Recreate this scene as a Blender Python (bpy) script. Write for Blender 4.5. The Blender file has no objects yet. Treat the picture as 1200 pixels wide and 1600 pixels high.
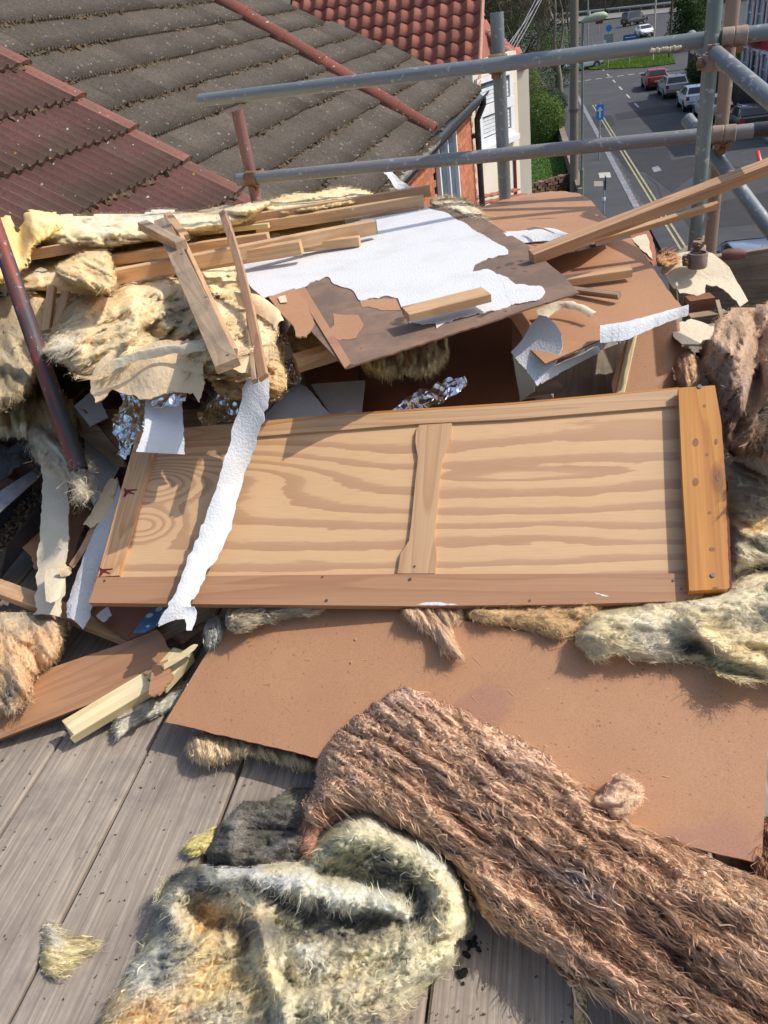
import bpy, bmesh, math, random
import numpy as np
from mathutils import Vector, Matrix
rnd = random.Random(7)
NR = np.random.RandomState(11)
S = bpy.context.scene
# ---------------------------------------------------------------- camera
FPX = 1230.0                                  # focal length in photograph pixels (1200 x 1600)
PITCH = math.atan(800 / 1230.0); ROLL = math.radians(9)
_F = np.array([0, math.cos(PITCH), -math.sin(PITCH)])
_R0 = np.array([1., 0, 0]); _U0 = np.array([0, math.sin(PITCH), math.cos(PITCH)])
_R = math.cos(ROLL) * _R0 - math.sin(ROLL) * _U0
_U = math.sin(ROLL) * _R0 + math.cos(ROLL) * _U0
cd = bpy.data.cameras.new('camera'); cam = bpy.data.objects.new('camera', cd); S.collection.objects.link(cam)
cd.sensor_fit = 'VERTICAL'; cd.sensor_height = 36; cd.lens = 36 * FPX / 1600
cd.clip_start = 0.05; cd.clip_end = 900
cam.matrix_world = Matrix(((_R[0], _U[0], -_F[0], 0), (_R[1], _U[1], -_F[1], 0), (_R[2], _U[2], -_F[2], 0), (0, 0, 0, 1)))
S.camera = cam
S.view_settings.view_transform = 'Standard'; S.view_settings.look = 'None'
S.view_settings.exposure = 0.22; S.view_settings.gamma = 1
# ---------------------------------------------------------------- daylight
SUN_AZ, SUN_EL = math.radians(92), math.radians(49)     # azimuth clockwise from +Y
w = bpy.data.worlds.new('World'); S.world = w; w.use_nodes = True
nt = w.node_tree; bg = nt.nodes['Background']
sky = nt.nodes.new('ShaderNodeTexSky'); sky.sky_type = 'NISHITA'; sky.sun_disc = False
sky.sun_elevation = SUN_EL; sky.sun_rotation = SUN_AZ; sky.dust_density = 2.5; sky.air_density = 1.1
nt.links.new(sky.outputs[0], bg.inputs[0]); bg.inputs[1].default_value = 0.15
sl = bpy.data.lights.new('sun', 'SUN'); so = bpy.data.objects.new('sun', sl); S.collection.objects.link(so)
sl.energy = 3.2; sl.angle = math.radians(0.5); sl.color = (1, 0.95, 0.87)
tosun = Vector((math.sin(SUN_AZ) * math.cos(SUN_EL), math.cos(SUN_AZ) * math.cos(SUN_EL), math.sin(SUN_EL)))
so.rotation_euler = tosun.to_track_quat('Z', 'Y').to_euler(); so.location = (5, 2, 8)
try:
    S.cycles.max_bounces = 6; S.cycles.diffuse_bounces = 4; S.cycles.transparent_max_bounces = 6
    S.cycles.use_denoising = True
except Exception: pass
# ---------------------------------------------------------------- geometry helpers
# The camera is the origin; the scaffold deck is 1.31 m below it and the street 9.5 m below.
DECK, GND = -1.31, -9.5
def ray(x, y): return _F + _R * (x - 600) / FPX + _U * (800 - y) / FPX
def P(x, y, z):
    d = ray(x, y); return Vector(d * (z / d[2]))
def PD(x, y, depth): return Vector(ray(x, y) * depth)
def PA(u, v, z):                              # the same for arrays
    u = np.asarray(u, float); v = np.asarray(v, float)
    d = _F[None] + _R[None] * ((u - 600) / FPX)[:, None] + _U[None] * ((800 - v) / FPX)[:, None]
    return d * (z / d[:, 2])[:, None]
def proj(p):
    p = np.array(p); f = p @ _F; return 600 + FPX * (p @ _R) / f, 800 - FPX * (p @ _U) / f, f
def rise(base, py):                           # the height above a foot point that stands at picture row py
    lo, hi = base[2], min(base[2] + 40, 1.35 * base[1])
    for _ in range(40):
        m = (lo + hi) / 2
        q = proj((base[0], base[1], m))
        if q[1] > py: lo = m
        else: hi = m
    return Vector((base[0], base[1], lo))
def plane3(a, b, c):
    A, B, C_ = P(*a), P(*b), P(*c); n = (B - A).cross(C_ - A).normalized()
    if n.z < 0: n = -n
    return A, n
def onplane(x, y, pl):
    d = Vector(ray(x, y)); return d * (pl[0].dot(pl[1]) / d.dot(pl[1]))
def frame(o, x, z):
    x = x.normalized(); y = z.cross(x).normalized(); z = x.cross(y)
    return Matrix(((x.x, y.x, z.x, o.x), (x.y, y.y, z.y, o.y), (x.z, y.z, z.z, o.z), (0, 0, 0, 1)))
def vn(p, seed=0):                            # value noise on (n,3) arrays, -1..1
    i = np.floor(p).astype(np.int64); f = p - i; f = f * f * (3 - 2 * f)
    def h(a, b, c):
        k = (a * 374761393 + b * 668265263 + c * 2147483647 + seed * 974711) & 0xffffffff
        k = ((k ^ (k >> 13)) * 1274126177) & 0xffffffff
        return ((k ^ (k >> 16)) & 0xffff) / 32767.5 - 1
    r = 0
    for a in (0, 1):
        for b in (0, 1):
            for c in (0, 1):
                wgt = (f[:, 0] if a else 1 - f[:, 0]) * (f[:, 1] if b else 1 - f[:, 1]) * (f[:, 2] if c else 1 - f[:, 2])
                r = r + wgt * h(i[:, 0] + a, i[:, 1] + b, i[:, 2] + c)
    return r
def fbm(p, o=4, seed=0):
    r = 0; a = 1
    for k in range(o):
        r = r + a * vn(p * 2 ** k + 13.7 * k, seed + k); a *= .5
    return r
# ---------------------------------------------------------------- scene objects
def mesh(name, v, f, m=None, smooth=False):
    me = bpy.data.meshes.new(name)
    me.from_pydata([tuple(a) for a in v], [], [tuple(a) for a in f])
    if m: me.materials.append(m)
    if smooth: me.shade_smooth()
    return me
def npmesh(name, v, quads, m, smooth=False, col=None, lie=None):
    v = np.ascontiguousarray(v, dtype=np.float32); q = np.ascontiguousarray(quads, dtype=np.int32)
    me = bpy.data.meshes.new(name); nq = len(q); k = q.shape[1]
    me.vertices.add(len(v)); me.vertices.foreach_set('co', v.ravel())
    me.loops.add(nq * k); me.loops.foreach_set('vertex_index', q.ravel())
    me.polygons.add(nq); me.polygons.foreach_set('loop_start', np.arange(0, nq * k, k, dtype=np.int32))
    me.polygons.foreach_set('loop_total', np.full(nq, k, dtype=np.int32))
    me.update(calc_edges=True)
    if col is not None:
        a = me.color_attributes.new('Col', 'FLOAT_COLOR', 'POINT')
        c = np.ones((len(v), 4), dtype=np.float32); c[:, :3] = col
        a.data.foreach_set('color', c.ravel())
    if lie is not None: me.attributes.new('Lie', 'FLOAT_VECTOR', 'POINT').data.foreach_set('vector', np.ascontiguousarray(lie, dtype=np.float32).ravel())
    me.materials.append(m)
    if smooth: me.shade_smooth()
    return me
def link(name, me, parent=None, mw=None):
    o = bpy.data.objects.new(name, me); S.collection.objects.link(o)
    if parent is not None: o.parent = parent; o.matrix_parent_inverse = world(parent).inverted()
    if mw is not None: o.matrix_basis = mw
    return o
def world(o): return (world(o.parent) @ o.matrix_parent_inverse @ o.matrix_basis) if o.parent else o.matrix_basis.copy()
def tag(o, label, cat, group=None):
    o['label'] = label; o['category'] = cat
    if group: o['group'] = group
    return o
def thing(name, label, cat, loc=(0, 0, 0), group=None):
    o = bpy.data.objects.new(name, None); S.collection.objects.link(o); o.location = loc
    o.matrix_basis = Matrix.Translation(Vector(loc)); o.empty_display_size = .1
    return tag(o, label, cat, group)
def structure(o): o['kind'] = 'structure'; return o
def stuff(o): o['kind'] = 'stuff'; return o
def copy_tree(o, parent=None):
    c = o.copy(); S.collection.objects.link(c)
    if parent is not None: c.parent = parent
    for ch in list(o.children): copy_tree(ch, c)
    return c
# mesh collectors
class MB:
    def __init__(s): s.v = []; s.f = []
    def add(s, v, f):
        n = len(s.v); s.v += [tuple(a) for a in v]; s.f += [tuple(i + n for i in q) for q in f]
    def box(s, c, sx, sy, sz, mx=None):
        v = [Vector((x * sx / 2, y * sy / 2, z * sz / 2)) for z in (-1, 1) for y in (-1, 1) for x in (-1, 1)]
        if mx is not None: v = [mx @ a for a in v]
        v = [a + Vector(c) for a in v]
        s.add(v, [(0, 2, 3, 1), (4, 5, 7, 6), (0, 1, 5, 4), (2, 6, 7, 3), (0, 4, 6, 2), (1, 3, 7, 5)])
    def tube(s, pts, r, n=10, cap=True):
        pts = [Vector(p) for p in pts]; rs = r if isinstance(r, (list, tuple)) else [r] * len(pts)
        ref = None; v = []; f = []
        for i, p in enumerate(pts):
            t = (pts[min(i + 1, len(pts) - 1)] - pts[max(i - 1, 0)]).normalized()
            if ref is None: ref = t.orthogonal().normalized()
            ref = (ref - t * ref.dot(t)).normalized(); b = t.cross(ref)
            for k in range(n):
                a = 2 * math.pi * k / n; v.append(p + (ref * math.cos(a) + b * math.sin(a)) * rs[i])
        for i in range(len(pts) - 1):
            for k in range(n):
                k2 = (k + 1) % n; f.append((i * n + k, i * n + k2, (i + 1) * n + k2, (i + 1) * n + k))
        if cap: f.append(tuple(range(n - 1, -1, -1))); f.append(tuple((len(pts) - 1) * n + k for k in range(n)))
        s.add(v, f)
    def build(s, name, m, parent=None, smooth=False, mw=None):
        return link(name, mesh(name, s.v, s.f, m, smooth), parent, mw)
def smooth_angle(o, a=35):
    me = o.data; me.shade_smooth()
    try: me.set_sharp_from_angle(angle=math.radians(a))
    except Exception: pass
# ---------------------------------------------------------------- materials
def newmat(name):
    m = bpy.data.materials.new(name); m.use_nodes = True
    t = m.node_tree; return m, t, t.nodes['Principled BSDF']
def N(t, typ, **k):
    n = t.nodes.new(typ)
    for a, b in k.items():
        if a.startswith('i_'): n.inputs[a[2:].replace('_', ' ')].default_value = b
        else: setattr(n, a, b)
    return n
def coords(t, scale=(1, 1, 1), kind='Object', rot=(0, 0, 0), randomize=True):
    tc = N(t, 'ShaderNodeTexCoord'); mp = N(t, 'ShaderNodeMapping')
    t.links.new(tc.outputs[kind], mp.inputs['Vector']); mp.inputs['Scale'].default_value = scale; mp.inputs['Rotation'].default_value = rot
    if randomize:
        oi = N(t, 'ShaderNodeObjectInfo'); mu = N(t, 'ShaderNodeMath', operation='MULTIPLY'); mu.inputs[1].default_value = 37.0
        t.links.new(oi.outputs['Random'], mu.inputs[0]); t.links.new(mu.outputs[0], mp.inputs['Location'])
    return mp.outputs[0]
def noise(t, vec, scale, detail=4, rough=.55, dist=0):
    n = N(t, 'ShaderNodeTexNoise'); n.inputs['Scale'].default_value = scale; n.inputs['Detail'].default_value = detail
    n.inputs['Roughness'].default_value = rough; n.inputs['Distortion'].default_value = dist
    t.links.new(vec, n.inputs['Vector']); return n.outputs['Fac']
def ramp(t, fac, stops, interp='LINEAR'):
    r = N(t, 'ShaderNodeValToRGB'); r.color_ramp.interpolation = interp
    e = r.color_ramp.elements
    while len(e) < len(stops): e.new(.5)
    for el, (p, c) in zip(e, stops):
        el.position = p; el.color = (c[0], c[1], c[2], 1) if isinstance(c, (tuple, list)) else (c, c, c, 1)
    t.links.new(fac, r.inputs[0]); return r.outputs[0]
def mix(t, fac, a, b, mode='MIX'):
    n = N(t, 'ShaderNodeMix', data_type='RGBA', blend_type=mode)
    for sock, val in ((0, fac), (6, a), (7, b)):
        if isinstance(val, (int, float)): n.inputs[sock].default_value = val
        elif isinstance(val, (tuple, list)): n.inputs[sock].default_value = (val[0], val[1], val[2], 1)
        else: t.links.new(val, n.inputs[sock])
    return n.outputs[2]
def bump(t, b, fac, strength=.3, dist=.002):
    n = N(t, 'ShaderNodeBump'); n.inputs['Strength'].default_value = strength; n.inputs['Distance'].default_value = dist
    t.links.new(fac, n.inputs['Height']); t.links.new(n.outputs[0], b.inputs['Normal']); return n
def rnd_value(t, col, amt=.25):
    oi = N(t, 'ShaderNodeObjectInfo'); mr = N(t, 'ShaderNodeMapRange'); mr.inputs['To Min'].default_value = 1 - amt; mr.inputs['To Max'].default_value = 1 + amt
    t.links.new(oi.outputs['Random'], mr.inputs['Value'])
    hs = N(t, 'ShaderNodeHueSaturation'); t.links.new(mr.outputs[0], hs.inputs['Value']); t.links.new(col, hs.inputs['Color']); return hs.outputs[0]
def setc(t, b, col):
    if isinstance(col, (tuple, list)): b.inputs['Base Color'].default_value = (col[0], col[1], col[2], 1)
    else: t.links.new(col, b.inputs['Base Color'])
def simple(name, c1, c2=None, scale=8, rough=.7, metal=0, bs=0, bscale=60, bd=.002, vary=0, detail=5, kind='Object', stretch=(1, 1, 1), c3=None, stops=(.35, .65), spots=None):
    m, t, b = newmat(name); vec = coords(t, stretch, kind)
    c2 = c2 or tuple(x * .8 for x in c1)
    st = [(stops[0], c1), (stops[1], c2)] + ([(min(stops[1] + .15, 1), c3)] if c3 else [])
    col = ramp(t, noise(t, vec, scale, detail, .65), st)
    if spots:                                    # (colour, scale, threshold)
        for (sc, ss, th) in spots:
            col = mix(t, ramp(t, noise(t, vec, ss, 2, .5), [(th, 0), (th + .03, 1)]), col, sc)
    if name.endswith('hardboard'): col = mix(t, 1.0, col, ramp(t, noise(t, vec, 300, 3, .8), [(.3, .80), (.55, 1.02), (.75, 1.1)]), 'MULTIPLY')
    if vary: col = rnd_value(t, col, vary)
    setc(t, b, col); b.inputs['Roughness'].default_value = rough; b.inputs['Metallic'].default_value = metal
    if bs: bump(t, b, noise(t, vec, bscale, 3), bs, bd)
    return m
def wood(name, c1, c2, ring=14, rough=.65, bs=.25, knots=True, vary=.12, dirt=None, fine=1.0, gx=.6):
    m, t, b = newmat(name); vec = coords(t, (gx, 7, 7)); v2 = coords(t, (3, 160, 160))
    n1 = noise(t, vec, 1.3, 2, .5, .4)
    mu = N(t, 'ShaderNodeMath', operation='MULTIPLY'); mu.inputs[1].default_value = ring; t.links.new(n1, mu.inputs[0])
    fr = N(t, 'ShaderNodeMath', operation='FRACT'); t.links.new(mu.outputs[0], fr.inputs[0])
    band = ramp(t, fr.outputs[0], [(0, 0), (.55, .35), (.9, 1), (1, 0)])
    col = mix(t, band, c1, c2)
    fn = noise(t, v2, 1, 3)
    col = mix(t, ramp(t, fn, [(.3, 0), (.75, .45 * fine)]), col, tuple(x * .5 for x in c2))
    if knots:
        vo = N(t, 'ShaderNodeTexVoronoi'); vo.inputs['Scale'].default_value = 1; t.links.new(coords(t, (3.2, 9, 9)), vo.inputs['Vector'])
        col = mix(t, ramp(t, vo.outputs['Distance'], [(0, .85), (.09, .7), (.16, 0)]), col, tuple(x * .35 for x in c2))
    if dirt: col = mix(t, ramp(t, noise(t, coords(t), 9, 5, .7), [(.45, 0), (.75, .8)]), col, dirt)
    if vary: col = rnd_value(t, col, vary)
    setc(t, b, col); b.inputs['Roughness'].default_value = rough
    bump(t, b, fn, bs, .0015)
    return m
def vcol(name, trans=.25, rough=.95, mul=1.0):
    m, t, b = newmat(name); a = N(t, 'ShaderNodeAttribute', attribute_name='Col')
    b.inputs['Roughness'].default_value = rough; b.inputs['Specular IOR Level'].default_value = .15
    t.links.new(a.outputs['Color'], b.inputs['Base Color'])
    if trans:
        tr = N(t, 'ShaderNodeBsdfTranslucent'); t.links.new(a.outputs['Color'], tr.inputs['Color'])
        mx = N(t, 'ShaderNodeMixShader'); mx.inputs[0].default_value = trans
        t.links.new(b.outputs[0], mx.inputs[1]); t.links.new(tr.outputs[0], mx.inputs[2])
        t.links.new(mx.outputs[0], t.nodes['Material Output'].inputs[0])
    return m
M = {}
def fibre_mat():
    m, t, b = newmat('wool_fibre'); a = N(t, 'ShaderNodeAttribute', attribute_name='Col'); nn = N(t, 'ShaderNodeAttribute', attribute_name='Lie')
    df = N(t, 'ShaderNodeBsdfDiffuse'); tr = N(t, 'ShaderNodeBsdfTranslucent'); mx = N(t, 'ShaderNodeMixShader'); mx.inputs[0].default_value = .14
    for s_ in (df, tr): t.links.new(a.outputs['Color'], s_.inputs['Color']); t.links.new(nn.outputs['Vector'], s_.inputs['Normal'])
    t.links.new(df.outputs[0], mx.inputs[1]); t.links.new(tr.outputs[0], mx.inputs[2]); t.links.new(mx.outputs[0], t.nodes['Material Output'].inputs[0]); return m
M['fibre'] = fibre_mat()
def wool_mat():
    m, t, b = newmat('wool_body'); a = N(t, 'ShaderNodeAttribute', attribute_name='Col'); v = coords(t, randomize=False)
    n1 = noise(t, v, 55, 5, .7, 3.0); n2 = noise(t, v, 160, 4, .7, 2.0)
    s1 = ramp(t, n1, [(.28, .8), (.5, 1.05), (.72, 1.2)]); s2 = ramp(t, n2, [(.3, .88), (.7, 1.15)])
    col = mix(t, 1.0, mix(t, 1.0, a.outputs['Color'], s1, 'MULTIPLY'), s2, 'MULTIPLY')
    setc(t, b, col); b.inputs['Roughness'].default_value = 1; b.inputs['Specular IOR Level'].default_value = .05
    ad = N(t, 'ShaderNodeMath', operation='ADD'); t.links.new(n1, ad.inputs[0]); t.links.new(n2, ad.inputs[1])
    bump(t, b, ad.outputs[0], .6, .004)
    b.inputs['Subsurface Weight'].default_value = .7; b.inputs['Subsurface Radius'].default_value = (1, .8, .55); b.inputs['Subsurface Scale'].default_value = .012
    return m
M['wool'] = wool_mat()
M['pine'] = wood('pine_timber', (.68, .43, .23), (.56, .325, .155), ring=8, vary=.10, dirt=(.40, .25, .15))
M['pine_old'] = wood('old_timber', (.46, .33, .21), (.33, .22, .13), ring=10, vary=.12, dirt=(.18, .14, .1))
M['pine_pink'] = wood('reddish_timber', (.52, .31, .17), (.36, .19, .1), ring=11, vary=.05)
M['raw'] = wood('raw_split_timber', (.80, .68, .40), (.68, .52, .27), ring=8, vary=.05, knots=False)
M['orange'] = wood('varnished_pine', (.56, .25, .052), (.44, .165, .028), ring=8, rough=.4, bs=.08, vary=0)
M['rail'] = wood('stained_rail', (.42, .225, .118), (.35, .175, .088), ring=7, rough=.5, bs=.08, vary=0, knots=False, fine=.6)
M['rail_top'] = wood('pale_rail', (.54, .34, .185), (.43, .245, .125), ring=10, rough=.5, bs=.08, vary=0, knots=False, fine=.6)
M['stile'] = wood('pale_stile', (.62, .37, .18), (.47, .25, .115), ring=22, rough=.5, bs=.08, vary=0, knots=False)
M['deck'] = wood('weathered_deck_board', (.43, .355, .285), (.32, .26, .205), ring=22, rough=.85, bs=.8, vary=.14, dirt=(.17, .14, .12), knots=False, fine=1.9)
M['toe'] = wood('weathered_toe_board', (.36, .285, .21), (.25, .19, .13), ring=10, rough=.85, bs=.5, vary=.1, dirt=(.14, .12, .09))
M['hard'] = simple('hardboard', (.45, .235, .12), (.395, .20, .10), 3.5, .62, bs=.12, bscale=260, bd=.001, vary=.03, spots=[((.28, .13, .07), 110, .68), ((.36, .18, .11), 2.2, .60), ((.47, .26, .14), 60, .74)])
M['hard_red'] = simple('reddish_hardboard', (.30, .125, .06), (.24, .095, .048), 3, .5, bs=.1, bscale=200, bd=.001, spots=[((.18, .07, .04), 80, .70)])
M['hard_dirty'] = simple('stained_hardboard', (.16, .105, .075), (.23, .145, .095), 7, .75, bs=.15, bscale=150, c3=(.33, .19, .11), stops=(.42, .58), spots=[((.08, .055, .04), 14, .64)])
M['edge'] = simple('hardboard_edge', (.20, .10, .06), None, 30)
def white_mat(name, c, bsc=120, bs=.6, bd=.003, dirt=(.5, .47, .42)):
    m, t, b = newmat(name); v = coords(t, randomize=False)
    n = noise(t, v, bsc, 3, .6); big = noise(t, v, 6, 4, .6)
    col = mix(t, ramp(t, big, [(.5, 0), (.78, .55)]), c, dirt); setc(t, b, col); b.inputs['Roughness'].default_value = .85
    bump(t, b, ramp(t, n, [(.4, 0), (.62, 1)]), bs, bd); return m
M['white'] = white_mat('white_textured_coating', (.66, .665, .675), 170, .32, .003)
M['cream'] = white_mat('cream_paper', (.70, .60, .44), 60, .35, .002, (.52, .38, .22))
M['tan'] = white_mat('tan_backing', (.74, .56, .35), 50, .4, .003, (.60, .38, .19))
M['greypl'] = white_mat('grey_plaster', (.60, .60, .59), 90, .5, .003)
def foil_mat():
    m, t, b = newmat('foil'); b.inputs['Base Color'].default_value = (.82, .83, .85, 1); b.inputs['Metallic'].default_value = 1; b.inputs['Roughness'].default_value = .2
    vo = N(t, 'ShaderNodeTexVoronoi', feature='F1'); vo.inputs['Scale'].default_value = 52; t.links.new(coords(t), vo.inputs['Vector'])
    bump(t, b, vo.outputs['Distance'], .8, .006); return m
M['foil'] = foil_mat()
def galv(name, c, c2, rust=None, rth=.62):
    m, t, b = newmat(name); v = coords(t, (14, 14, 1.2)); v3 = coords(t, (20, 20, 20))
    col = ramp(t, noise(t, v, 1, 5, .7), [(.3, c), (.7, c2)])
    col = mix(t, ramp(t, noise(t, v3, 2.2, 3), [(.63, 0), (.66, .6)]), col, (.46, .46, .44))
    if rust: col = mix(t, ramp(t, noise(t, v, .7, 5, .7), [(rth, 0), (rth + .06, 1)]), col, rust)
    setc(t, b, col); b.inputs['Metallic'].default_value = .25; b.inputs['Roughness'].default_value = .5
    bump(t, b, noise(t, v3, 6, 4), .2, .001); return m
M['galv'] = galv('galvanised_tube', (.13, .15, .16), (.25, .275, .285), (.22, .15, .11), .66)
M['galv_mauve'] = galv('galvanised_tube_mauve', (.18, .185, .19), (.28, .265, .27))
M['galv_green'] = galv('galvanised_tube_green', (.12, .155, .15), (.26, .31, .29), (.2, .14, .1), .68)
M['brown_tube'] = galv('rusty_brown_tube', (.26, .17, .13), (.36, .27, .21))
M['red_tube'] = galv('red_painted_tube', (.27, .07, .042), (.17, .05, .038), (.06, .06, .065), .47)
M['pinkgrey_tube'] = galv('red_grey_tube', (.28, .12, .11), (.22, .15, .15), (.1, .1, .11), .6)
M['coupler'] = simple('rusty_coupler', (.30, .15, .07), (.17, .10, .06), 30, .7, .3, bs=.5, bscale=90, c3=(.40, .30, .18))
M['coupler_pale'] = simple('pale_coupler', (.34, .25, .2), (.25, .19, .16), 30, .7, .2, bs=.5, bscale=90)
M['dark'] = simple('dark_recess', (.02, .02, .02), (.03, .03, .03))
M['blackpl'] = simple('black_plastic', (.018, .018, .02), (.04, .04, .042), 12, .35)
M['tarp'] = simple('black_torn_felt', (.015, .015, .016), (.035, .034, .034), 20, .6, bs=.6, bscale=40)
M['screw'] = simple('screw_steel', (.12, .12, .13), (.2, .2, .2), 100, .4, .8)
M['red_stain'] = simple('dark_red_stain', (.16, .015, .01), (.11, .01, .01), 100, .4)
M['red_plastic'] = simple('red_plastic', (.75, .06, .03), (.65, .05, .03), 20, .35)
M['green_end'] = simple('green_paint', (.06, .18, .13), (.1, .2, .15), 60, .7)
M['soil'] = simple('soil_debris', (.09, .055, .03), (.05, .035, .02), 60, 1)
M['moss'] = simple('roof_moss', (.085, .06, .035), (.13, .09, .05), 40, 1)
# ================================================================ STREET
SDIR = Vector((math.sin(math.radians(12.65)), math.cos(math.radians(12.65)), 0)); SPER = Vector((SDIR.y, -SDIR.x, 0))
G = lambda x, y, dz=0: P(x, y, GND + dz)
K0 = G(985, 300)                                   # a point on the left kerb
def SL(a, b, z=GND): return K0 + SDIR * a + SPER * b + Vector((0, 0, z - GND)) # street coordinates: along, across
def slab(name, a0, a1, b0, b1, z, m, th=.02, parent=None):
    b = MB(); v = [SL(a, q, zz) for zz in (z - th, z) for (a, q) in ((a0, b0), (a0, b1), (a1, b1), (a1, b0))]
    b.add(v, [(4, 7, 6, 5), (0, 1, 2, 3), (0, 4, 5, 1), (1, 5, 6, 2), (2, 6, 7, 3), (3, 7, 4, 0)]); return b.build(name, m, parent)
def px_slab(name, pts, z, m, th=.02, parent=None):
    top = [G(x, y, z) for x, y in pts]; n = len(top)
    a = sum((top[i].x * top[(i + 1) % n].y - top[(i + 1) % n].x * top[i].y) for i in range(n))
    if a < 0: top.reverse()
    v = top + [p - Vector((0, 0, th)) for p in top]
    f = [tuple(range(n)), tuple(range(2 * n - 1, n - 1, -1))] + [(i, i + n, (i + 1) % n + n, (i + 1) % n) for i in range(n)]
    return link(name, mesh(name, v, f, m), parent)
asph = simple('road_asphalt', (.062, .062, .066), (.042, .043, .046), .35, .9, bs=.4, bscale=40, bd=.01, c3=(.085, .083, .085), stops=(.35, .6))
asph2 = simple('dark_asphalt_patch', (.022, .022, .025), (.032, .031, .034), 1.2, .9, bs=.4, bscale=40, bd=.01)
pav = simple('pavement_asphalt', (.058, .062, .066), (.044, .048, .052), .8, .9, bs=.3, bscale=50, bd=.01)
kerbm = simple('kerb_stone', (.26, .26, .28), (.15, .15, .165), 3, .85)
gutterm = simple('dark_channel', (.05, .05, .055), (.12, .12, .13), 5, .9)
linew = simple('white_road_paint', (.55, .55, .53), (.3, .3, .3), 3, .8)
liney = simple('yellow_road_paint', (.42, .37, .19), (.25, .23, .15), 3, .8)
grassm = simple('lawn_soil', (.06, .12, .018), (.04, .085, .014), 3, 1, bs=.6, bscale=90, bd=.03)
vergem = simple('verge_soil', (.12, .19, .035), (.08, .13, .03), 1.5, 1, bs=.6, bscale=60, bd=.03)
bankm = simple('woodland_soil', (.075, .06, .035), (.04, .04, .02), .25, 1, bs=1, bscale=3, bd=.5, c3=(.10, .085, .045))
b = MB(); b.add([(-400, -100, GND - .12), (500, -100, GND - .12), (500, 700, GND - .12), (-400, 700, GND - .12)], [(0, 1, 2, 3)])
structure(b.build('ground', bankm))
structure(slab('road', -30, 45.5, 0, 8.2, GND, asph, .1))
structure(slab('road', 45.504, 135, -9, 90, GND, asph, .1))
structure(slab('pavement', -30, 46, -2.35, -.3, GND + .12, pav, .2))
structure(slab('pavement', -30, 44, 8.35, 10.9, GND + .12, pav, .2))
structure(slab('kerb', -30, 44, 8.2, 8.346, GND + .125, kerbm, .2))
kr = structure(bpy.data.objects.new('kerb', None)); S.collection.objects.link(kr)
kb = MB(); kb.box((0, 0, -.06), .9, .28, .14); kme = mesh('kerb_stone', kb.v, kb.f, kerbm)
ang = math.atan2(SDIR.y, SDIR.x)
for i in range(56):
    a = -4 + i * .915; off = -.15 - (1.6 if a > 42 else 0) * 0
    p = SL(a, off, GND + .125); link('kerb_stone', kme, kr, Matrix.Translation(p) @ Matrix.Rotation(ang + rnd.uniform(-.006, .006), 4, 'Z'))
gb = MB()
for i in range(40):                                  # ragged dark channel beside the kerb
    a = -5 + i * .42; wdt = rnd.uniform(.12, .34)
    v = [SL(a, .02, GND + .006), SL(a, wdt, GND + .006), SL(a + .4, rnd.uniform(.1, .3), GND + .006), SL(a + .4, .02, GND + .006)]
    gb.add(v, [(0, 3, 2, 1)])
structure(gb.build('drain_channel', gutterm))
for off in (.62, .83): structure(slab('yellow_line', -14, 30, off, off + .085, GND + .01, liney, .006))
for i in range(9):
    a = 26 + i * 5.4; structure(slab('centre_line', a, a + 2.2, 3.6, 3.72, GND + .01, linew, .006))
for i in range(14): structure(slab('give_way_line', 46.6, 46.85, .3 + i * 1.0 - 5, .9 + i * 1.0 - 5, GND + .014, linew, .006))
structure(px_slab('asphalt_patch', [(985, 262), (1078, 245), (1160, 262), (1100, 262), (1050, 300), (1010, 270)], .006, asph2, .004))
structure(px_slab('asphalt_patch', [(955, 235), (1042, 230), (1052, 258), (985, 272)], .005, asph2, .004))
structure(px_slab('asphalt_patch', [(925, 182), (955, 180), (962, 196), (932, 200)], .005, asph2, .004))
structure(px_slab('asphalt_patch', [(1060, 330), (1230, 292), (1230, 345), (1080, 360)], .005, asph2, .004))
structure(px_slab('asphalt_patch', [(960, 178), (1080, 158), (1090, 170), (965, 188)], .004, asph2, .003))
structure(px_slab('asphalt_patch', [(1000, 140), (1060, 130), (1120, 175), (1060, 168)], .006, asph2, .003))
structure(px_slab('manhole_cover', [(1018, 262), (1028, 259), (1034, 266), (1022, 269)], .012, kerbm, .006))
structure(px_slab('pavement_slab', [(935, 270), (953, 269), (955, 277), (937, 278)], .13, simple('pale_slab', (.5, .47, .42)), .006))
structure(px_slab('pavement_slab', [(928, 283), (942, 283), (943, 291), (928, 291)], .13, simple('tan_slab', (.3, .26, .2)), .006))
# crack in the road, a thin dark sealed joint
cr = MB(); cp = [(1012, 276), (1028, 290), (1032, 305), (1040, 318)]
for (x0, y0), (x1, y1) in zip(cp, cp[1:]):
    A, B = G(x0, y0, .008), G(x1, y1, .008); d = (B - A).normalized(); n = Vector((-d.y, d.x, 0)) * .03
    cr.add([A - n, B - n, B + n, A + n], [(0, 1, 2, 3)])
structure(cr.build('road_crack', M['dark']))
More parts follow.
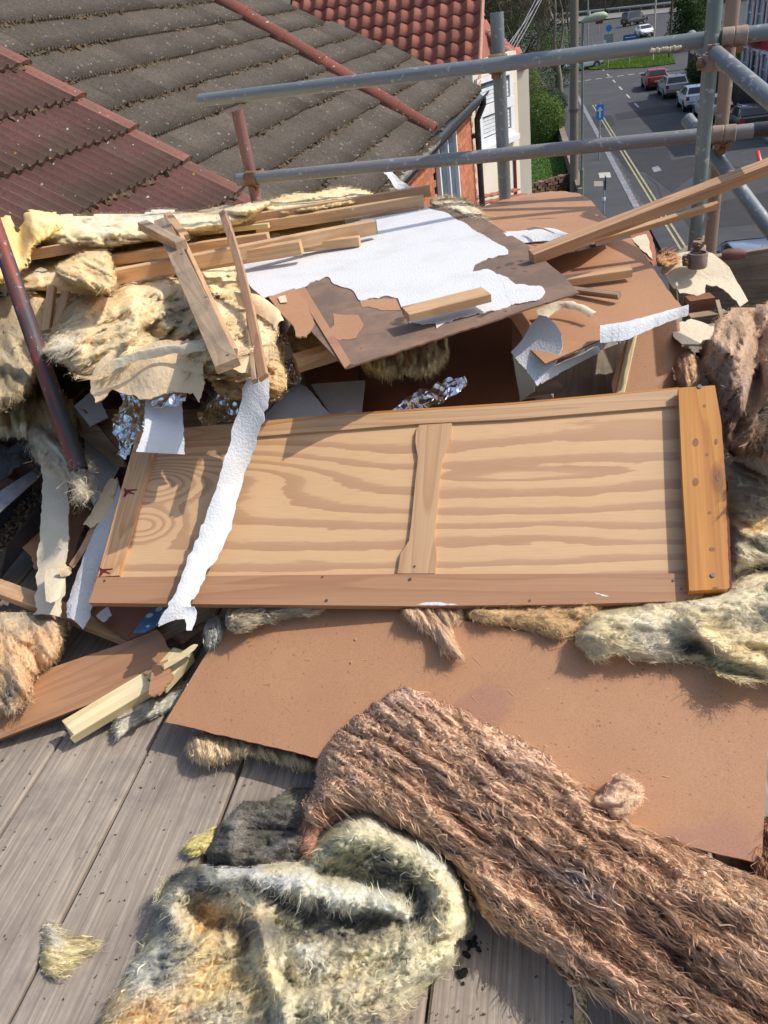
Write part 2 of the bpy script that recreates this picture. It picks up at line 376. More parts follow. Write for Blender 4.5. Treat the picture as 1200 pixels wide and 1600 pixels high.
# lawns
structure(px_slab('lawn', [(796, 320), (797, 150), (835, 150), (868, 200), (884, 262), (884, 300)], .03, grassm, .1))
structure(px_slab('grass_verge', [(922, 108), (905, 100), (935, 97), (1050, 84), (1056, 98), (1010, 104)], .10, vergem, .15))
def grass_blades(name, pts, n, hgt, c1, c2, z):
    poly = np.array(pts, float); lo, hi = poly.min(0), poly.max(0); uv = NR.uniform(lo, hi, (n * 3, 2))
    uv = uv[inpoly(uv, poly)][:n]; p = PA(uv[:, 0], uv[:, 1], GND + z); k = len(p)
    a = NR.uniform(0, 6.28, k); dx = np.stack([np.cos(a), np.sin(a), np.zeros(k)], 1) * .05
    tip = p + np.stack([NR.normal(0, .03, k), NR.normal(0, .03, k), NR.uniform(.5, 1, k) * hgt], 1)
    v = np.stack([p - dx, p + dx, tip], 1).reshape(-1, 3); q = np.arange(3 * k).reshape(-1, 3)
    c = np.repeat(np.array(c1) + (np.array(c2) - np.array(c1)) * NR.rand(k, 1), 3, 0)
    return stuff(tag(link(name, npmesh(name, v, q, M['leaf'], col=c)), 'short green grass covering the ' + ('garden lawn' if 'lawn' in name else 'road verge'), 'grass'))
def inpoly(p, poly):
    x, y = p[:, 0], p[:, 1]; r = np.zeros(len(p), bool); n = len(poly); j = n - 1
    for i in range(n):
        xi, yi = poly[i]; xj, yj = poly[j]
        if yi != yj:
            r ^= ((yi > y) != (yj > y)) & (x < (xj - xi) * (y - yi) / (yj - yi) + xi)
        j = i
    return r
M['leaf'] = vcol('leaf', .25, .6)
grass_blades('lawn_grass', [(796, 320), (797, 150), (835, 150), (868, 200), (884, 262), (884, 300)], 9000, .07, (.07, .16, .015), (.12, .22, .03), .03)
grass_blades('verge_grass', [(922, 108), (905, 100), (935, 97), (1050, 84), (1056, 98), (1010, 104)], 5000, .2, (.12, .2, .03), (.18, .27, .05), .10)
# ---- foliage clumps
def leaf_cards(c, rad, n, size, cols, squash=.9, lumps=6, seed=0, shell=.55):
    d = NR.normal(size=(n, 3)); d /= np.linalg.norm(d, axis=1)[:, None]
    bumpy = 1 + .16 * vn(d * 2.3 + seed * 9.1, seed) + .10 * vn(d * 6 + seed, seed + 3)
    r = (shell + (1 - shell) * NR.rand(n) ** .4) * bumpy
    p = d * r[:, None] * rad * np.array([1, 1, squash]) + np.array(c)
    nr = d + NR.normal(0, .6, (n, 3)); nr /= np.linalg.norm(nr, axis=1)[:, None]
    t = np.cross(nr, NR.normal(size=(n, 3))); t /= np.linalg.norm(t, axis=1)[:, None]; bb = np.cross(nr, t)
    s = size * NR.uniform(.6, 1.3, (n, 1))
    v = np.stack([p - t * s, p + bb * s * .5, p + t * s, p - bb * s * .5], 1).reshape(-1, 3)
    cc = np.array(cols)[NR.randint(0, len(cols), n)] * NR.uniform(.7, 1.25, (n, 1))
    return v, np.repeat(cc, 4, 0)
def bush(name, label, base, rad, n, size, cols, squash=.95, core=(.012, .02, .006), parts=None):
    t = thing(name, label, 'bush', base)
    vs, cs = [], []
    for (ox, oy, oz, rr) in (parts or [(0, 0, 1, 1)]):
        v, c = leaf_cards(Vector(base) + Vector((ox * rad, oy * rad, oz * rad * squash)), rad * rr, int(n * rr * rr), size, cols, squash, seed=rnd.randint(0, 99)); vs.append(v); cs.append(c)
    v = np.concatenate(vs); c = np.concatenate(cs)
    o = link('foliage', npmesh('foliage', v, np.arange(len(v)).reshape(-1, 4), M['leaf'], col=c), t); stuff(o)
    mb = MB(); mb.tube([Vector(base), Vector(base) + Vector((0, 0, rad * .8))], [rad * .12, rad * .07], 7); mb.build('stem', bark, t)
    for k in range(5):
        a = k * 1.3; mb2 = MB(); mb2.tube([Vector(base) + Vector((0, 0, rad * .5)), Vector(base) + Vector((math.cos(a) * rad * .6, math.sin(a) * rad * .6, rad * 1.2))], [rad * .05, rad * .02], 5); mb2.build('branch', bark, t)
    return t
bark = simple('bark', (.12, .09, .06), (.06, .048, .035), 6, .95, bs=.6, bscale=20, bd=.02)
bark_pale = simple('pale_bark', (.25, .21, .15), (.13, .11, .08), 6, .95, bs=.5, bscale=20, bd=.02)
GR = [(.07, .125, .022), (.12, .19, .04), (.18, .26, .07)]
GD = [(.03, .055, .016), (.045, .08, .02), (.075, .115, .035)]
GY = [(.30, .26, .05), (.12, .15, .03), (.06, .09, .02)]
bush('round_bush', 'large clipped round dark green bush on the garden lawn by the wall', G(846, 226), 1.55, 17000, .055, GR, 1.0, parts=[(0, 0, .9, 1)])
bush('round_bush', 'smaller round bush just behind the large clipped bush', G(862, 188), 1.15, 5000, .055, GD, .9)
bush('variegated_bush', 'bush with yellow edged leaves left of the clipped round bush', G(833, 190), 1.5, 5000, .055, GY + GD, .9)
bush('garden_shrub', 'loose green shrub at the far end of the lawn', G(818, 165), 1.7, 5000, .06, GR, 1.0)
bush('garden_shrub', 'dark evergreen shrub behind the white cottage canopy', G(800, 170), 1.6, 4500, .06, GD, 1.1)
bush('garden_shrub', 'ivy covered shrub at the foot of the bare trees', G(872, 138), 2.4, 5200, .08, GD + GR, 1.0)
bush('garden_shrub', 'low dark shrub beside the far pavement', G(815, 128), 3.4, 5600, .10, GD, .95)
# ---- garden boundary wall of brick with coping
brickm = simple('dark_brick', (.22, .12, .075), (.15, .09, .06), 4, .9, vary=.25)
mort = simple('mortar', (.36, .32, .27), (.3, .27, .22), 20, .95)
gw = thing('garden_wall', 'low brown brick garden wall between the lawn and the pavement', 'wall', SL(4, -2.5))
w0 = MB(); A = SL(-2, -2.5, GND + .45)
mx = Matrix.Rotation(ang, 4, 'Z')
w0.box(SL(9, -2.5, GND + .42), 22, .2, .86, mx); w0.build('wall_core', mort, gw)
bm_ = MB(); bm_.box((0, 0, 0), .44, .235, .105); bme = mesh('brick', bm_.v, bm_.f, brickm)
for r_ in range(6):
    for i in range(30): link('brick', bme, gw, Matrix.Translation(SL(-1.6 + i * .46 + (r_ % 2) * .23, -2.5, GND + .08 + r_ * .125)) @ mx)
cb = MB(); cb.box((0, 0, 0), .6, .34, .09); cme = mesh('coping_stone', cb.v, cb.f, simple('coping', (.27, .2, .15), (.18, .14, .11), 5, .9, vary=.2))
for i in range(34): link('coping_stone', cme, gw, Matrix.Translation(SL(-1.5 + i * .61, -2.5, GND + .9)) @ mx)
# near cross wall with rough stone top
rw = thing('garden_wall', 'rough reddish stone wall crossing the lawn near the deck', 'wall', G(840, 298))
A, B = G(800, 318), G(898, 290); ln = (B - A).length; d = (B - A).normalized(); rx = frame(A, d, Vector((0, 0, 1)))
cme2 = []
for k in range(4):
    q = MB(); s = [rnd.uniform(.8, 1.1) for _ in range(3)]; q.box((0, 0, 0), .3 * s[0], .34 * s[1], .16 * s[2], Matrix.Rotation(rnd.uniform(-.15, .15), 3, 'X')); cme2.append(mesh('stone', q.v, q.f, brickm))
for r_ in range(4):
    for i in range(int(ln / .32) + 1):
        link('stone', cme2[(i + r_) % 4], rw, rx @ Matrix.Translation(Vector((i * .33 + r_ % 2 * .16, rnd.uniform(-.02, .02), .09 + r_ * .17))))
# ---- poles, lamp, signs
polem = wood('weathered_pole_wood', (.24, .20, .15), (.15, .125, .095), bs=.6, knots=False)
def vpole(name, label, cat, base, top, r, m, part='pole', n=14, r2=None):
    t = thing(name, label, cat, base); mb = MB(); mb.tube([base, base.lerp(top, .5), top], [r, (r + (r2 or r)) / 2, r2 or r], n); o = mb.build(part, m, t); smooth_angle(o); return t
bp = G(897, 312); tp = Vector((bp.x, bp.y, GND + 11.5))
tpole = vpole('telegraph_pole', 'thick grey brown wooden telegraph pole beside the street lamp', 'telegraph pole', bp, tp, .20, polem, r2=.17)
mb = MB(); mb.tube([tp - Vector((0, 0, 7.6)), tp - Vector((0, 0, 7.5))], .23, 12); mb.build('band', M['screw'], tpole)
lampg = simple('lamp_green', (.14, .17, .11), (.2, .22, .16), 5, .6)
bl = G(909, 322); tl = rise(bl, 34)
lp = vpole('street_lamp', 'pale green street lamp with a long flat head', 'street lamp', bl, tl, .05, lampg, 'column')
mb = MB(); mb.tube([bl, bl + Vector((0, 0, 1.6)), bl + Vector((0, 0, 1.7))], [.09, .09, .05], 12); mb.build('base', lampg, lp)
mb = MB(); hx = SPER * 1.0 + SDIR * -.1
pts = [tl + hx * -.05, tl + hx * .15 + Vector((0, 0, .06)), tl + hx * .5 + Vector((0, 0, .10)), tl + hx * .85 + Vector((0, 0, .12)), tl + hx * 1.0 + Vector((0, 0, .11))]
mb.tube(pts, [.07, .12, .17, .15, .05], 12)
o = mb.build('lamp_head', simple('lamp_head', (.42, .47, .33), (.32, .36, .25), 8, .5), lp); smooth_angle(o, 60)
mb = MB(); mb.tube([tl + hx * .25 + Vector((0, 0, .18)), tl + hx * .25 + Vector((0, 0, .34))], [.07, .05], 10); mb.build('sensor', linew, lp)
steel = simple('sign_steel', (.42, .43, .44), (.3, .31, .32), 12, .5, .3)
bluem = simple('sign_blue', (.02, .24, .62), (.02, .2, .55), 4, .5); whitep = simple('sign_white', (.8, .8, .8), None, 4, .5)
sb = G(936, 252); st = rise(sb, 160)
sg = vpole('arrow_sign', 'blue rectangular road sign with a white upward arrow on a grey post', 'road sign', sb, st, .045, steel, 'post')
hgt = (rise(sb, 163) - rise(sb, 187)).length; c = (rise(sb, 163) + rise(sb, 187)) / 2
wd = hgt * .52; fw = -SDIR; ex = SPER
def plate(name, c, ex, ez, fw, w_, h_, m, parent, off=.06, th=.02):
    q = MB(); q.box((0, 0, 0), w_, th, h_); mw = Matrix(((ex.x, -fw.x, ez.x, 0), (ex.y, -fw.y, ez.y, 0), (ex.z, -fw.z, ez.z, 0), (0, 0, 0, 1)))
    return q.build(name, m, parent, mw=Matrix.Translation(c + fw * off) @ mw)
Z = Vector((0, 0, 1))
pl = plate('sign_plate', c, ex, Z, fw, wd, hgt, bluem, sg)
ab = MB(); 
for (x0, x1, z0, z1) in ((-.06, .06, -.36, .12),): ab.box((( x0 + x1) / 2 * hgt, 0, (z0 + z1) / 2 * hgt), (x1 - x0) * hgt, .01, (z1 - z0) * hgt)
ab.add([(-.2 * hgt, -.005, .08 * hgt), (.2 * hgt, -.005, .08 * hgt), (0, -.005, .38 * hgt), (-.2 * hgt, .005, .08 * hgt), (.2 * hgt, .005, .08 * hgt), (0, .005, .38 * hgt)], [(0, 1, 2), (5, 4, 3), (0, 3, 4, 1), (1, 4, 5, 2), (2, 5, 3, 0)])
mw = Matrix(((ex.x, -fw.x, 0, 0), (ex.y, -fw.y, 0, 0), (0, 0, 1, 0), (0, 0, 0, 1)))
ab.build('arrow', whitep, pl, mw=Matrix.Translation(c + fw * .078) @ mw)
p1 = G(891, 178); vpole('slim_post', 'slim pale grey post left of the telegraph pole on the pavement', 'post', p1, rise(p1, 112), .06, steel, 'post')
p2 = G(943, 338); t2 = rise(p2, 282); s2 = vpole('low_sign', 'short grey pavement post with a dark sign seen edge on', 'sign', p2, t2, .04, steel, 'post')
plate('sign_plate', t2 + Vector((0, 0, -.1)), SDIR, Z, SPER, .5, .55, simple('dark_sign', (.05, .09, .07)), s2, .05)
mb = MB(); c = p2.lerp(t2, .45); mb.tube([c, c + Z * .12], .075, 10); mb.build('clamp', whitep, s2)
# keep-left bollard sign, far
p3 = G(950, 108); k3 = thing('traffic_island_sign', 'far keep left sign, blue disc over a white and dark panel', 'road sign', p3)
t3 = rise(p3, 40); mb = MB(); mb.tube([p3, t3], .06, 8); mb.build('post', steel, k3)
disc = MB(); c = rise(p3, 44) + fw * .08; mat_ = Matrix(((ex.x, fw.x, 0, 0), (ex.y, fw.y, 0, 0), (0, 0, 1, 0), (0, 0, 0, 1)))
disc.tube([c, c + fw * .03], .30, 24); disc.build('sign_disc', bluem, k3)
plate('sign_plate', rise(p3, 62), ex, Z, fw, .9, 1.0, simple('panel_green_grey', (.25, .33, .3)), k3)
plate('white_patch', rise(p3, 66) - ex * .38, ex, Z, fw, .3, .5, whitep, k3, .1)
p4 = G(983, 105); k4 = vpole('direction_sign', 'far small blue direction sign on a thin post over the verge', 'road sign', p4, rise(p4, 50), .045, steel, 'post')
plate('sign_plate', rise(p4, 58), ex, Z, fw, 1.35, .48, simple('blue2', (.04, .10, .32)), k4)
plate('sign_line', rise(p4, 58), ex, Z, fw, 1.0, .06, whitep, k4, .08)
p5 = G(1020, 96); vpole('lamp_column', 'tall cream lamp column beyond the verge right of the white car', 'lamp column', p5, Vector((p5.x, p5.y, GND + 9.5)), .085, simple('cream_col', (.55, .5, .4)), 'column')
p6 = G(1045, 92); vpole('dark_post', 'tall dark brown post at the end of the verge', 'post', p6, Vector((p6.x, p6.y, GND + 9)), .10, simple('brown_post', (.07, .045, .04)), 'post')
p7 = G(918, 92); s7 = vpole('lamp_column', 'thin pale lamp column far beyond the green street lamp', 'lamp column', p7, Vector((p7.x, p7.y, GND + 9)), .07, steel, 'column')
p8 = G(936, 52); s8 = thing('red_sign', 'small dark red sign on a pale post by the far road', 'road sign', p8)
mb = MB(); mb.tube([p8, rise(p8, 30)], .06, 8); mb.build('post', steel, s8); plate('sign_plate', rise(p8, 34), ex, Z, fw, 1.1, .55, M['red_stain'], s8)
for i, (x0, y0) in enumerate(((914, 92), (925, 92))):
    pp = G(x0, y0); mb = MB(); mb.tube([pp, rise(pp, 60)], .05, 8)
    o = mb.build('railing_post', steel); tag(o, ('first', 'second')[i] + ' short pale railing post behind the green lamp at the far junction', 'post', 'short railing posts at the far junction')
# far guard rail
gr = thing('guard_rail', 'pale steel guard rail along the far edge of the main road', 'guard rail', G(960, 30))
A, B = G(860, 30), G(1075, 9)
mb = MB(); mb.tube([A + Z * .75, B + Z * .75], .22, 6); mb.build('rail', simple('rail_pale', (.50, .48, .42), (.38, .37, .33), 2, .6), gr)
for i in range(14):
    q = A.lerp(B, i / 13); mb = MB(); mb.tube([q, q + Z * .8], .08, 6); mb.build('post', steel, gr)
structure(px_slab('far_pavement', [(860, 38), (1075, 16), (1075, 9), (860, 30)], .12, simple('far_pave', (.24, .22, .2)), .1))
# ---- woodland bank
bk = MB(); nx, ny = 60, 14; A = G(700, 44); B = G(1300, -12); e = (B - A); up_ = []
nrm = Vector((-e.y, e.x, 0)).normalized()
if nrm.y < 0: nrm = -nrm
for j in range(ny):
    for i in range(nx):
        q = A + e * (i / (nx - 1)) * 1.5 - e * .35 + nrm * (j * 5 + 2); zz = GND - .3 + 22 * (1 - math.exp(-j * .30)) + rnd.uniform(-.6, .6) * j / 4
        bk.v.append((q.x, q.y, zz))
for j in range(ny - 1):
    for i in range(nx - 1): a = j * nx + i; bk.f.append((a, a + 1, a + nx + 1, a + nx))
structure(bk.build('woodland_hill', bankm, smooth=True))
def ribbons(o0, o1, w0_, w1_, cols, segs=1, wob=0):
    n = len(o0); side = np.cross(o1 - o0, NR.normal(size=(n, 3))); side /= np.linalg.norm(side, axis=1)[:, None] + 1e-9
    ts = np.linspace(0, 1, segs + 1); pts = []
    wv = NR.normal(0, 1, (n, 3))
    for t_ in ts:
        c = o0 + (o1 - o0) * t_ + wv * (wob * math.sin(t_ * 3.1))
        w_ = w0_ + (w1_ - w0_) * t_; pts += [c - side * w_, c + side * w_]
    v = np.stack(pts, 1).reshape(-1, 3); k = 2 * (segs + 1); base = np.arange(n)[:, None] * k
    q = np.concatenate([np.stack([base[:, 0] + 2 * s_, base[:, 0] + 2 * s_ + 1, base[:, 0] + 2 * s_ + 3, base[:, 0] + 2 * s_ + 2], 1) for s_ in range(segs)])
    return v, q, np.repeat(cols, k, 0)
n = 9000; tt = NR.rand(n) * 1.3 - .15; rr = NR.rand(n) ** 1.3 * 34; o0 = np.array(A)[None] + np.array(e)[None] * tt[:, None] + np.array(nrm)[None] * (rr[:, None] + 2)
o0[:, 2] = GND + 22 * (1 - np.exp(-rr / 5 * .30)) + NR.uniform(0, 6, n) * (NR.rand(n) < .7)
ln_ = NR.uniform(1.5, 7, n); dr = np.stack([NR.normal(0, .3, n), NR.normal(0, .3, n), np.ones(n)], 1); o1 = o0 + dr * ln_[:, None]
cc = np.array([(.14, .11, .065), (.09, .075, .045), (.20, .165, .10), (.06, .06, .03)])[NR.randint(0, 4, n)]
v, q, c = ribbons(o0, o1, .05, .012, cc, 2, .25)
stuff(tag(link('far_wood', npmesh('far_wood', v, q, M['leaf'], col=c)), 'brown leafless wood on the bank beyond the main road', 'wood'))
# ================================================================ TREES
def bare_tree(name, label, base, h, spread, m, seed, levels=4, group=None, lean=(0, 0), r0=None, twigs=1500, crowncol=((.20, .16, .10), (.12, .10, .065))):
    R_ = random.Random(seed); t = thing(name, label, 'tree', base, group)
    trunk = MB(); br = MB(); tw0, tw1 = [], []
    r0 = r0 or h * .018
    def limb(p, d, L, r, lv, mb):
        pts = [p]; rs = [r]; k = 4
        for i in range(k):
            d = (d + Vector((R_.gauss(0, .12), R_.gauss(0, .12), .06))).normalized(); pts.append(pts[-1] + d * L / k); rs.append(r * (1 - .12 * (i + 1)))
        mb.tube(pts, rs, 6 if lv < 2 else 4, cap=False)
        if lv >= levels:
            for _ in range(max(2, int(twigs / 300))):
                q = pts[R_.randint(1, k)]; dd = (d + Vector((R_.gauss(0, .6), R_.gauss(0, .6), R_.gauss(.1, .5)))).normalized()
                tw0.append(tuple(q)); tw1.append(tuple(q + dd * R_.uniform(.3, 1.1) * L)) 
            return
        for _ in range(R_.choice((3, 4)) if lv < 3 else 3):
            q = pts[R_.randint(2, k)]; dd = (d * .75 + Vector((R_.gauss(0, spread), R_.gauss(0, spread), R_.uniform(0, .4)))).normalized()
            limb(q, dd, L * R_.uniform(.55, .8), r * .5, lv + 1, br)
    limb(Vector(base) - Vector((0, 0, .1)), Vector((lean[0], lean[1], 1)).normalized(), h * .38, r0, 0, trunk)
    o = trunk.build('trunk', m, t, True); c = br.build('branches', m, t, True)
    a, b_ = np.array(tw0), np.array(tw1); cols = np.array(crowncol)[NR.randint(0, 2, len(a))]
    v, q, cc = ribbons(a, b_, .022, .006, cols, 2, .08)
    stuff(link('twigs', npmesh('twigs', v, q, M['leaf'], col=cc), t)); return t
bare_tree('bare_tree', 'tall pale forked leafless tree behind the bushes, nearest the pavement', G(876, 150), 15, .42, bark_pale, 3, 4, r0=.24, twigs=2600)
bare_tree('bare_tree', 'leafless tree with thin pale upright stems left of the forked tree', G(838, 148), 13, .35, bark_pale, 5, 4, r0=.17, twigs=2200)
bare_tree('bare_tree', 'dark leafless tree rising beside the scaffold pole', G(805, 140), 14, .5, bark, 8, 4, r0=.2, twigs=2200)
bare_tree('bare_tree', 'slender dark leafless tree close behind the telegraph pole', G(897, 112), 14, .4, bark, 12, 4, r0=.17, twigs=1800)
for i, (x, y, hh, l) in enumerate(((1000, 14, 14, 'spindly leafless tree on the bank above the dark van'), (945, 22, 13, 'spindly leafless tree on the bank left of the dark van'), (1040, 8, 13, 'spindly leafless tree on the bank left of the evergreen'))):
    bare_tree('bare_tree', l, G(x, y), hh, .35, bark, 20 + i, 3, r0=.16, twigs=900)
for i, (x, y, r_, l) in enumerate(((800, 75, 4.5, 'dark evergreen undergrowth behind the pale forked tree'), (850, 88, 4.0, 'dark ivy thicket right of the pale forked tree'), (775, 100, 4, 'dark thicket behind the scaffold pole'))):
    bush('thicket', l, G(x, y), r_, 5200, .12, [(.015, .022, .008), (.03, .035, .012), (.05, .05, .025)], 1.5)
def evergreen(label, base, h, r, seed, n=5200):
    t = thing('evergreen_tree', label, 'tree', base); mb = MB(); mb.tube([base, base + Z * h * .5, base + Z * h], [.22, .14, .03], 8); mb.build('trunk', bark, t)
    vs, cs = [], []
    R_ = random.Random(seed)
    for k in range(26):
        f = (k + 1) / 26; a = R_.uniform(0, 6.28); rr = r * (1.05 - f * .75) * R_.uniform(.4, .9)
        c = base + Vector((math.cos(a) * rr * .7, math.sin(a) * rr * .7, h * (.15 + f * .85)))
        v, cc = leaf_cards(c, r * .42 * (1.2 - f * .6), n // 20, .12, GD, .6, seed=k, shell=.2); vs.append(v); cs.append(cc)
    v = np.concatenate(vs); stuff(link('crown', npmesh('crown', v, np.arange(len(v)).reshape(-1, 4), M['leaf'], col=np.concatenate(cs)), t)); return t
evergreen('dark evergreen tree behind the parked cars beside the tall brown post', G(1070, 78), 7.5, 3.0, 4, 9000)
evergreen('evergreen hedge tree between the scaffold pole and the red building', G(1095, 62), 6, 2.4, 6, 6000)
# ================================================================ VEHICLES
def carpaint(name, c): 
    m, t, b = newmat(name); setc(t, b, mix(t, ramp(t, noise(t, coords(t), 6, 4), [(.4, 0), (.8, .15)]), c, tuple(min(1, x * .7 + .03) for x in c)))
    b.inputs['Roughness'].default_value = .28; b.inputs['Coat Weight'].default_value = .6; b.inputs['Metallic'].default_value = .1; return m
glass = simple('car_glass', (.02, .025, .03), (.03, .035, .04), 3, .08)
tyrem = simple('tyre', (.02, .02, .02), None, 20, .8); rimm = simple('rim', (.35, .36, .37), (.2, .2, .2), 20, .35, .6)
tailm = simple('tail_light', (.45, .02, .02), (.3, .01, .01), 20, .25); headm = simple('head_light', (.7, .72, .74), (.5, .5, .5), 20, .15)
trimm = simple('black_trim', (.025, .025, .027), None, 20, .5)
yplate = simple('yellow_plate', (.70, .52, .06), (.6, .45, .05), 8, .5); wplate = simple('white_plate', (.75, .75, .72), None, 8, .5)
def car(label, pos, heading, paint, kind='hatch', name='parked_car', L=4.2, Wd=1.78, H=1.48, roofm=None):
    t = thing(name, label, 'van' if 'van' in name else 'car', pos); mx = Matrix.Translation(pos) @ Matrix.Rotation(heading, 4, 'Z')
    hw = Wd / 2; k = H / 1.48
    if kind == 'hatch': st = [(0, .50, .62, .0), (.02, .40, .95, .0), (.14, .30, 1.02, 0), (.50, .26, .98, .44), (1.1, .24, .96, .53), (2.1, .24, .94, .50), (2.62, .25, .93, .36), (3.22, .26, .92, 0), (3.85, .30, .80, 0), (4.12, .36, .68, 0), (4.2, .45, .58, 0)]
    elif kind == 'saloon': st = [(0, .50, .70, 0), (.05, .4, .96, 0), (.65, .28, 1.0, 0), (1.25, .26, .98, .36), (1.9, .24, .96, .44), (2.5, .24, .94, .36), (3.15, .26, .92, 0), (3.85, .30, .78, 0), (4.12, .36, .66, 0), (4.2, .45, .58, 0)]
    else: st = [(0, .5, .8, 0), (.02, .4, 1.0, .55), (.15, .3, 1.0, .85), (1.1, .26, 1.0, .92), (2.4, .26, .98, .90), (2.9, .26, .98, .55), (3.4, .28, 1.0, 0), (3.95, .34, .85, 0), (4.2, .45, .6, 0)]
    st = [(x * L / 4.2, a * k, b_ * k, c * k) for x, a, b_, c in st]
    mb = MB(); n = 14
    for x, zb, zt, g in st:
        pin = .72 + .28 * min(1, min(x, L - x) / .25); pr = .10 if x < .01 or x > L - .01 else 0
        w1 = hw * (1 - pr - (.05 if min(x, L - x) < .2 else 0)); rw_ = w1 * (.76 if g > 0 else .93); zr = zt + max(g, .02)
        half = [(w1 * .82, zb), (w1 * .97, zb + .1), (w1, (zb + zt) / 2), (w1 * .97, zt - .03), (w1 * (.93 if g > 0 else .95), zt + .01), (rw_, zr - .04 if g > 0 else zr - .005), (rw_ * .85, zr)]
        for y, z in half: mb.v.append((x, y, z))
        for y, z in reversed(half): mb.v.append((x, -y, z))
    for i in range(len(st) - 1):
        for j in range(n): j2 = (j + 1) % n; mb.f.append((i * n + j, (i + 1) * n + j, (i + 1) * n + j2, i * n + j2))
    mb.f.append(tuple(range(n))); mb.f.append(tuple((len(st) - 1) * n + j for j in reversed(range(n))))
    body = mb.build('body', paint, t, mw=mx); smooth_angle(body, 40)
    def sect(x):                                   # belt height, roof height, belt half width, roof half width
        for (x0, a0, b0, g0), (x1, a1, b1, g1) in zip(st, st[1:]):
            if x0 <= x <= x1:
                f = (x - x0) / (x1 - x0); zt = b0 + (b1 - b0) * f; g = g0 + (g1 - g0) * f; return zt, zt + g
    cab = [s for s in st if s[3] > 0]; x0, x1 = cab[0][0], cab[-1][0]
    # side windows, two per side
    xm = (x0 + x1) / 2
    for sy in (-1, 1):
        for (xa, xb) in ((x0 - .02, xm - .05), (xm + .05, x1 + .12)):
            za, zb_ = sect(xa), sect(xb); q = MB(); pts = []
            xs = [xa, xa + (xb - xa) / 2, xb]
            low = [(x, hw * .945, sect(x)[0] + .035) for x in xs]; top = [(x, hw * .775, max(sect(x)[1] - .07, sect(x)[0] + .05)) for x in xs]
            for (x, y, z), (X, Y, ZZ) in zip(low, top): q.v += [(x, sy * (y + .012), z), (X, sy * (Y + .02), ZZ)]
            q.f = [(0, 2, 3, 1), (2, 4, 5, 3)] if sy < 0 else [(0, 1, 3, 2), (2, 3, 5, 4)]; q.build('side_window', glass, t, mw=mx)
    def screen(nm, xa, za, xb, zb_, wa, wb, off, m):
        q = MB(); dx, dz = xb - xa, zb_ - za; l = math.hypot(dx, dz); nx_, nz_ = -dz / l * off, dx / l * off
        if nz_ < 0: nx_, nz_ = -nx_, -nz_
        q.v = [(xa + nx_, -wa, za + nz_), (xa + nx_, wa, za + nz_), (xb + nx_, wb, zb_ + nz_), (xb + nx_, -wb, zb_ + nz_)]; q.f = [(0, 1, 2, 3)]; return q.build(nm, m, t, mw=mx)
    rs = [s for s in st if s[0] < x0][-1]
    screen('rear_window', rs[0] + .03, rs[2] + .05, x0 - .02, x0 and (sect(x0)[1] - .03), hw * .80, hw * .66, .03, glass)
    fs = [s for s in st if s[0] > x1][0]
    screen('windscreen', fs[0] - .05, fs[2] + .05, x1 + .03, sect(x1)[1] - .02, hw * .84, hw * .68, .035, glass)
    wh = MB(); wh.tube([(0, -.1, 0), (0, -.11, 0), (0, .11, 0), (0, .1, 0)], [.27, .32, .32, .27], 20); wme = mesh('tyre', wh.v, wh.f, tyrem)
    rh = MB(); rh.tube([(0, -.112, 0), (0, .112, 0)], .20, 14); rme = mesh('rim', rh.v, rh.f, rimm)
    ah = MB(); ah.tube([(0, -.02, 0), (0, .02, 0)], .38, 20); arch = mesh('wheel_arch', ah.v, ah.f, trimm)
    for fx in (.19, .81):
        for sy in (-1, 1):
            base = mx @ Matrix.Translation(Vector((L * fx, sy * (hw - .095), .32)))
            o = link('wheel', wme, t, base); link('rim', rme, o, base)
            link('wheel_arch', arch, t, mx @ Matrix.Translation(Vector((L * fx, sy * (hw - .012), .36))))
    for sy in (-1, 1):
        q = MB(); q.box((.07, sy * hw * .80, .82 * k), .14, hw * .26, .24); q.build('tail_light', tailm, t, mw=mx)
        q = MB(); q.box((L - .16, sy * hw * .72, .64 * k), .26, hw * .34, .14); q.build('headlight', headm, t, mw=mx)
        q = MB(); q.box((x1 + .18, sy * (hw + .08), 1.0 * k), .14, .16, .12); q.build('wing_mirror', paint, t, mw=mx)
    q = MB(); q.box((.03, 0, .38 * k), .12, Wd * .82, .16); q.build('rear_bumper', trimm, t, mw=mx)
    q = MB(); q.box((L - .03, 0, .42 * k), .10, Wd * .6, .2); q.build('grille', trimm, t, mw=mx)
    pzz = .66 * k
    q = MB(); q.box((-.015, 0, pzz), .03, .52, .12); pp = q.build('number_plate', yplate, t, mw=mx)
    q = MB(); q.box((L + .02, 0, .45 * k), .03, .52, .12); q.build('number_plate', wplate, t, mw=mx)
    if roofm: 
        xa, xb = cab[1][0], cab[-2][0]
        for sy in (-1, 1): q = MB(); q.tube([(xa, sy * hw * .64, sect(xa)[1] + .03), (xb, sy * hw * .64, sect(xb)[1] + .03)], .025, 6); q.build('roof_rail', roofm, t, mw=mx)
    q = MB(); q.tube([(x0 + .35, 0, sect(x0 + .35)[1]), (x0 + .2, 0, sect(x0 + .35)[1] + .18)], .012, 5); q.build('aerial', trimm, t, mw=mx)
    return t
hd = math.atan2(SDIR.y, SDIR.x)
def cpos(x, y): return G(x, y)
car('red hatchback, farthest in the row parked along the right kerb', cpos(1027, 141), hd, carpaint('paint_red', (.25, .022, .018)), Wd=1.7, L=3.9)
car('silver grey hatchback parked behind the red hatchback', cpos(1057, 154), hd, carpaint('paint_silver', (.38, .40, .40)), roofm=trimm)
car('small white hatchback parked third from the far end of the row', cpos(1089, 174), hd, carpaint('paint_white', (.78, .79, .8)), L=3.7, Wd=1.66, H=1.52)
car('pale silver estate parked behind the scaffold pole beside the white hatchback', cpos(1122, 192), hd, carpaint('paint_pale', (.55, .58, .62)), roofm=steel)
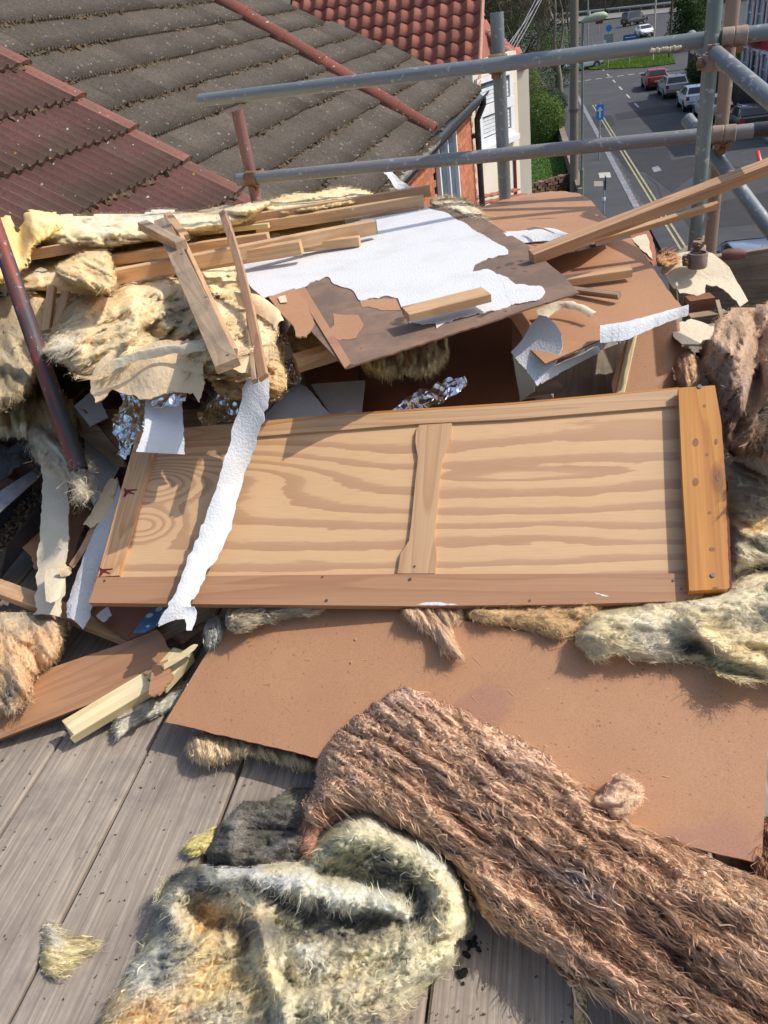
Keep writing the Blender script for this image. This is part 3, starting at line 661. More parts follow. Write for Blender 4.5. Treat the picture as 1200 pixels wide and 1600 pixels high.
car('black hatchback with a yellow number plate, nearest in the parked row', cpos(1178, 213), hd, carpaint('paint_black', (.012, .012, .014)), roofm=steel)
wc = cpos(1003, 57); car('white saloon coming towards the junction on the main road', wc + SDIR * 2, hd + math.pi + .12, carpaint('paint_white2', (.8, .8, .8)), 'saloon', 'white_car')
car('dark grey van driving on the far side of the main road', cpos(975, 42), hd - .95, carpaint('paint_dark', (.03, .035, .04)), 'van', 'dark_van', L=4.4, H=1.55, Wd=1.8)
car('pale blue car at the junction, mostly behind the upper rail', cpos(938, 104) , hd + 1.9, carpaint('paint_ice', (.5, .6, .64)), 'saloon', 'turning_car')
# blue covered car just below the toe board
car('blue grey car parked right below the scaffold with only its roof and screen showing', G(1190, 478), hd, carpaint('paint_blue', (.16, .22, .32)))
# ================================================================ RIGHT SIDE
fence = thing('dark_fence', 'dark brown boarded fence behind the parked cars', 'fence', SL(20, 9.2))
fm = simple('fence_dark', (.075, .05, .04), (.05, .036, .03), 5, .9, vary=.3)
fb = MB(); fb.box((0, 0, 0), .14, .03, 1.9); fme = mesh('board', fb.v, fb.f, fm)
mxs = Matrix.Rotation(ang, 4, 'Z')
for i in range(185): link('board', fme, fence, Matrix.Translation(SL(9 + i * .16, 9.25 + rnd.uniform(-.01, .01), GND + 1.05)) @ mxs)
fp = MB(); fp.box((0, 0, 0), .12, .12, 2.1); fpm = mesh('post', fp.v, fp.f, fm)
for i in range(13): link('post', fpm, fence, Matrix.Translation(SL(9 + i * 2.5, 9.36, GND + 1.05)) @ mxs)
bush('hedge', 'ivy hedge growing over the dark fence behind the parked cars', SL(35, 10.7), 1.5, 5000, .08, GD, .9, parts=[(0, 0, 1, 1), (1.1, 1, 1, .9), (-1.0, -1, .9, .9), (2, 2, .8, .8)])
rb = thing('red_building', 'bright red rendered building with white columned windows', 'building', SL(20, 13))
redm = simple('red_render', (.52, .02, .03), (.44, .018, .028), 1.2, .7)
q = MB(); q.box(SL(19.5, 15.2, GND + 5), 22, 7, 10, mxs); q.build('wall', redm, rb)
def rbox(nm, a, z, off, la, lz, th, m, par): 
    q = MB(); q.box(SL(a, 11.68 - off, GND + z), la, th, lz, mxs); return q.build(nm, m, par)
winm = simple('window_glass', (.10, .13, .16), (.2, .24, .28), 1.5, .15)
for fl in (1.7, 4.9, 7.6):
    for i in range(8):
        a = 10 + i * 2.7
        f = rbox('window', a, fl, .02, 1.3, 1.7, .06, winm, rb)
        for s_ in (-1, 1):
            c_ = MB(); bp_ = SL(a + s_ * .82, 11.56, GND + fl - .95); c_.tube([bp_, bp_ + Z * .12, bp_ + Z * .2, bp_ + Z * 1.7, bp_ + Z * 1.8, bp_ + Z * 1.95], [.17, .17, .1, .1, .16, .18], 10); c_.build('column', whitep, f)
        rbox('sill', a, fl - .98, .12, 2.0, .12, .24, whitep, f); rbox('lintel', a, fl + 1.05, .1, 2.0, .16, .2, whitep, f)
        rbox('frame', a, fl, .06, .07, 1.7, .08, whitep, f); rbox('frame', a, fl, .06, 1.3, .07, .08, whitep, f)
q = MB(); q.box(SL(27, 11.1, GND + 3.4), 3, 1.1, .25, mxs); q.build('canopy', M['blackpl'], rb)
q = MB(); q.box(SL(27, 11.6, GND + 1.2), 1.1, .1, 2.3, mxs); q.build('door', trimm, rb)
# ================================================================ NEIGHBOUR HOUSE
d1 = Vector((0.32036992, 0.94729252, 0)); d2 = Vector((0.77931792, -0.26356169, -0.56850578)).normalized(); rn = d2.cross(d1).normalized()
if rn.z < 0: rn = -rn
RP = PD(143, 180, 4.8)
def RO(s, t, h=0): return RP + d1 * s + d2 * t + rn * h
def st_of(p): q = p - RP; return q.dot(d1), q.dot(d2)
def onroof(x, y): d = Vector(ray(x, y)); return d * (RP.dot(rn) / d.dot(rn))
house = thing('brick_house', 'neighbouring house with a grey ribbed tile roof and orange brick wall', 'house', RO(2, 1.4) + Vector((0, 0, GND - RO(2, 1.4).z)))
def tile_mat(name, c, c2, c3, per=None, lo=.35, whites=.70):
    m, t, b = newmat(name); v = coords(t); vs = coords(t, (6, 26, 6))
    col = ramp(t, noise(t, v, 5, 5, .7), [(.3, c), (.52, c2), (.72, c3)])
    col = mix(t, ramp(t, noise(t, v, 60, 3, .7), [(.45, 0), (.7, .55)]), col, tuple(x * .45 for x in c))
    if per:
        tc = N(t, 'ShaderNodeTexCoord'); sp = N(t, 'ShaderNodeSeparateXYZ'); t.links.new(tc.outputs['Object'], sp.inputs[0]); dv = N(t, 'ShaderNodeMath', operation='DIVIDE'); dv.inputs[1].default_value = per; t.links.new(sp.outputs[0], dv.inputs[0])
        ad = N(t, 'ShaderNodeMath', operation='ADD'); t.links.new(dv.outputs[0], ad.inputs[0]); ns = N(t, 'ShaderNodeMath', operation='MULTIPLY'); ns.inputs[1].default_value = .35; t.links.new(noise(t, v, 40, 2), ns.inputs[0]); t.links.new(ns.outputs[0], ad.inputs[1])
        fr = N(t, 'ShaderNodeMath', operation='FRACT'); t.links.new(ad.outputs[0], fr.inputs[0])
        col = mix(t, ramp(t, fr.outputs[0], [(0, .75), (lo, .85), (lo + .18, 0), (.85, 0), (1, .6)]), col, tuple(x * .30 for x in c))  # troughs between ribs coloured darker: dirt plus painted-in valley shade
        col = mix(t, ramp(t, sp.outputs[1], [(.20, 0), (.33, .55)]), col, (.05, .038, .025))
    for sc, cl, th in ((26, (.40, .39, .34), whites), (17, (.36, .20, .03), .765), (38, (.5, .49, .45), .74)):
        col = mix(t, ramp(t, noise(t, v, sc, 1.5, .4), [(th, 0), (th + .02, .9)]), col, cl)
    col = rnd_value(t, col, .16); setc(t, b, col); b.inputs['Roughness'].default_value = .95
    bump(t, b, noise(t, v, 130, 4, .7), .7, .004); return m
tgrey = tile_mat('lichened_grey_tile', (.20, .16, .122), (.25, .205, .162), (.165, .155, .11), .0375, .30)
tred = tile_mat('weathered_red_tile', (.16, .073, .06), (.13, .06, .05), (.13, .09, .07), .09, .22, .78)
tredl = tile_mat('light_red_tile', (.23, .092, .07), (.18, .078, .06), (.14, .078, .06), whites=.8)
def tile_mesh(name, wd, ln, ribs, amp, m, th=.014, flat=.35, k=5, nl=1):
    # local x across (along d1), y down the slope (d2), z out; the lower edge rides over the next course
    xs = []; 
    for i in range(ribs):
        for j in range(k):
            f = j / k; h = amp * (math.sin(math.pi * max(0, (f - flat)) / (1 - flat)) if f > flat else 0); xs.append(((i + f) * wd / ribs, h))
    xs.append((wd - .003, 0)); v, f = [], []; n = len(xs)
    jit = [random.Random(len(name) + i).uniform(-.003, .003) for i in range(n)]
    for (y, lift) in ((0, .0), (ln + .03, .034)):
        for i, (x, h) in enumerate(xs): v.append((x + .001, y + (jit[i] if y else 0), h + lift))
    for (x, h) in xs: v.append((x + .001, ln + .03, h + .034 - th - .012))
    for i in range(n - 1): f.append((i, i + 1, n + i + 1, n + i)); f.append((n + i, n + i + 1, 2 * n + i + 1, 2 * n + i))
    f = [tuple(reversed(q)) for q in f] if d1.cross(d2).dot(rn) > 0 else f
    return mesh(name, v, f, m)
def rmx(s, t, h=0):
    p = RO(s, t, h); return Matrix(((d1.x, d2.x, rn.x, p.x), (d1.y, d2.y, rn.y, p.y), (d1.z, d2.z, rn.z, p.z), (0, 0, 0, 1)))
SB, TB = st_of(onroof(415, 0)), st_of(onroof(722, 128))
def farlim(t): return SB[0] + (TB[0] - SB[0]) * (t - SB[1]) / (TB[1] - SB[1])
TE = 1.56                                           # eave
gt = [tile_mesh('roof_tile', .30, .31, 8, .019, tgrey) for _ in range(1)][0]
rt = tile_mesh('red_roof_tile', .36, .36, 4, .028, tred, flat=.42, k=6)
vt = tile_mesh('verge_tile', .135, .36, 1, .012, tredl, flat=.2)
cells = []
for r_ in range(-7, 6):
    t0 = r_ * .31 + .0; wdt = .30
    for i in range(0, 30):
        s0 = .02 + i * wdt + (.15 if r_ % 2 else 0) - .15
        if s0 > farlim(t0 + .15) - .06 or t0 + .31 > TE + .1: continue
        q = proj(RO(s0 + .15, t0 + .15))
        if -60 < q[0] < 780 and -60 < q[1] < 400: cells.append((q[2], s0, t0))
cells.sort()
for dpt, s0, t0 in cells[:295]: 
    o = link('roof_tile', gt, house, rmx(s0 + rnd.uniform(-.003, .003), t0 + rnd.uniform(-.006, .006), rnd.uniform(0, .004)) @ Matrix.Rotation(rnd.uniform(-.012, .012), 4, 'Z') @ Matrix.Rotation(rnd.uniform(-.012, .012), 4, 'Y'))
if len(cells) > 295:
    q = MB()
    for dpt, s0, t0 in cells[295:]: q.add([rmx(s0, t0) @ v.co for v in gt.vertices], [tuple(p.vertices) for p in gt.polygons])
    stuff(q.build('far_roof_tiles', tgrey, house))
for r_ in range(-4, 5):
    t0 = r_ * .36 - .10
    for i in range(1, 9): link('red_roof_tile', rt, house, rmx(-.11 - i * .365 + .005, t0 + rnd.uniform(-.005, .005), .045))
    link('verge_tile', vt, house, rmx(-.115, t0 + rnd.uniform(-.004, .004), .062))
# under-roof board so no sky shows between the tiles
q = MB(); a_ = [(-3.3, -2.3), (farlim(-2.3) - .05, -2.3), (farlim(TE) - .05, TE - .02), (-3.3, TE - .02)]
q.v = [RO(s, t, h) for h in (-.09, -.02) for s, t in a_]; q.f = [(4, 7, 6, 5), (0, 1, 2, 3), (0, 4, 5, 1), (1, 5, 6, 2), (2, 6, 7, 3), (3, 7, 4, 0)]; q.build('roof_deck', M['dark'], house)
# party ridge: half round red tiles running down the slope
def half_round(name, r, ln, m, n=10, th=.014):
    v, f = [], []
    for y, rr in ((0, r * .93), (ln * .88, r), (ln * .90, r * 1.07), (ln, r * 1.07)):
        for k in range(n + 1): a = math.pi * k / n; v.append((-math.cos(a) * rr, y, math.sin(a) * rr * .85))
    for y in (ln, ):
        for k in range(n + 1): a = math.pi * k / n; v.append((-math.cos(a) * (r - th), y, math.sin(a) * (r - th) * .85))
    for i in range(4):
        for k in range(n): q = (i * (n + 1) + k, i * (n + 1) + k + 1, (i + 1) * (n + 1) + k + 1, (i + 1) * (n + 1) + k); f.append(q)
    me = mesh(name, v, f, m, True); return me
ridgem = tile_mat('red_ridge_tile', (.24, .075, .05), (.20, .065, .045), (.17, .08, .06))
hr = half_round('ridge_tile', .105, .45, ridgem)
s_r0 = st_of(onroof(330, 0)); s_r1 = st_of(onroof(640, 190))
for i in range(8):
    t0 = s_r0[1] - .5 + i * .43; s0 = s_r0[0] + (s_r1[0] - s_r0[0]) * (t0 - s_r0[1]) / (s_r1[1] - s_r0[1])
    if t0 > 1.25: continue
    link('ridge_tile', hr, house, rmx(s0, t0, .03))
# moss and debris along each course joint
mv = []; 
R2 = random.Random(3); q = MB()
for r_ in range(-7, 6):
    for gi in range(620):
        s0 = R2.uniform(-3.2, 7.3); t0 = r_ * .31 if s0 > 0 else round(r_ * .31 / .36) * .36 - .10
        if s0 > farlim(t0) - .1 or t0 > TE: continue
        if vn(np.array([[s0 * 2.1, t0 * 3, 0]]), 5)[0] < -.15: continue
        sz = R2.uniform(.006, .026); p = RO(s0, t0 + R2.uniform(.0, .035) + .01, (.055 if s0 < 0 else .012) + sz * .4)
        m3 = Matrix.Rotation(R2.uniform(0, 6), 3, Vector((R2.random(), R2.random(), 1)))
        vv = [Vector(a) * sz for a in ((1.6, 0, 0), (-1.6, 0, 0), (0, 1, 0), (0, -1, 0), (0, 0, .9), (0, 0, -.9))]
        q.add([p + m3 @ a for a in vv], [(0, 2, 4), (2, 1, 4), (1, 3, 4), (3, 0, 4), (2, 0, 5), (1, 2, 5), (3, 1, 5), (0, 3, 5)])
stuff(q.build('roof_moss', M['moss'], house))
# eave gutter
E0, E1 = RO(-1.0, TE), RO(farlim(TE) - .02, TE)
off = Vector((d1.y, -d1.x, 0))
def gutter(nm, p, q_, r, m, par):
    v, f = [], []; n = 8; ax = (q_ - p).normalized(); sd = Vector((ax.y, -ax.x, 0))
    for pt in (p, q_):
        for rr in (r, r - .006):
            for k in range(n + 1): a = math.pi * k / n; v.append(pt + sd * (-math.cos(a) * rr) - Z * math.sin(a) * rr)
    m_ = n + 1
    for k in range(n): f += [(k, k + 1, 2 * m_ + k + 1, 2 * m_ + k), (m_ + k, 3 * m_ + k, 3 * m_ + k + 1, m_ + k + 1)]
    f += [(0, 2 * m_, 3 * m_, m_), (n, m_ + n, 3 * m_ + n, 2 * m_ + n)]
    o = link(nm, mesh(nm, v, f, m), par); smooth_angle(o, 50); return o
gs = RO(3.75, TE)
gutter('gutter', E0 + off * .06 - Z * .02, gs + off * .06 - Z * .02, .062, simple('mossy_gutter', (.35, .33, .28), (.12, .11, .08), 12, .9), house)
gutter('gutter', gs + off * .06 - Z * .02, E1 + off * .06 - Z * .02, .068, M['blackpl'], house)
q = MB(); q.box((E0 + E1) / 2 - off * .02 - Z * .10, (E1 - E0).length, .03, .17, Matrix.Rotation(math.atan2(d1.y, d1.x), 4, 'Z')); q.build('fascia', trimm, house)
q = MB()
for i in range(260):
    f_ = R2.random(); p = E0.lerp(gs, f_) + off * .06 + off * R2.uniform(-.04, .04); sz = R2.uniform(.008, .022)
    q.add([p + Vector(a) * sz for a in ((1.5, 0, -.5), (-1, 1, -.5), (-1, -1, -.5), (0, 0, .8))], [(0, 1, 3), (1, 2, 3), (2, 0, 3), (0, 2, 1)])
stuff(q.build('gutter_debris', M['moss'], house))
# brick wall below the eave
WO = E0 - off * .16; WL = (E1 - E0).length; wr = Matrix.Rotation(math.atan2(d1.y, d1.x), 4, 'Z')
q = MB(); q.box(WO + d1 * WL / 2 - off * .12 + Z * ((GND - E0.z) / 2 - .05), WL, .2, E0.z - GND, wr); q.build('wall', simple('house_mortar', (.50, .44, .36), (.4, .35, .3), 15, .95), house)
obrick = simple('orange_brick', (.50, .175, .085), (.40, .14, .07), 9, .9, vary=.22, bs=.3)
q = MB(); q.box((0, 0, 0), .215, .10, .065); obm = mesh('brick', q.v, q.f, obrick)
# window placed from the photograph: its reveal spans these distances along the wall
def onwall(x, y, push=0):
    d = Vector(ray(x, y)); o_ = WO - off * (.02 - push); return d * (o_.dot(off) / d.dot(off))
wa = [onwall(x, y) for x, y in ((668, 228), (688, 205), (706, 265), (684, 300))]
ws = sorted((p - WO).dot(d1) for p in wa); wz = sorted(p.z for p in wa)
W0_, W1_ = ws[0] + .05, ws[-1] - .05; ZT = E0.z - .17; ZB = ZT - 1.05
print('window', W0_, W1_, ZT, ZB, 'wall', WL)
bl_ = []
for r_ in range(40):
    z = E0.z - .20 - r_ * .075
    for i in range(int(WL / .225)):
        s = i * .225 + (r_ % 2) * .1125 + .11
        if W0_ - .1 < s < W1_ + .1 and ZB < z: continue
        p = WO + d1 * s - off * .065; p.z = z; q = proj(p)
        if 540 < q[0] < 740 and 100 < q[1] < 330: bl_.append((q[2], p))
bl_.sort(key=lambda a: a[0]); bl_.reverse()
print('bricks', len(bl_), 'tiles', len(cells))
for dpt, p in bl_[-295:]: link('brick', obm, house, Matrix.Translation(p + off * .052) @ wr)
if len(bl_) > 295:
    q = MB()
    for dpt, p in bl_[:-295]: q.box(p + off * .052, .215, .10, .065, wr)
    stuff(q.build('brickwork', obrick, house))
wpl = simple('white_upvc', (.78, .79, .81), (.7, .71, .74), 5, .4); wgl = simple('dark_pane', (.04, .06, .08), (.12, .16, .2), 2, .1)
win = MB(); win.box(WO + d1 * (W0_ + W1_) / 2 + off * .03 + Z * ((ZT + ZB) / 2 - WO.z), W1_ - W0_, .02, ZT - ZB, wr); wn = win.build('window', wgl, house)
def wbar(nm, s0, s1, z0, z1, pr=.06, th=.05):
    q = MB(); q.box(WO + d1 * (s0 + s1) / 2 + off * pr + Z * ((z0 + z1) / 2 - WO.z), s1 - s0, th, z1 - z0, wr); return q.build(nm, wpl, wn)
wbar('frame', W0_, W0_ + .07, ZB, ZT); wbar('frame', W1_ - .07, W1_, ZB, ZT); wbar('frame', W0_, W1_, ZB, ZB + .07, .062); wbar('frame', W0_, W1_, ZT - .06, ZT, .062)
wbar('mullion', (W0_ + W1_) / 2 - .03, (W0_ + W1_) / 2 + .03, ZB, ZT, .058); wbar('sill', W0_ - .05, W1_ + .05, ZB - .06, ZB, .09, .14)
# downpipe at the end of the wall
dpx = WO + d1 * (WL - .15) + off * .12
q = MB(); top = E1 + off * .06 - Z * .08 - d1 * .15; q.tube([top, top - Z * .08, dpx - Z * .35, Vector((dpx.x, dpx.y, dpx.z - .5)), Vector((dpx.x, dpx.y, GND))], .042, 12)
o = q.build('downpipe', M['blackpl'], house); smooth_angle(o, 60)
for dz in (.55, 1.7, 2.9):
    q = MB(); q.box(Vector((dpx.x, dpx.y, dpx.z - dz)) - off * .03, .13, .12, .05, wr); q.build('pipe_bracket', M['blackpl'], house)
# ================================================================ PANTILE HOUSE
rh_ = thing('pantile_house', 'red pantiled roof over a cream rendered bay with shuttered windows', 'house', Vector((3.2, 13.5, GND)))
EP = PD(745, 150, 13.2)                             # lower right corner of the roof
al = math.radians(17); e1 = Vector((math.cos(al), -math.sin(al), 0)); pt_ = math.radians(42)
e2 = Vector((-math.sin(al) * math.cos(pt_), -math.cos(al) * math.cos(pt_), -math.sin(pt_))); en = e2.cross(e1).normalized()
if en.z < 0: en = -en
def pantile(name, wd, ln, m):
    v, f = [], []; k = 9; n = k + 1
    xs = [(i / k * wd, .030 * math.cos(math.pi * 2 * i / k) + .0) for i in range(n)]
    for y, l in ((0, 0), (ln + .03, .03)):
        for x, h in xs: v.append((x, y, h + l))
    for x, h in xs: v.append((x, ln + .03, h + .01))
    for i in range(k): f.append((i, i + 1, n + i + 1, n + i)); f.append((n + i, n + i + 1, 2 * n + i + 1, 2 * n + i))
    me = mesh(name, v, f, m, True); return me
pm = simple('pantile_red', (.36, .125, .08), (.26, .085, .06), 3.5, .85, vary=.22, c3=(.17, .075, .06))
pme = pantile('pantile', .235, .29, pm)
def pmx(i, j): 
    p = EP - e1 * (.235 * i) - e2 * (.29 * j); return Matrix(((e1.x, e2.x, en.x, p.x), (e1.y, e2.y, en.y, p.y), (e1.z, e2.z, en.z, p.z), (0, 0, 0, 1)))
print('pantile corner', proj(EP - e1 * .235), proj(EP - e2 * 2.0), proj(EP - e1 * 2))
for j in range(1, 13):
    for i in range(1, 16): 
        link('pantile', pme, rh_, pmx(i, j) @ Matrix.Rotation(rnd.uniform(-.01, .01), 4, 'Z'))
q = MB(); c_ = [EP - e1 * a - e2 * b_ for a, b_ in ((-.02, 0), (3.6, 0), (3.6, 3.6), (-.02, 3.6))]; q.v = [p - en * h for h in (.12, .04) for p in c_]
q.f = [(4, 7, 6, 5), (0, 1, 2, 3), (0, 4, 5, 1), (1, 5, 6, 2), (2, 6, 7, 3), (3, 7, 4, 0)]; q.build('roof_deck', M['dark'], rh_)
q = MB(); vb = EP + e1 * .03; q.tube([vb + en * .03, vb - e2 * 3.6 + en * .03], .035, 8); q.build('verge', simple('verge_terracotta', (.50, .27, .17), (.42, .2, .12)), rh_)
greyg = simple('grey_gutter', (.42, .43, .46), (.3, .3, .33), 10, .5)
gutter('gutter', EP - e1 * .9 - e1 * 0 - Z * .02 - e1.cross(Z) * -.0, EP + e1 * .04 - Z * .02, .06, greyg, rh_)
# walls: a return whose shade is put into its grey colour and the cream bay face running away to the right
cream = simple('cream_render', (.74, .66, .53), (.68, .60, .48), 2, .85)
greyw = simple('shade_grey_render', (.50, .48, .47), (.44, .43, .42), 2, .85)
c0 = PD(728, 160, 13.1); baz = math.radians(40); bd = Vector((math.sin(baz), math.cos(baz), 0)); bnn = Vector((bd.y, -bd.x, 0))
bayL = 1.85
top_z = c0.z + .02
def wallq(nm, p, d, ln, z0, z1, m, th=.15, par=rh_, push=0):
    n_ = Vector((d.y, -d.x, 0)); q = MB(); q.box(p + d * ln / 2 - n_ * (th / 2 - push) + Z * ((z0 + z1) / 2 - p.z), ln, th, z1 - z0, Matrix.Rotation(math.atan2(d.y, d.x), 4, 'Z')); return q.build(nm, m, par)
wallq('wall', c0, bd, bayL, GND, top_z, cream)
g0 = PD(706, 160, 12.95); gd = (Vector((c0.x, c0.y, 0)) - Vector((g0.x, g0.y, 0))); gl = gd.length; gd.normalize()
wallq('wall', Vector((g0.x, g0.y, c0.z)), gd, gl - .003, GND, top_z, greyw)
wallq('corner_trim', c0, bd, .16, GND, top_z, simple('cream_trim', (.66, .56, .40)), .05, push=.03)
def onbay(x, y): d = Vector(ray(x, y)); return d * (c0.dot(bnn) / d.dot(bnn))
wq = [onbay(x, y) for x, y in ((741, 125), (741, 235), (800, 118), (800, 228))]
s0w = (wq[0] - c0).dot(bd); z1w = top_z + 0.0; 
for p in wq: print('bay', (p - c0).dot(bd), p.z)
s1w = bayL - .25; zt_, zb_ = wq[0].z, wq[1].z
# upper storey of the bay rises beside the pantiles
wallq('upper_wall', c0 + bd * (s0w - .05), bd, bayL - s0w + .05, top_z + .003, zt_ + .25, cream)
wf = wallq('window', c0 + bd * s0w, bd, s1w - s0w, zb_, zt_, wgl, .03, push=.02)
def wb(nm, a, b_, z0, z1, m=wpl, th=.06, push=.05): return wallq(nm, c0 + bd * a, bd, b_ - a, z0, z1, m, th, wf, push)
zm = zb_ + (zt_ - zb_) * .52
wb('frame', s0w, s0w + .12, zb_, zt_); wb('frame', s1w - .12, s1w, zb_, zt_); wb('frame', s0w + .003, s1w, zb_, zb_ + .12, push=.053); wb('frame', s0w + .003, s1w, zt_ - .08, zt_, push=.053); wb('transom', s0w + .003, s1w, zm - .08, zm + .08, push=.056)
sm = simple('blind_slat', (.74, .76, .78), (.55, .57, .6), 8, .6)
for z0, z1 in ((zb_ + .14, zm - .1), (zm + .1, zt_ - .1)):
    n = int((z1 - z0) / .062)
    for i in range(n): wb('slat', s0w + .14, s1w - .14, z0 + i * .062, z0 + i * .062 + .054, sm, .012, .024)
wb('sill', s0w - .06, s1w + .06, zb_ - .1, zb_ - .003, push=.12, th=.16)
# low porch roof at the foot of the bay
pr = thing('porch', 'small red tiled porch roof with white fascia on the cream house', 'porch', onbay(790, 300))
A = PD(728, 312, 13.3); B = PD(800, 298, 14.2); dd = (B - A).normalized(); oo = Vector((dd.y, -dd.x, 0))
for r_ in range(3):
    for i in range(7):
        q = MB(); q.box(A + dd * (i * .22 + .11) + oo * (r_ * .14) - Z * (r_ * .08), .215, .17, .02, Matrix.Rotation(math.atan2(dd.y, dd.x), 4, 'Z')); q.build('tile', pm, pr)
q = MB(); q.box(A + dd * .8 + oo * .45 - Z * .28, 1.65, .03, .16, Matrix.Rotation(math.atan2(dd.y, dd.x), 4, 'Z')); q.build('fascia', whitep, pr)
# next gable: pinkish hung tiles with a red verge
gp = thing('gable_roof', 'pinkish red plain tiled gable with rounded verge tiles beyond the pantiles', 'house', Vector((4.1, 15.5, GND)))
A = PD(744, 118, 15.0); rt_ = PD(797, 108, 15.2); ex_ = (rt_ - A); ex_.z = 0; ex_.normalize(); ey = Vector((-ex_.y, ex_.x, 0))
sl_ = (ey * .65 + Z * .76).normalized()
pk = simple('pink_tile', (.44, .155, .115), (.38, .13, .10), 4, .8, vary=.12)
q = MB(); q.box((0, 0, 0), .215, .02, .15); 
q2 = [(x, y, z) for x, y, z in q.v]; pkm = mesh('tile', q2, q.f, pk)
nf = ex_.cross(sl_).normalized()
for r_ in range(14):
    for i in range(5):
        if i * .22 > 1.05 - r_ * .055 + (.0): continue
        p = A + ex_ * (i * .22 + .1 + (r_ % 2) * .05) + sl_ * (r_ * .115)
        link('tile', pkm, gp, Matrix(((ex_.x, nf.x, sl_.x, p.x), (ex_.y, nf.y, sl_.y, p.y), (ex_.z, nf.z, sl_.z, p.z), (0, 0, 0, 1))) @ Matrix.Rotation(.12, 4, 'X'))
q = MB(); v_ = [A, A + ex_ * 1.15, A + sl_ * 1.7 + ex_ * .2, A + sl_ * 1.7]; q.v = [p + nf * h for h in (.05, .09) for p in v_]; q.f = [(0, 1, 2, 3), (7, 6, 5, 4), (0, 4, 5, 1), (1, 5, 6, 2), (2, 6, 7, 3), (3, 7, 4, 0)]; q.build('roof_deck', pk, gp)
va, vb_ = PD(742, 38, 15.4), PD(797, 88, 14.9); dv = (vb_ - va) / 5
for i in range(5):
    q = MB(); q.tube([va + dv * i, va + dv * (i + 1.04)], [.10, .115], 12); o = q.build('verge_tile', simple('verge_pink', (.42, .16, .11), (.36, .13, .09), 6, .8) if i == 0 else bpy.data.materials['verge_pink'], gp); smooth_angle(o, 60)
wallq('wall', A - sl_ * .02 - nf * 0, ex_, 1.15, GND, A.z - .03, cream, par=gp)
# brown canopy roofs seen right of the pole, with the white wall below
cn = thing('canopy_roof', 'brown tiled canopy projecting from the cream house over the lawn', 'canopy', Vector((PD(800, 300, 15).x, PD(800, 300, 15).y, GND)))
for (x0, y0, x1, y1) in ((786, 182, 806, 212), (784, 210, 808, 236)):
    A, B = PD(x0, y0, 15.2), PD(x1, y1, 14.9); d_ = (B - A).normalized(); q = MB()
    up2 = Vector((-.5, .6, .6)).normalized(); s_ = d_.cross(up2).normalized()
    for k in range(3):
        a_, b_ = A + d_ * (k * (B - A).length / 3), A + d_ * ((k + 1) * (B - A).length / 3 - .01)
        q = MB(); q.v = [a_, b_, b_ + up2 * .3, a_ + up2 * .3]; q.v += [p - s_ * .05 for p in q.v]; q.f = [(0, 1, 2, 3), (7, 6, 5, 4), (0, 4, 5, 1), (1, 5, 6, 2), (2, 6, 7, 3), (3, 7, 4, 0)]; q.build('tile', simple('canopy_brown', (.28, .15, .11), (.22, .12, .09), 5, .8) if 'canopy_brown' not in bpy.data.materials else bpy.data.materials['canopy_brown'], cn)
A = PD(797, 236, 14.7); q = MB(); q.tube([PD(798, 210, 15.0), A, Vector((A.x, A.y, GND))], .05, 8); q.build('white_post', whitep, cn)
A = PD(801, 232, 14.7); q = MB(); q.tube([A, Vector((A.x, A.y, GND))], .06, 8); q.build('dark_pipe', M['red_stain'], cn)
# overhead wires from the gable to the telegraph pole
for i, (x, y) in enumerate(((790, 84), (794, 86), (798, 88), (786, 80))):
    a_ = PD(x, y, 15.2); b_ = PD(862 + i * 5, -60, 26 + i); mid = a_.lerp(b_, .5) - Z * .12
    q = MB(); q.tube([a_, a_.lerp(mid, .5) - Z * .03, mid, mid.lerp(b_, .5) - Z * .03, b_, tp - Z * (.2 + .1 * i)], .009, 5)
    o = q.build('overhead_wire', simple('wire', (.25, .25, .26)) if i == 0 else bpy.data.materials['wire']); tag(o, ('second highest', 'third highest', 'lowest', 'highest')[i] + ' of the four thin wires from the pink gable to the telegraph pole', 'wire', 'overhead wires above the gable')
# ================================================================ SCAFFOLD
BD = Vector((math.sin(math.radians(14.8)), math.cos(math.radians(14.8)), 0)); BPn = Vector((BD.y, -BD.x, 0)); bang = math.atan2(BD.y, BD.x)
deck = structure(bpy.data.objects.new('scaffold_deck', None)); S.collection.objects.link(deck)
def board_mesh(name, L, W_, T, m, seed):
    R_ = random.Random(seed); v, f = [], []; nx = 14
    for i in range(nx + 1):
        x = (i / nx - .5) * L; wob = R_.uniform(-.0015, .0015)
        for (y, z) in ((-W_ / 2 + wob, -T), (-W_ / 2 + wob, -.004), (-W_ / 2 + .004 + wob, 0), (W_ / 2 - .004 + wob, 0), (W_ / 2 + wob, -.004), (W_ / 2 + wob, -T)): v.append((x, y, z + R_.uniform(-.0006, .0006)))
    for i in range(nx):
        for j in range(6): j2 = (j + 1) % 6; f.append((i * 6 + j, i * 6 + j2, (i + 1) * 6 + j2, (i + 1) * 6 + j))
    f.append((0, 5, 4, 3, 2, 1)); f.append(tuple(nx * 6 + j for j in range(6)))
    me = mesh(name, v, f, m); return me
bms = [board_mesh('board', 4.3, .219, .038, M['deck'], k) for k in range(3)]
refp = P(240, 1320, DECK); ro = refp.dot(BPn)           # middle of the board between the two long gaps
bmat = []
for i in range(-9, 11):
    gap = i * .2265
    c = BD * 1.35 + BPn * (ro + gap + (.012 if i > 3 else 0)) + Z * (DECK + rnd.uniform(-.0015, .0015))
    link('board', bms[i % 3], deck, Matrix.Translation(c) @ Matrix.Rotation(bang + rnd.uniform(-.0015, .0015), 4, 'Z'))
    if -3 < i < 6:
        for end in (-1.9,):
            q = MB()
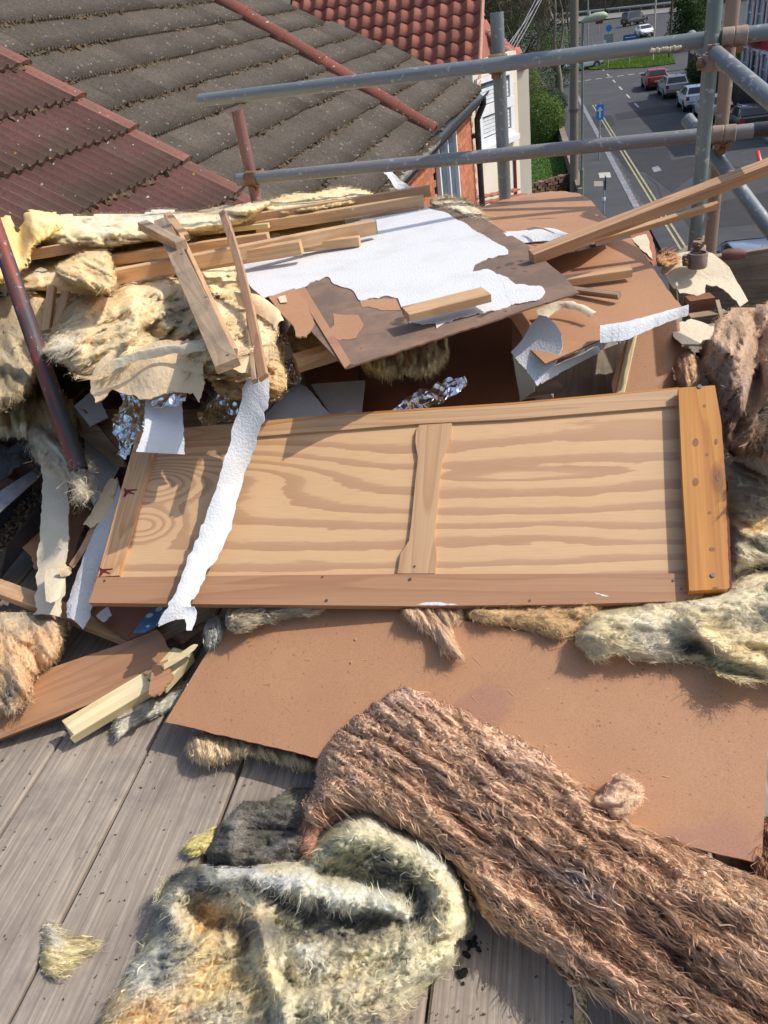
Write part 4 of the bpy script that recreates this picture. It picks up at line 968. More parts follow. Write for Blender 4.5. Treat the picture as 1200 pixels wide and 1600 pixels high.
# grit in the wide gap, seen bottom right, and droppings of tar
gritm = simple('pale_grit', (.55, .53, .50), (.25, .22, .19), 90, .95)
gp0 = P(814, 1470, DECK - .03); q = MB(); q.box(gp0 + BD * -.2, .9, .03, .006, Matrix.Rotation(bang, 4, 'Z')); q.build('gap_strip', gritm, deck)
for i in (-1.2, .4, 2.0, 3.3):
    q = MB(); a_ = BD * i + BPn * -2.6 + Z * (DECK - .065); q.tube([a_, a_ + BPn * 4.9], .024, 16)
    o = q.build('transom', M['galv'], deck); smooth_angle(o)
def blotch(nm, x, y, r, m, z=DECK + .0015, n=18, th=.002, seed=1, par=None):
    R_ = random.Random(seed); c = P(x, y, z); v = []
    for h in (0, th):
        for k in range(n): a = 2 * math.pi * k / n; rr = r * (1 + .35 * math.sin(a * 2 + seed) * R_.random() + R_.uniform(-.15, .15)) * (1 if h == 0 else .85); v.append(c + Vector((math.cos(a) * rr, math.sin(a) * rr, h)))
    f = [tuple(n + k for k in range(n))] + [(k, (k + 1) % n, n + (k + 1) % n, n + k) for k in range(n)]
    return link(nm, mesh(nm, v, f, m), par)
tarm = simple('tar', (.008, .008, .01), (.02, .02, .022), 40, .18)
o = None
tb = thing('tar_blob', 'glossy black tar drops on the grey boards beside the yellow wool', 'tar', P(722, 1522, DECK))
for k, (x, y, r) in enumerate(((722, 1521, .009), (737, 1475, .008), (729, 1492, .006), (748, 1484, .005), (724, 1537, .0025), (742, 1466, .004), (733, 1483, .003))): blotch('drop', x, y, r, tarm, th=.003, seed=k + 1, par=tb)
R5 = random.Random(5); q = MB()
for k in range(330):
    x, y = R5.uniform(0, 520), R5.uniform(1010, 1590)
    if R5.random() < .25: x, y = R5.uniform(560, 1000), R5.uniform(1450, 1600)
    c = P(x, y, DECK + .003); s_ = R5.uniform(.0006, .0022); a = R5.uniform(0, 6.28); l = R5.uniform(1, 3.5)
    q.box(c, s_ * l, s_, s_, Matrix.Rotation(a, 4, 'Z'))
stuff(tag(q.build('crumbs', simple('crumb', (.06, .045, .035), (.3, .22, .15), 200, 1, stops=(.5, .6))), 'small dark crumbs and splinters scattered over the grey deck boards', 'crumbs'))
# ---- tubes
def tube(name, label, a, b, m, r=.0242, hollow=True, group=None, cap=None):
    d = (b - a).normalized(); mxx = frame(a, d, Z if abs(d.z) < .9 else Vector((1, 0, 0)))
    # tube mesh in local frame with z along the tube so that the streaks follow it
    x = d.orthogonal().normalized(); y = d.cross(x); mw = Matrix(((x.x, y.x, d.x, a.x), (x.y, y.y, d.y, a.y), (x.z, y.z, d.z, a.z), (0, 0, 0, 1)))
    L = (b - a).length; v, f = [], []; n = 28
    rings = [(0, r), (L, r)]
    if hollow: rings = [(.06, r * .84), (0, r * .84), (0, r), (L, r), (L, r * .84), (L - .06, r * .84)]
    for z, rr in rings:
        for k in range(n): t_ = 2 * math.pi * k / n; v.append((math.cos(t_) * rr, math.sin(t_) * rr, z))
    for i in range(len(rings) - 1):
        for k in range(n): k2 = (k + 1) % n; f.append((i * n + k, i * n + k2, (i + 1) * n + k2, (i + 1) * n + k))
    f.append(tuple(range(n))); f.append(tuple((len(rings) - 1) * n + k for k in reversed(range(n))))
    t = thing(name, label, 'scaffold tube', a, group); o = link('tube', mesh('tube', v, f, m), t, mw); smooth_angle(o, 40); return t
ZT_, ZL_ = -.262, -.565
ra, rb_ = P(313, 157, ZT_), P(1200, 50, ZT_); rb2 = rb_ + (rb_ - ra).normalized() * .45
tube('guard_rail_tube', 'upper grey scaffold rail crossing the whole view above the rubble', ra, rb2, M['galv'])
la, lb = P(372, 281, ZL_), P(1177, 204, ZL_)
tube('guard_rail_tube', 'lower grey scaffold rail with mauve tinted end, below the upper rail', la, lb, M['galv_mauve'])
# black end plug
q = MB(); q.tube([lb, lb + (lb - la).normalized() * .07], .0255, 20); o = q.build('end_plug', M['blackpl']); tag(o, 'black plastic end cap on the lower scaffold rail', 'end cap'); smooth_angle(o)
rdir = (rb_ - ra).normalized(); back = Vector((rdir.y, -rdir.x, 0)); back = back if back.y > 0 else -back
# uprights: through the rails
def upright(name, label, x, y, z, xtop, ytop, off, zbot, m, ptop=None, r=.0242):
    c = P(x, y, z) + back * off
    lean = Vector((0, 0, 0)); top = ptop if ptop is not None else 2.2
    return tube(name, label, Vector((c.x, c.y, zbot)), Vector((c.x, c.y, c.z + top)), m, r), c
t_, pc = upright('scaffold_upright', 'dark grey scaffold upright standing behind both rails at the middle', 775, 100, ZT_, 0, 0, .052, DECK - .3, M['galv'], ptop=.155)
t_, pc2 = upright('scaffold_upright', 'green grey scaffold upright in front of both rails at the right', 1112, 60, ZT_, 0, 0, -.05, DECK + .02, M['galv_green'])
t_, pc3 = upright('scaffold_upright', 'pinkish brown scaffold upright just behind the green grey one', 1143, 52, ZT_, 0, 0, .13, DECK - .3, M['brown_tube'])
c = P(394, 279, ZL_) + back * .05
tube('scaffold_upright', 'short red and grey scaffold upright at the free end of the lower rail', Vector((c.x - .02, c.y, DECK - .3)), Vector((c.x - .03, c.y + .03, rise(Vector((c.x, c.y, DECK)), 172).z)), M['pinkgrey_tube'])
A = PD(-30, 290, 2.45); B = PD(124, 735, 2.12)
tube('scaffold_upright', 'leaning red painted scaffold tube with grey scuffs, left edge of the rubble', A, B, M['red_tube'])
A = PD(1126, 88, 2.42); B = PD(1330, 262, 1.9)
tube('brace_tube', 'grey brace tube leaving the upper joint towards the lower right corner of the view', PD(1118, 84, 2.45), B, M['galv'])
tube('brace_tube', 'long grey brace crossing behind the uprights and the leaning timber', PD(1074, 186, 2.95), PD(1275, 455, 2.55), M['galv'])
tube('brace_tube', 'stub of pale grey tube poking out above the upper rail beside the upright', PD(1078, 58, 2.85), PD(1108, 84, 2.78), M['galv'])
# ---- couplers
def coupler(label, c, axA, axB, m, s=1.0, bolt=True, name='scaffold_coupler'):
    t = thing(name, label, 'coupler', c); axA = axA.normalized(); axB = axB.normalized()
    nrm_ = axA.cross(axB).normalized()
    for ax, sd in ((axA, 1), (axB, -1)):
        cc = c + nrm_ * (.0265 * sd)
        x = ax.orthogonal().normalized(); y = ax.cross(x); v, f = [], []; n = 24; h = .024 * s
        prof = [(-h, .0252), (-h, .030), (-h * .8, .0315), (h * .8, .0315), (h, .030), (h, .0252)]
        for z, rr in prof:
            for k in range(n): a = 2 * math.pi * k / n; v.append(cc + (x * math.cos(a) + y * math.sin(a)) * rr + ax * z)
        for i in range(len(prof) - 1):
            for k in range(n): k2 = (k + 1) % n; f.append((i * n + k, i * n + k2, (i + 1) * n + k2, (i + 1) * n + k))
        o = link('collar', mesh('collar', v, f, m), t); smooth_angle(o, 35)
        if bolt:
            side = ax.cross(nrm_).normalized() * (1 if sd > 0 else -1); b0 = cc + side * .036 - nrm_ * .03; b1 = cc + side * .036 + nrm_ * .042
            q = MB(); q.tube([b0, b1], .0065, 10); q.build('bolt', M['coupler'], t)
            q = MB(); q.tube([cc + side * .036 + nrm_ * .016, cc + side * .036 + nrm_ * .030], .0125, 6); q.build('nut', M['coupler'], t)
            q = MB(); q.tube([cc + side * .036 - nrm_ * .026, cc + side * .036 - nrm_ * .018], .013, 12); q.build('washer', M['coupler'], t)
            q = MB(); q.box(cc + side * .034, .022, .02, .034, frame(Vector((0, 0, 0)), side, ax)); q.build('lug', m, t)
    q = MB(); q.box(c, .04, .04, .012, frame(Vector((0, 0, 0)), axA, nrm_)); q.build('saddle', m, t)
    return t
coupler('rusty brown coupler clamping the upper rail to the middle upright', P(775, 100, ZT_) + back * .026, Vector((0, 0, 1)), rdir, M['coupler'])
coupler('rusty coupler at the free end of the lower rail on the short red upright', P(394, 279, ZL_) + back * .025, Vector((0, 0, 1)), rdir, M['coupler'])
coupler('pale rusty coupler below the upper rail on the green grey upright', PD(1113, 96, 2.50), Vector((0, 0, -1)), rdir, M['coupler_pale'], bolt=True)
coupler('rusty coupler under the lower rail on the pinkish upright', P(1128, 222, ZL_ - .02) + back * .07, Vector((0, 0, 1)), rdir, M['coupler'])
coupler('pale coupler at the foot of the green grey upright', PD(1090, 402, 2.62), Vector((0, 0, -1)), rdir, M['coupler_pale'])
def sleeve(label, a, b, m, r=.030):
    t = thing('sleeve_coupler', label, 'coupler', a); q = MB(); d = (b - a); 
    q.tube([a, a + d * .02, a + d * .46, a + d * .5, a + d * .54, a + d * .98, b], [r * .86, r, r, r * .9, r, r, r * .86], 24); o = q.build('sleeve', m, t); smooth_angle(o, 35)
    for k in (.25, .75):
        c = a + d * k - Z * .034; q = MB(); q.tube([c - back * .03, c + back * .03], .007, 8); q.build('bolt', M['coupler'], t)
        q = MB(); q.tube([c - back * .034, c - back * .022], .012, 6); q.build('nut', M['coupler'], t)
    return t
sleeve('pale brown sleeve joining the upper rail right of the upright', P(1127, 60, ZT_), P(1168, 55, ZT_), M['coupler_pale'])
sleeve('pale mauve sleeve on the lower rail between the uprights', P(1112, 211, ZL_), P(1150, 208, ZL_), M['coupler_pale'])
q = MB(); a = PD(1128, 398, 2.72); q.tube([a, a + rdir * .02, a + rdir * .055, a + rdir * .075], [.016, .02, .02, .014], 20); o = q.build('tube_stub', simple('maroon_rust', (.25, .11, .09), (.16, .08, .07), 30, .7, bs=.4)); tag(o, 'short maroon capped tube stub on top of the weathered toe board', 'tube end'); smooth_angle(o, 40)
# caulk smear on the upper rail
q = MB(); 
for k in range(16):
    f_ = k / 15; p = P(1018 + 44 * f_, 79 - 5.5 * f_, ZT_) ; p = p + (Vector((0, 0, 0)) - p).normalized() * .0225 + Z * rnd.uniform(-.003, .003)
    q.tube([p - rdir * .006, p, p + rdir * .006], [.0025, rnd.uniform(.005, .0085), .0025], 7)
stuff(tag(q.build('dried_mortar', simple('mortar_smear', (.58, .52, .40), (.45, .38, .28), 90, .95)), 'cream smear of dried mortar on the upper rail', 'mortar'))
# toe boards
def beam(name, label, a, b, w, h, m, roll=0, cat='timber', group=None, parent=None, bev=.0015, ends=0, warp=0, seed=0, taper=1):
    a, b = Vector(a), Vector(b); d = (b - a); L = d.length; mw = frame(a, d, Z if abs(d.normalized().z) < .95 else Vector((0, 1, 0))) @ Matrix.Rotation(roll, 4, 'X')
    R_ = random.Random(seed + int(L * 1000)); nx = max(4, int(L / .04)); v, f = [], []
    c = bev; ring = [(-w / 2 + c, -h / 2), (w / 2 - c, -h / 2), (w / 2, -h / 2 + c), (w / 2, h / 2 - c), (w / 2 - c, h / 2), (-w / 2 + c, h / 2), (-w / 2, h / 2 - c), (-w / 2, -h / 2 + c)]
    for i in range(nx + 1):
        x = L * i / nx; tp_ = 1 + (taper - 1) * i / nx
        for j, (y, z) in enumerate(ring):
            ex = 0
            if ends and i in (0, nx): ex = R_.uniform(0, ends) * (-1 if i == nx else 1)
            v.append((x + ex, y * tp_ + warp * math.sin(math.pi * i / nx), z * tp_ + R_.uniform(-.0004, .0004)))
    for i in range(nx):
        for j in range(8): j2 = (j + 1) % 8; f.append((i * 8 + j, i * 8 + j2, (i + 1) * 8 + j2, (i + 1) * 8 + j))
    f.append(tuple(reversed(range(8)))); f.append(tuple(nx * 8 + j for j in range(8)))
    f = [tuple(reversed(q)) for q in f]
    o = link(name, mesh(name, v, f, m), parent, mw)
    if label: tag(o, label, cat, group)
    return o
ta, tbb = PD(1060, 452, 3.15), PD(1290, 420, 2.9)
beam('toe_board', 'weathered cracked grey toe board on edge behind the brown wool', ta - Z * .0, tbb, .038, .225, M['toe'], cat='toe board')
beam('toe_board', 'second toe board lying behind the cream torn sheet', PD(1050, 440, 3.25), PD(1110, 402, 3.3), .038, .20, M['toe'], cat='toe board')

# ================================================================ WOOL
wool_tris = [0]
def pdist(p, poly):
    poly = np.array(poly, float); a = poly; b = np.roll(poly, -1, 0); best = np.full(len(p), 1e9)
    for A_, B_ in zip(a, b):
        ab = B_ - A_; t_ = np.clip(((p - A_) @ ab) / (ab @ ab + 1e-9), 0, 1); best = np.minimum(best, np.hypot(*(p - (A_ + t_[:, None] * ab)).T))
    return best
def ldist(p, line):                              # distance to an open polyline
    best = np.full(len(p), 1e9)
    for A_, B_ in zip(np.array(line[:-1], float), np.array(line[1:], float)):
        ab = B_ - A_; t_ = np.clip(((p - A_) @ ab) / (ab @ ab + 1e-9), 0, 1); best = np.minimum(best, np.hypot(*(p - (A_ + t_[:, None] * ab)).T))
    return best
def smooth_outline(o, k=2):
    o = np.array(o, float)
    for _ in range(k):
        n = np.roll(o, -1, 0); o = np.stack([o * .75 + n * .25, o * .25 + n * .75], 1).reshape(-1, 2)
    return o
def hue_clip(c, m):
    c = np.maximum(c, .004); return c * np.minimum(1, m / c.max(axis=1))[:, None]
def wool(name, label, outline, z0, H, base, blobs=(), ridges=(), flow=(1, 0), flowf=None, step=5, edge=40, rough=.012, rs=(18, 18), drop=.05,
         n=8000, L=.03, w_=.0012, lift=.5, spread=.5, seed=0, tips=None, zf=None, jit=.25, wavy=.25, cat='insulation', group=None, lines=(), fringe=1.0, fine=.004, dens=.7, flk=.04, fsign=1):
    n = int(n * dens); lift *= .7; step = min(step, max(2.2, edge / 6))
    """A lump of mineral wool: closed body with relief, and a coat of separate fibre locks."""
    rs_ = np.random.RandomState(seed + 100); poly = smooth_outline(outline); lo, hi = poly.min(0), poly.max(0)
    us = np.arange(lo[0] - step, hi[0] + step * 2, step); vs = np.arange(lo[1] - step, hi[1] + step * 2, step)
    U_, V_ = np.meshgrid(us, vs); pts = np.stack([U_.ravel(), V_.ravel()], 1)
    wob = np.stack([fbm(np.c_[pts / 42., np.full(len(pts), seed)], 3, seed), fbm(np.c_[pts / 42., np.full(len(pts), seed + 9)], 3, seed + 4)], 1) * min(9, edge * .25)
    ins = inpoly(pts + wob, poly); d = pdist(pts, poly); fl = np.array(flow, float); fl /= np.hypot(*fl); pf = np.array([-fl[1], fl[0]])
    def height(p, dd):
        t_ = np.clip(dd / edge, 0, 1); prof = np.sqrt(np.clip(1 - (1 - t_) ** 2, 0, 1)); h = H * prof
        for line, wd, amt in ridges: h = h + amt * np.exp(-(ldist(p, line) / wd) ** 2) * (.25 + .75 * prof)
        a = p @ fl; b_ = p @ pf; q_ = np.c_[a / (rs[0] * 4.), b_ / (rs[1] * 1.), np.full(len(p), seed * 3.1)]
        wq = q_ + .55 * np.c_[fbm(q_ * 1.3 + 5, 2, seed + 40), fbm(q_ * 1.3 + 9, 2, seed + 41), np.zeros(len(p))]
        h = h + rough * fbm(wq, 4, seed) * (.3 + .7 * prof) + fine * fsign * (2.2 * np.abs(fbm(wq * 2.6, 3, seed + 7)) - .7) * (.3 + .7 * prof)
        return h
    def zbase(p): return (zf(p[:, 0], p[:, 1]) if zf else np.full(len(p), z0))
    hh = height(pts, d); W = PA(pts[:, 0], pts[:, 1], zbase(pts) + hh)
    def colour(p, k=0.12):
        c = np.tile(np.array(base, float), (len(p), 1))
        wr_ = p + 14 * np.c_[fbm(np.c_[p / 30., np.zeros(len(p))], 3, seed + 20), fbm(np.c_[p / 30., np.ones(len(p))], 3, seed + 21)]
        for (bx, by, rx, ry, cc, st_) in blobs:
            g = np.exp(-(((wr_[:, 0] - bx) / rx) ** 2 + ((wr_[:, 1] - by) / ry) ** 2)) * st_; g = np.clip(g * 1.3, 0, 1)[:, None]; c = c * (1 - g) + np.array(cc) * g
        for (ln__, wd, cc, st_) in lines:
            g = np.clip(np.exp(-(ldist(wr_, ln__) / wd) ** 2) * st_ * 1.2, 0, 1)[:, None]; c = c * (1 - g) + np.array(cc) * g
        nn = fbm(np.c_[(p @ fl) / 60., (p @ pf) / 12., np.full(len(p), 3.)], 3, seed + 30)[:, None]
        c = c * np.array([1.05, .97, .90]) if 'brown' not in name and 'folded' not in name else c
        return hue_clip(c * (1 + k * 1.6 * nn), .92)
    idx = -np.ones(len(pts), int); g2 = ins.reshape(U_.shape); cell = g2[:-1, :-1] & g2[1:, :-1] & g2[:-1, 1:] & g2[1:, 1:]
    jj, ii = np.nonzero(cell); nx = len(us); q4 = np.stack([jj * nx + ii, (jj + 1) * nx + ii, (jj + 1) * nx + ii + 1, jj * nx + ii + 1], 1)
    used = np.unique(q4); idx[used] = np.arange(len(used)); top = W[used]; q4 = idx[q4]; m_ = len(used)
    pz = PA(pts[used, 0], pts[used, 1], zbase(pts[used]) - drop - .004); cb = pz.mean(0); shr = .10 if drop > .02 else .03
    bot = pz + (cb - pz) * np.array([shr, shr, 0])
    e = np.concatenate([q4[:, [0, 1]], q4[:, [1, 2]], q4[:, [2, 3]], q4[:, [3, 0]]]); key = {}
    for a_, b_ in map(tuple, e): key[(a_, b_)] = 1
    be = np.array([k for k in key if (k[1], k[0]) not in key]); side = np.stack([be[:, 1], be[:, 0], be[:, 0] + m_, be[:, 1] + m_], 1)
    cen = top.mean(0)
    allv = np.concatenate([top, bot]); quads = np.concatenate([q4, q4[:, ::-1] + m_, side]); cc = colour(pts[used]) * .97
    t = thing(name, label, cat, Vector((cen[0], cen[1], bot[:, 2].min())), group)
    link('wool_body', npmesh('wool_body', allv, quads, M['wool'], True, np.concatenate([cc, cc * .8])), t)
    # fibres
    gz = W.reshape(U_.shape + (3,)); sel = rs_.randint(0, len(jj), n)
    eb = np.nonzero((d < step * 2.6) & ins)[0]
    su = us[ii[sel]] + rs_.rand(n) * step; sv = vs[jj[sel]] + rs_.rand(n) * step
    if len(eb) and fringe:
        k = int(n * .30 * fringe); s2 = eb[rs_.randint(0, len(eb), k)]; su[:k] = pts[s2, 0] + rs_.uniform(-step, step, k); sv[:k] = pts[s2, 1] + rs_.uniform(-step, step, k)
    p0 = np.c_[su, sv]; dd = pdist(p0, poly); zb = zbase(p0); h0 = height(p0, dd); o = PA(su, sv, zb + h0)
    fv = np.tile(fl, (n, 1)) if flowf is None else flowf(p0)
    fv = fv / (np.hypot(fv[:, 0], fv[:, 1])[:, None] + 1e-9)
    ang_ = rs_.normal(0, spread * .45, n) + spread * 1.5 * fbm(np.c_[p0 / 16., np.full(n, seed + .5)], 2, seed + 60); ca, sa = np.cos(ang_), np.sin(ang_); fv = np.c_[fv[:, 0] * ca - fv[:, 1] * sa, fv[:, 0] * sa + fv[:, 1] * ca]
    e_ = 3.0; p1 = p0 + fv * e_; T = PA(p1[:, 0], p1[:, 1], zbase(p1) + height(p1, pdist(p1, poly))) - o
    p2 = p0 + np.c_[-fv[:, 1], fv[:, 0]] * e_; B_ = PA(p2[:, 0], p2[:, 1], zbase(p2) + height(p2, pdist(p2, poly))) - o
    ln2 = np.linalg.norm(T, axis=1)[:, None]; T = T / (ln2 + 1e-9); B_ /= np.linalg.norm(B_, axis=1)[:, None] + 1e-9
    Nn = np.cross(T, B_); Nn /= np.linalg.norm(Nn, axis=1)[:, None] + 1e-9; view = -o / np.linalg.norm(o, axis=1)[:, None]
    Nn *= np.where((Nn * view).sum(1) < 0, -1, 1)[:, None]; Nn = Nn * .7 + np.array([0, 0, .3])
    flake = (rs_.rand(n) < flk)[:, None]; Sn = Nn / (np.linalg.norm(Nn, axis=1)[:, None] + 1e-9)
    LL = (L * rs_.uniform(.35, 1.3, n) * (1 + .6 * (rs_.rand(n) < .06)))[:, None]; segs = 4; out = []; lies = []
    ph = rs_.uniform(0, 6.28, (n, 1)); fr = rs_.uniform(3, 8, (n, 1)); am = rs_.uniform(.2, 1, (n, 1)) * wavy; lf = (rs_.rand(n, 1) ** 1.6) * lift * np.where(flake, .45, 1.1)
    wd = (w_ * rs_.uniform(.5, 1.6, n))[:, None] * np.where(flake, 2.4, .62); tw = rs_.uniform(-.5, .5, (n, 1)) * np.where(flake, .6, 1.2); jn = rs_.normal(0, .22, (n, 3))
    for s_ in range(segs + 1):
        t_ = s_ / segs; c_ = o + Nn * .0009 + T * LL * t_ + Nn * LL * lf * (t_ ** 1.4 - .35 * t_ ** 3) + B_ * LL * am * (np.sin(fr * t_ + ph) - np.sin(ph)) * .5
        wt = wd * np.where(flake, np.sin(math.pi * (.18 + .8 * t_)), 1 - .85 * t_ ** 2); sdv = B_ * np.cos(tw + t_ * .4) + Nn * np.sin(tw + t_ * .4); out += [c_ - sdv * wt, c_ + sdv * wt]
        l0 = Sn + jn + T * (.25 * math.cos(2 + 4 * t_)); lies += [l0 - B_ * .45, l0 + B_ * .45]
    v = np.stack(out, 1).reshape(-1, 3); k = 2 * (segs + 1); b0 = np.arange(n)[:, None] * k
    lie = np.stack(lies, 1).reshape(-1, 3); lie /= np.linalg.norm(lie, axis=1)[:, None] + 1e-9
    q = np.concatenate([np.concatenate([b0 + 2 * s_, b0 + 2 * s_ + 1, b0 + 2 * s_ + 3, b0 + 2 * s_ + 2], 1) for s_ in range(segs)])
    fc = colour(p0) * 1.3 * rs_.uniform(1 - jit, 1 + jit, (n, 1))
    if tips is not None:
        hi_ = rs_.rand(n) < tips[1]; fc[hi_] = fc[hi_] * .35 + np.array(tips[0]) * .65
    fcv = np.repeat(fc[:, None, :], k, 1); fcv *= np.linspace(.9, 1.12, segs + 1).repeat(2)[None, :, None]
    stuff(link('fibres', npmesh('fibres', v, q, M['fibre'], col=hue_clip(fcv.reshape(-1, 3), .9), lie=lie), t)); wool_tris[0] += len(q) * 2 + len(quads) * 2
    return t
YE = (.78, .58, .27); CR = (.76, .66, .46); DK = (.10, .10, .075); GY_ = (.36, .36, .30); WH = (.76, .75, .68); PK = (.52, .29, .185); OR = (.80, .50, .22); YG = (.60, .58, .36)

# 1 yellow and grey folded batt in the foreground
fl_c = [(250, 1500), (260, 1420), (330, 1370), (440, 1375), (520, 1400), (600, 1425), (660, 1420), (690, 1390), (670, 1340), (600, 1310), (540, 1300)]
def swirl(p):
    c = np.array([560., 1400.]); r = p - c; t_ = np.stack([-r[:, 1], r[:, 0]], 1) / (np.hypot(*r.T)[:, None] + 1)
    wgt = np.exp(-((p[:, 0] - 590) / 170.) ** 2)[:, None]; base_ = np.tile(np.array([-.75, .66]), (len(p), 1)); return -t_ * wgt + base_ * (1 - wgt)
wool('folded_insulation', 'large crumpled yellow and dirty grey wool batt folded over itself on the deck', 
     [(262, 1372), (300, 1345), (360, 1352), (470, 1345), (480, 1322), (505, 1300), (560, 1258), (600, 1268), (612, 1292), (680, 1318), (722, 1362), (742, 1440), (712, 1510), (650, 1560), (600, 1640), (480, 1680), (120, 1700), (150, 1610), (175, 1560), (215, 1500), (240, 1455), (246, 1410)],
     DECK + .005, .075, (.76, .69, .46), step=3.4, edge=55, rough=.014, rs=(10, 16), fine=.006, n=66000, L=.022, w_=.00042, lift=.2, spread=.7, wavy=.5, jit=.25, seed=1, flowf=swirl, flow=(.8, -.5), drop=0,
     ridges=[([(262, 1420), (275, 1385), (310, 1365), (345, 1385), (400, 1430), (420, 1470)], 20, .045), ([(330, 1352), (420, 1362), (500, 1395), (560, 1412), (620, 1415)], 24, .055),
             ([(540, 1310), (610, 1315), (680, 1350), (715, 1420), (690, 1490), (600, 1550), (500, 1580)], 34, .065), ([(300, 1405), (320, 1440)], 18, -.03), ([(480, 1350), (560, 1375), (640, 1400)], 14, -.03),
             ([(350, 1440), (450, 1455), (560, 1450), (640, 1440)], 22, -.02), ([(405, 1450), (415, 1500), (440, 1560), (450, 1610)], 15, .05), ([(445, 1480), (455, 1540)], 9, -.015), ([(385, 1470), (380, 1540)], 10, -.012), ([(480, 1490), (560, 1480), (640, 1470)], 30, .03)],
     blobs=[(300, 1400, 34, 30, (.80, .74, .55), .9), (325, 1430, 34, 34, (.72, .46, .20), .95), (370, 1450, 40, 30, (.70, .45, .2), .6), (250, 1590, 75, 50, OR, .9), (330, 1540, 50, 70, (.80, .60, .30), .8), (400, 1560, 30, 50, (.78, .58, .30), .7), (520, 1320, 45, 30, (.30, .29, .18), .8), (570, 1350, 55, 28, (.22, .21, .14), .9),
            (250, 1480, 34, 60, (.36, .37, .34), .75), (230, 1530, 30, 40, (.6, .6, .55), .5), (420, 1520, 22, 50, (.66, .55, .30), .5), (330, 1590, 60, 20, (.55, .55, .5), .5), (560, 1540, 90, 40, (.64, .53, .33), .6), (690, 1440, 28, 70, (.72, .62, .38), .7), (480, 1500, 40, 24, (.68, .68, .66), .4), (410, 1590, 70, 30, (.4, .38, .3), .5), (610, 1600, 60, 30, (.45, .35, .26), .6)],
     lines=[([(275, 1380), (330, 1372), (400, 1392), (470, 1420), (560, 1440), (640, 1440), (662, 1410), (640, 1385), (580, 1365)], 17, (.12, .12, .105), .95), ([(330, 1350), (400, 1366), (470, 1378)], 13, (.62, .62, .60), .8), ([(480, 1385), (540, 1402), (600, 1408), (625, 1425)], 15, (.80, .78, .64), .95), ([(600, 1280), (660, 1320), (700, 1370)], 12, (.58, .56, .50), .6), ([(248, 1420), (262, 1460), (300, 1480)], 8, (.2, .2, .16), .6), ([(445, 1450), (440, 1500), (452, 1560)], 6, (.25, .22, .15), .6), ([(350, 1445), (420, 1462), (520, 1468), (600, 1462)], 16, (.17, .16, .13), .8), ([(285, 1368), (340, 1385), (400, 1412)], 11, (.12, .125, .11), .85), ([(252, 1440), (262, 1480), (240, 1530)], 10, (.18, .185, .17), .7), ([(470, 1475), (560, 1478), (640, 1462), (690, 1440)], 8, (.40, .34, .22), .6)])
# dark grey wool behind it
wool('insulation_scrap', 'dark sooty grey wool scrap lying behind the folded yellow batt', [(345, 1265), (410, 1240), (500, 1228), (560, 1240), (560, 1290), (500, 1330), (440, 1365), (320, 1358), (318, 1310)],
     DECK + .004, .035, (.125, .125, .115), step=5, edge=34, n=11000, L=.018, w_=.0005, spread=1.2, seed=2, drop=0, ridges=[([(370, 1275), (360, 1330)], 16, .02), ([(400, 1345), (460, 1310)], 8, .02)],
     blobs=[(360, 1290, 26, 34, (.27, .27, .25), .7), (440, 1325, 30, 8, (.34, .34, .33), .7), (470, 1250, 50, 14, (.25, .25, .2), .6)], fringe=.6)
wool('insulation_scrap', 'small lemon yellow tuft poking from the dark grey wool', [(283, 1322), (300, 1306), (325, 1300), (338, 1285), (345, 1310), (322, 1334), (295, 1338)], DECK + .006, .02, (.70, .66, .30), step=4, edge=14, n=1600, L=.012, w_=.0006, seed=3, rough=.004, drop=0, flow=(-1, .6), spread=.3)
wool('insulation_tuft', 'small pale yellow tuft alone on the bare grey deck boards', [(68, 1440), (90, 1448), (100, 1465), (142, 1468), (150, 1486), (118, 1500), (100, 1518), (70, 1528), (62, 1500), (66, 1470)], DECK + .003, .016, (.68, .62, .38), step=4, edge=18, n=3000, L=.022, w_=.0005, lift=.25, seed=4, rough=.006, drop=0, flow=(1, -.1), spread=.5, fringe=2.5, blobs=[(75, 1450, 16, 26, (.62, .62, .55), .8)])
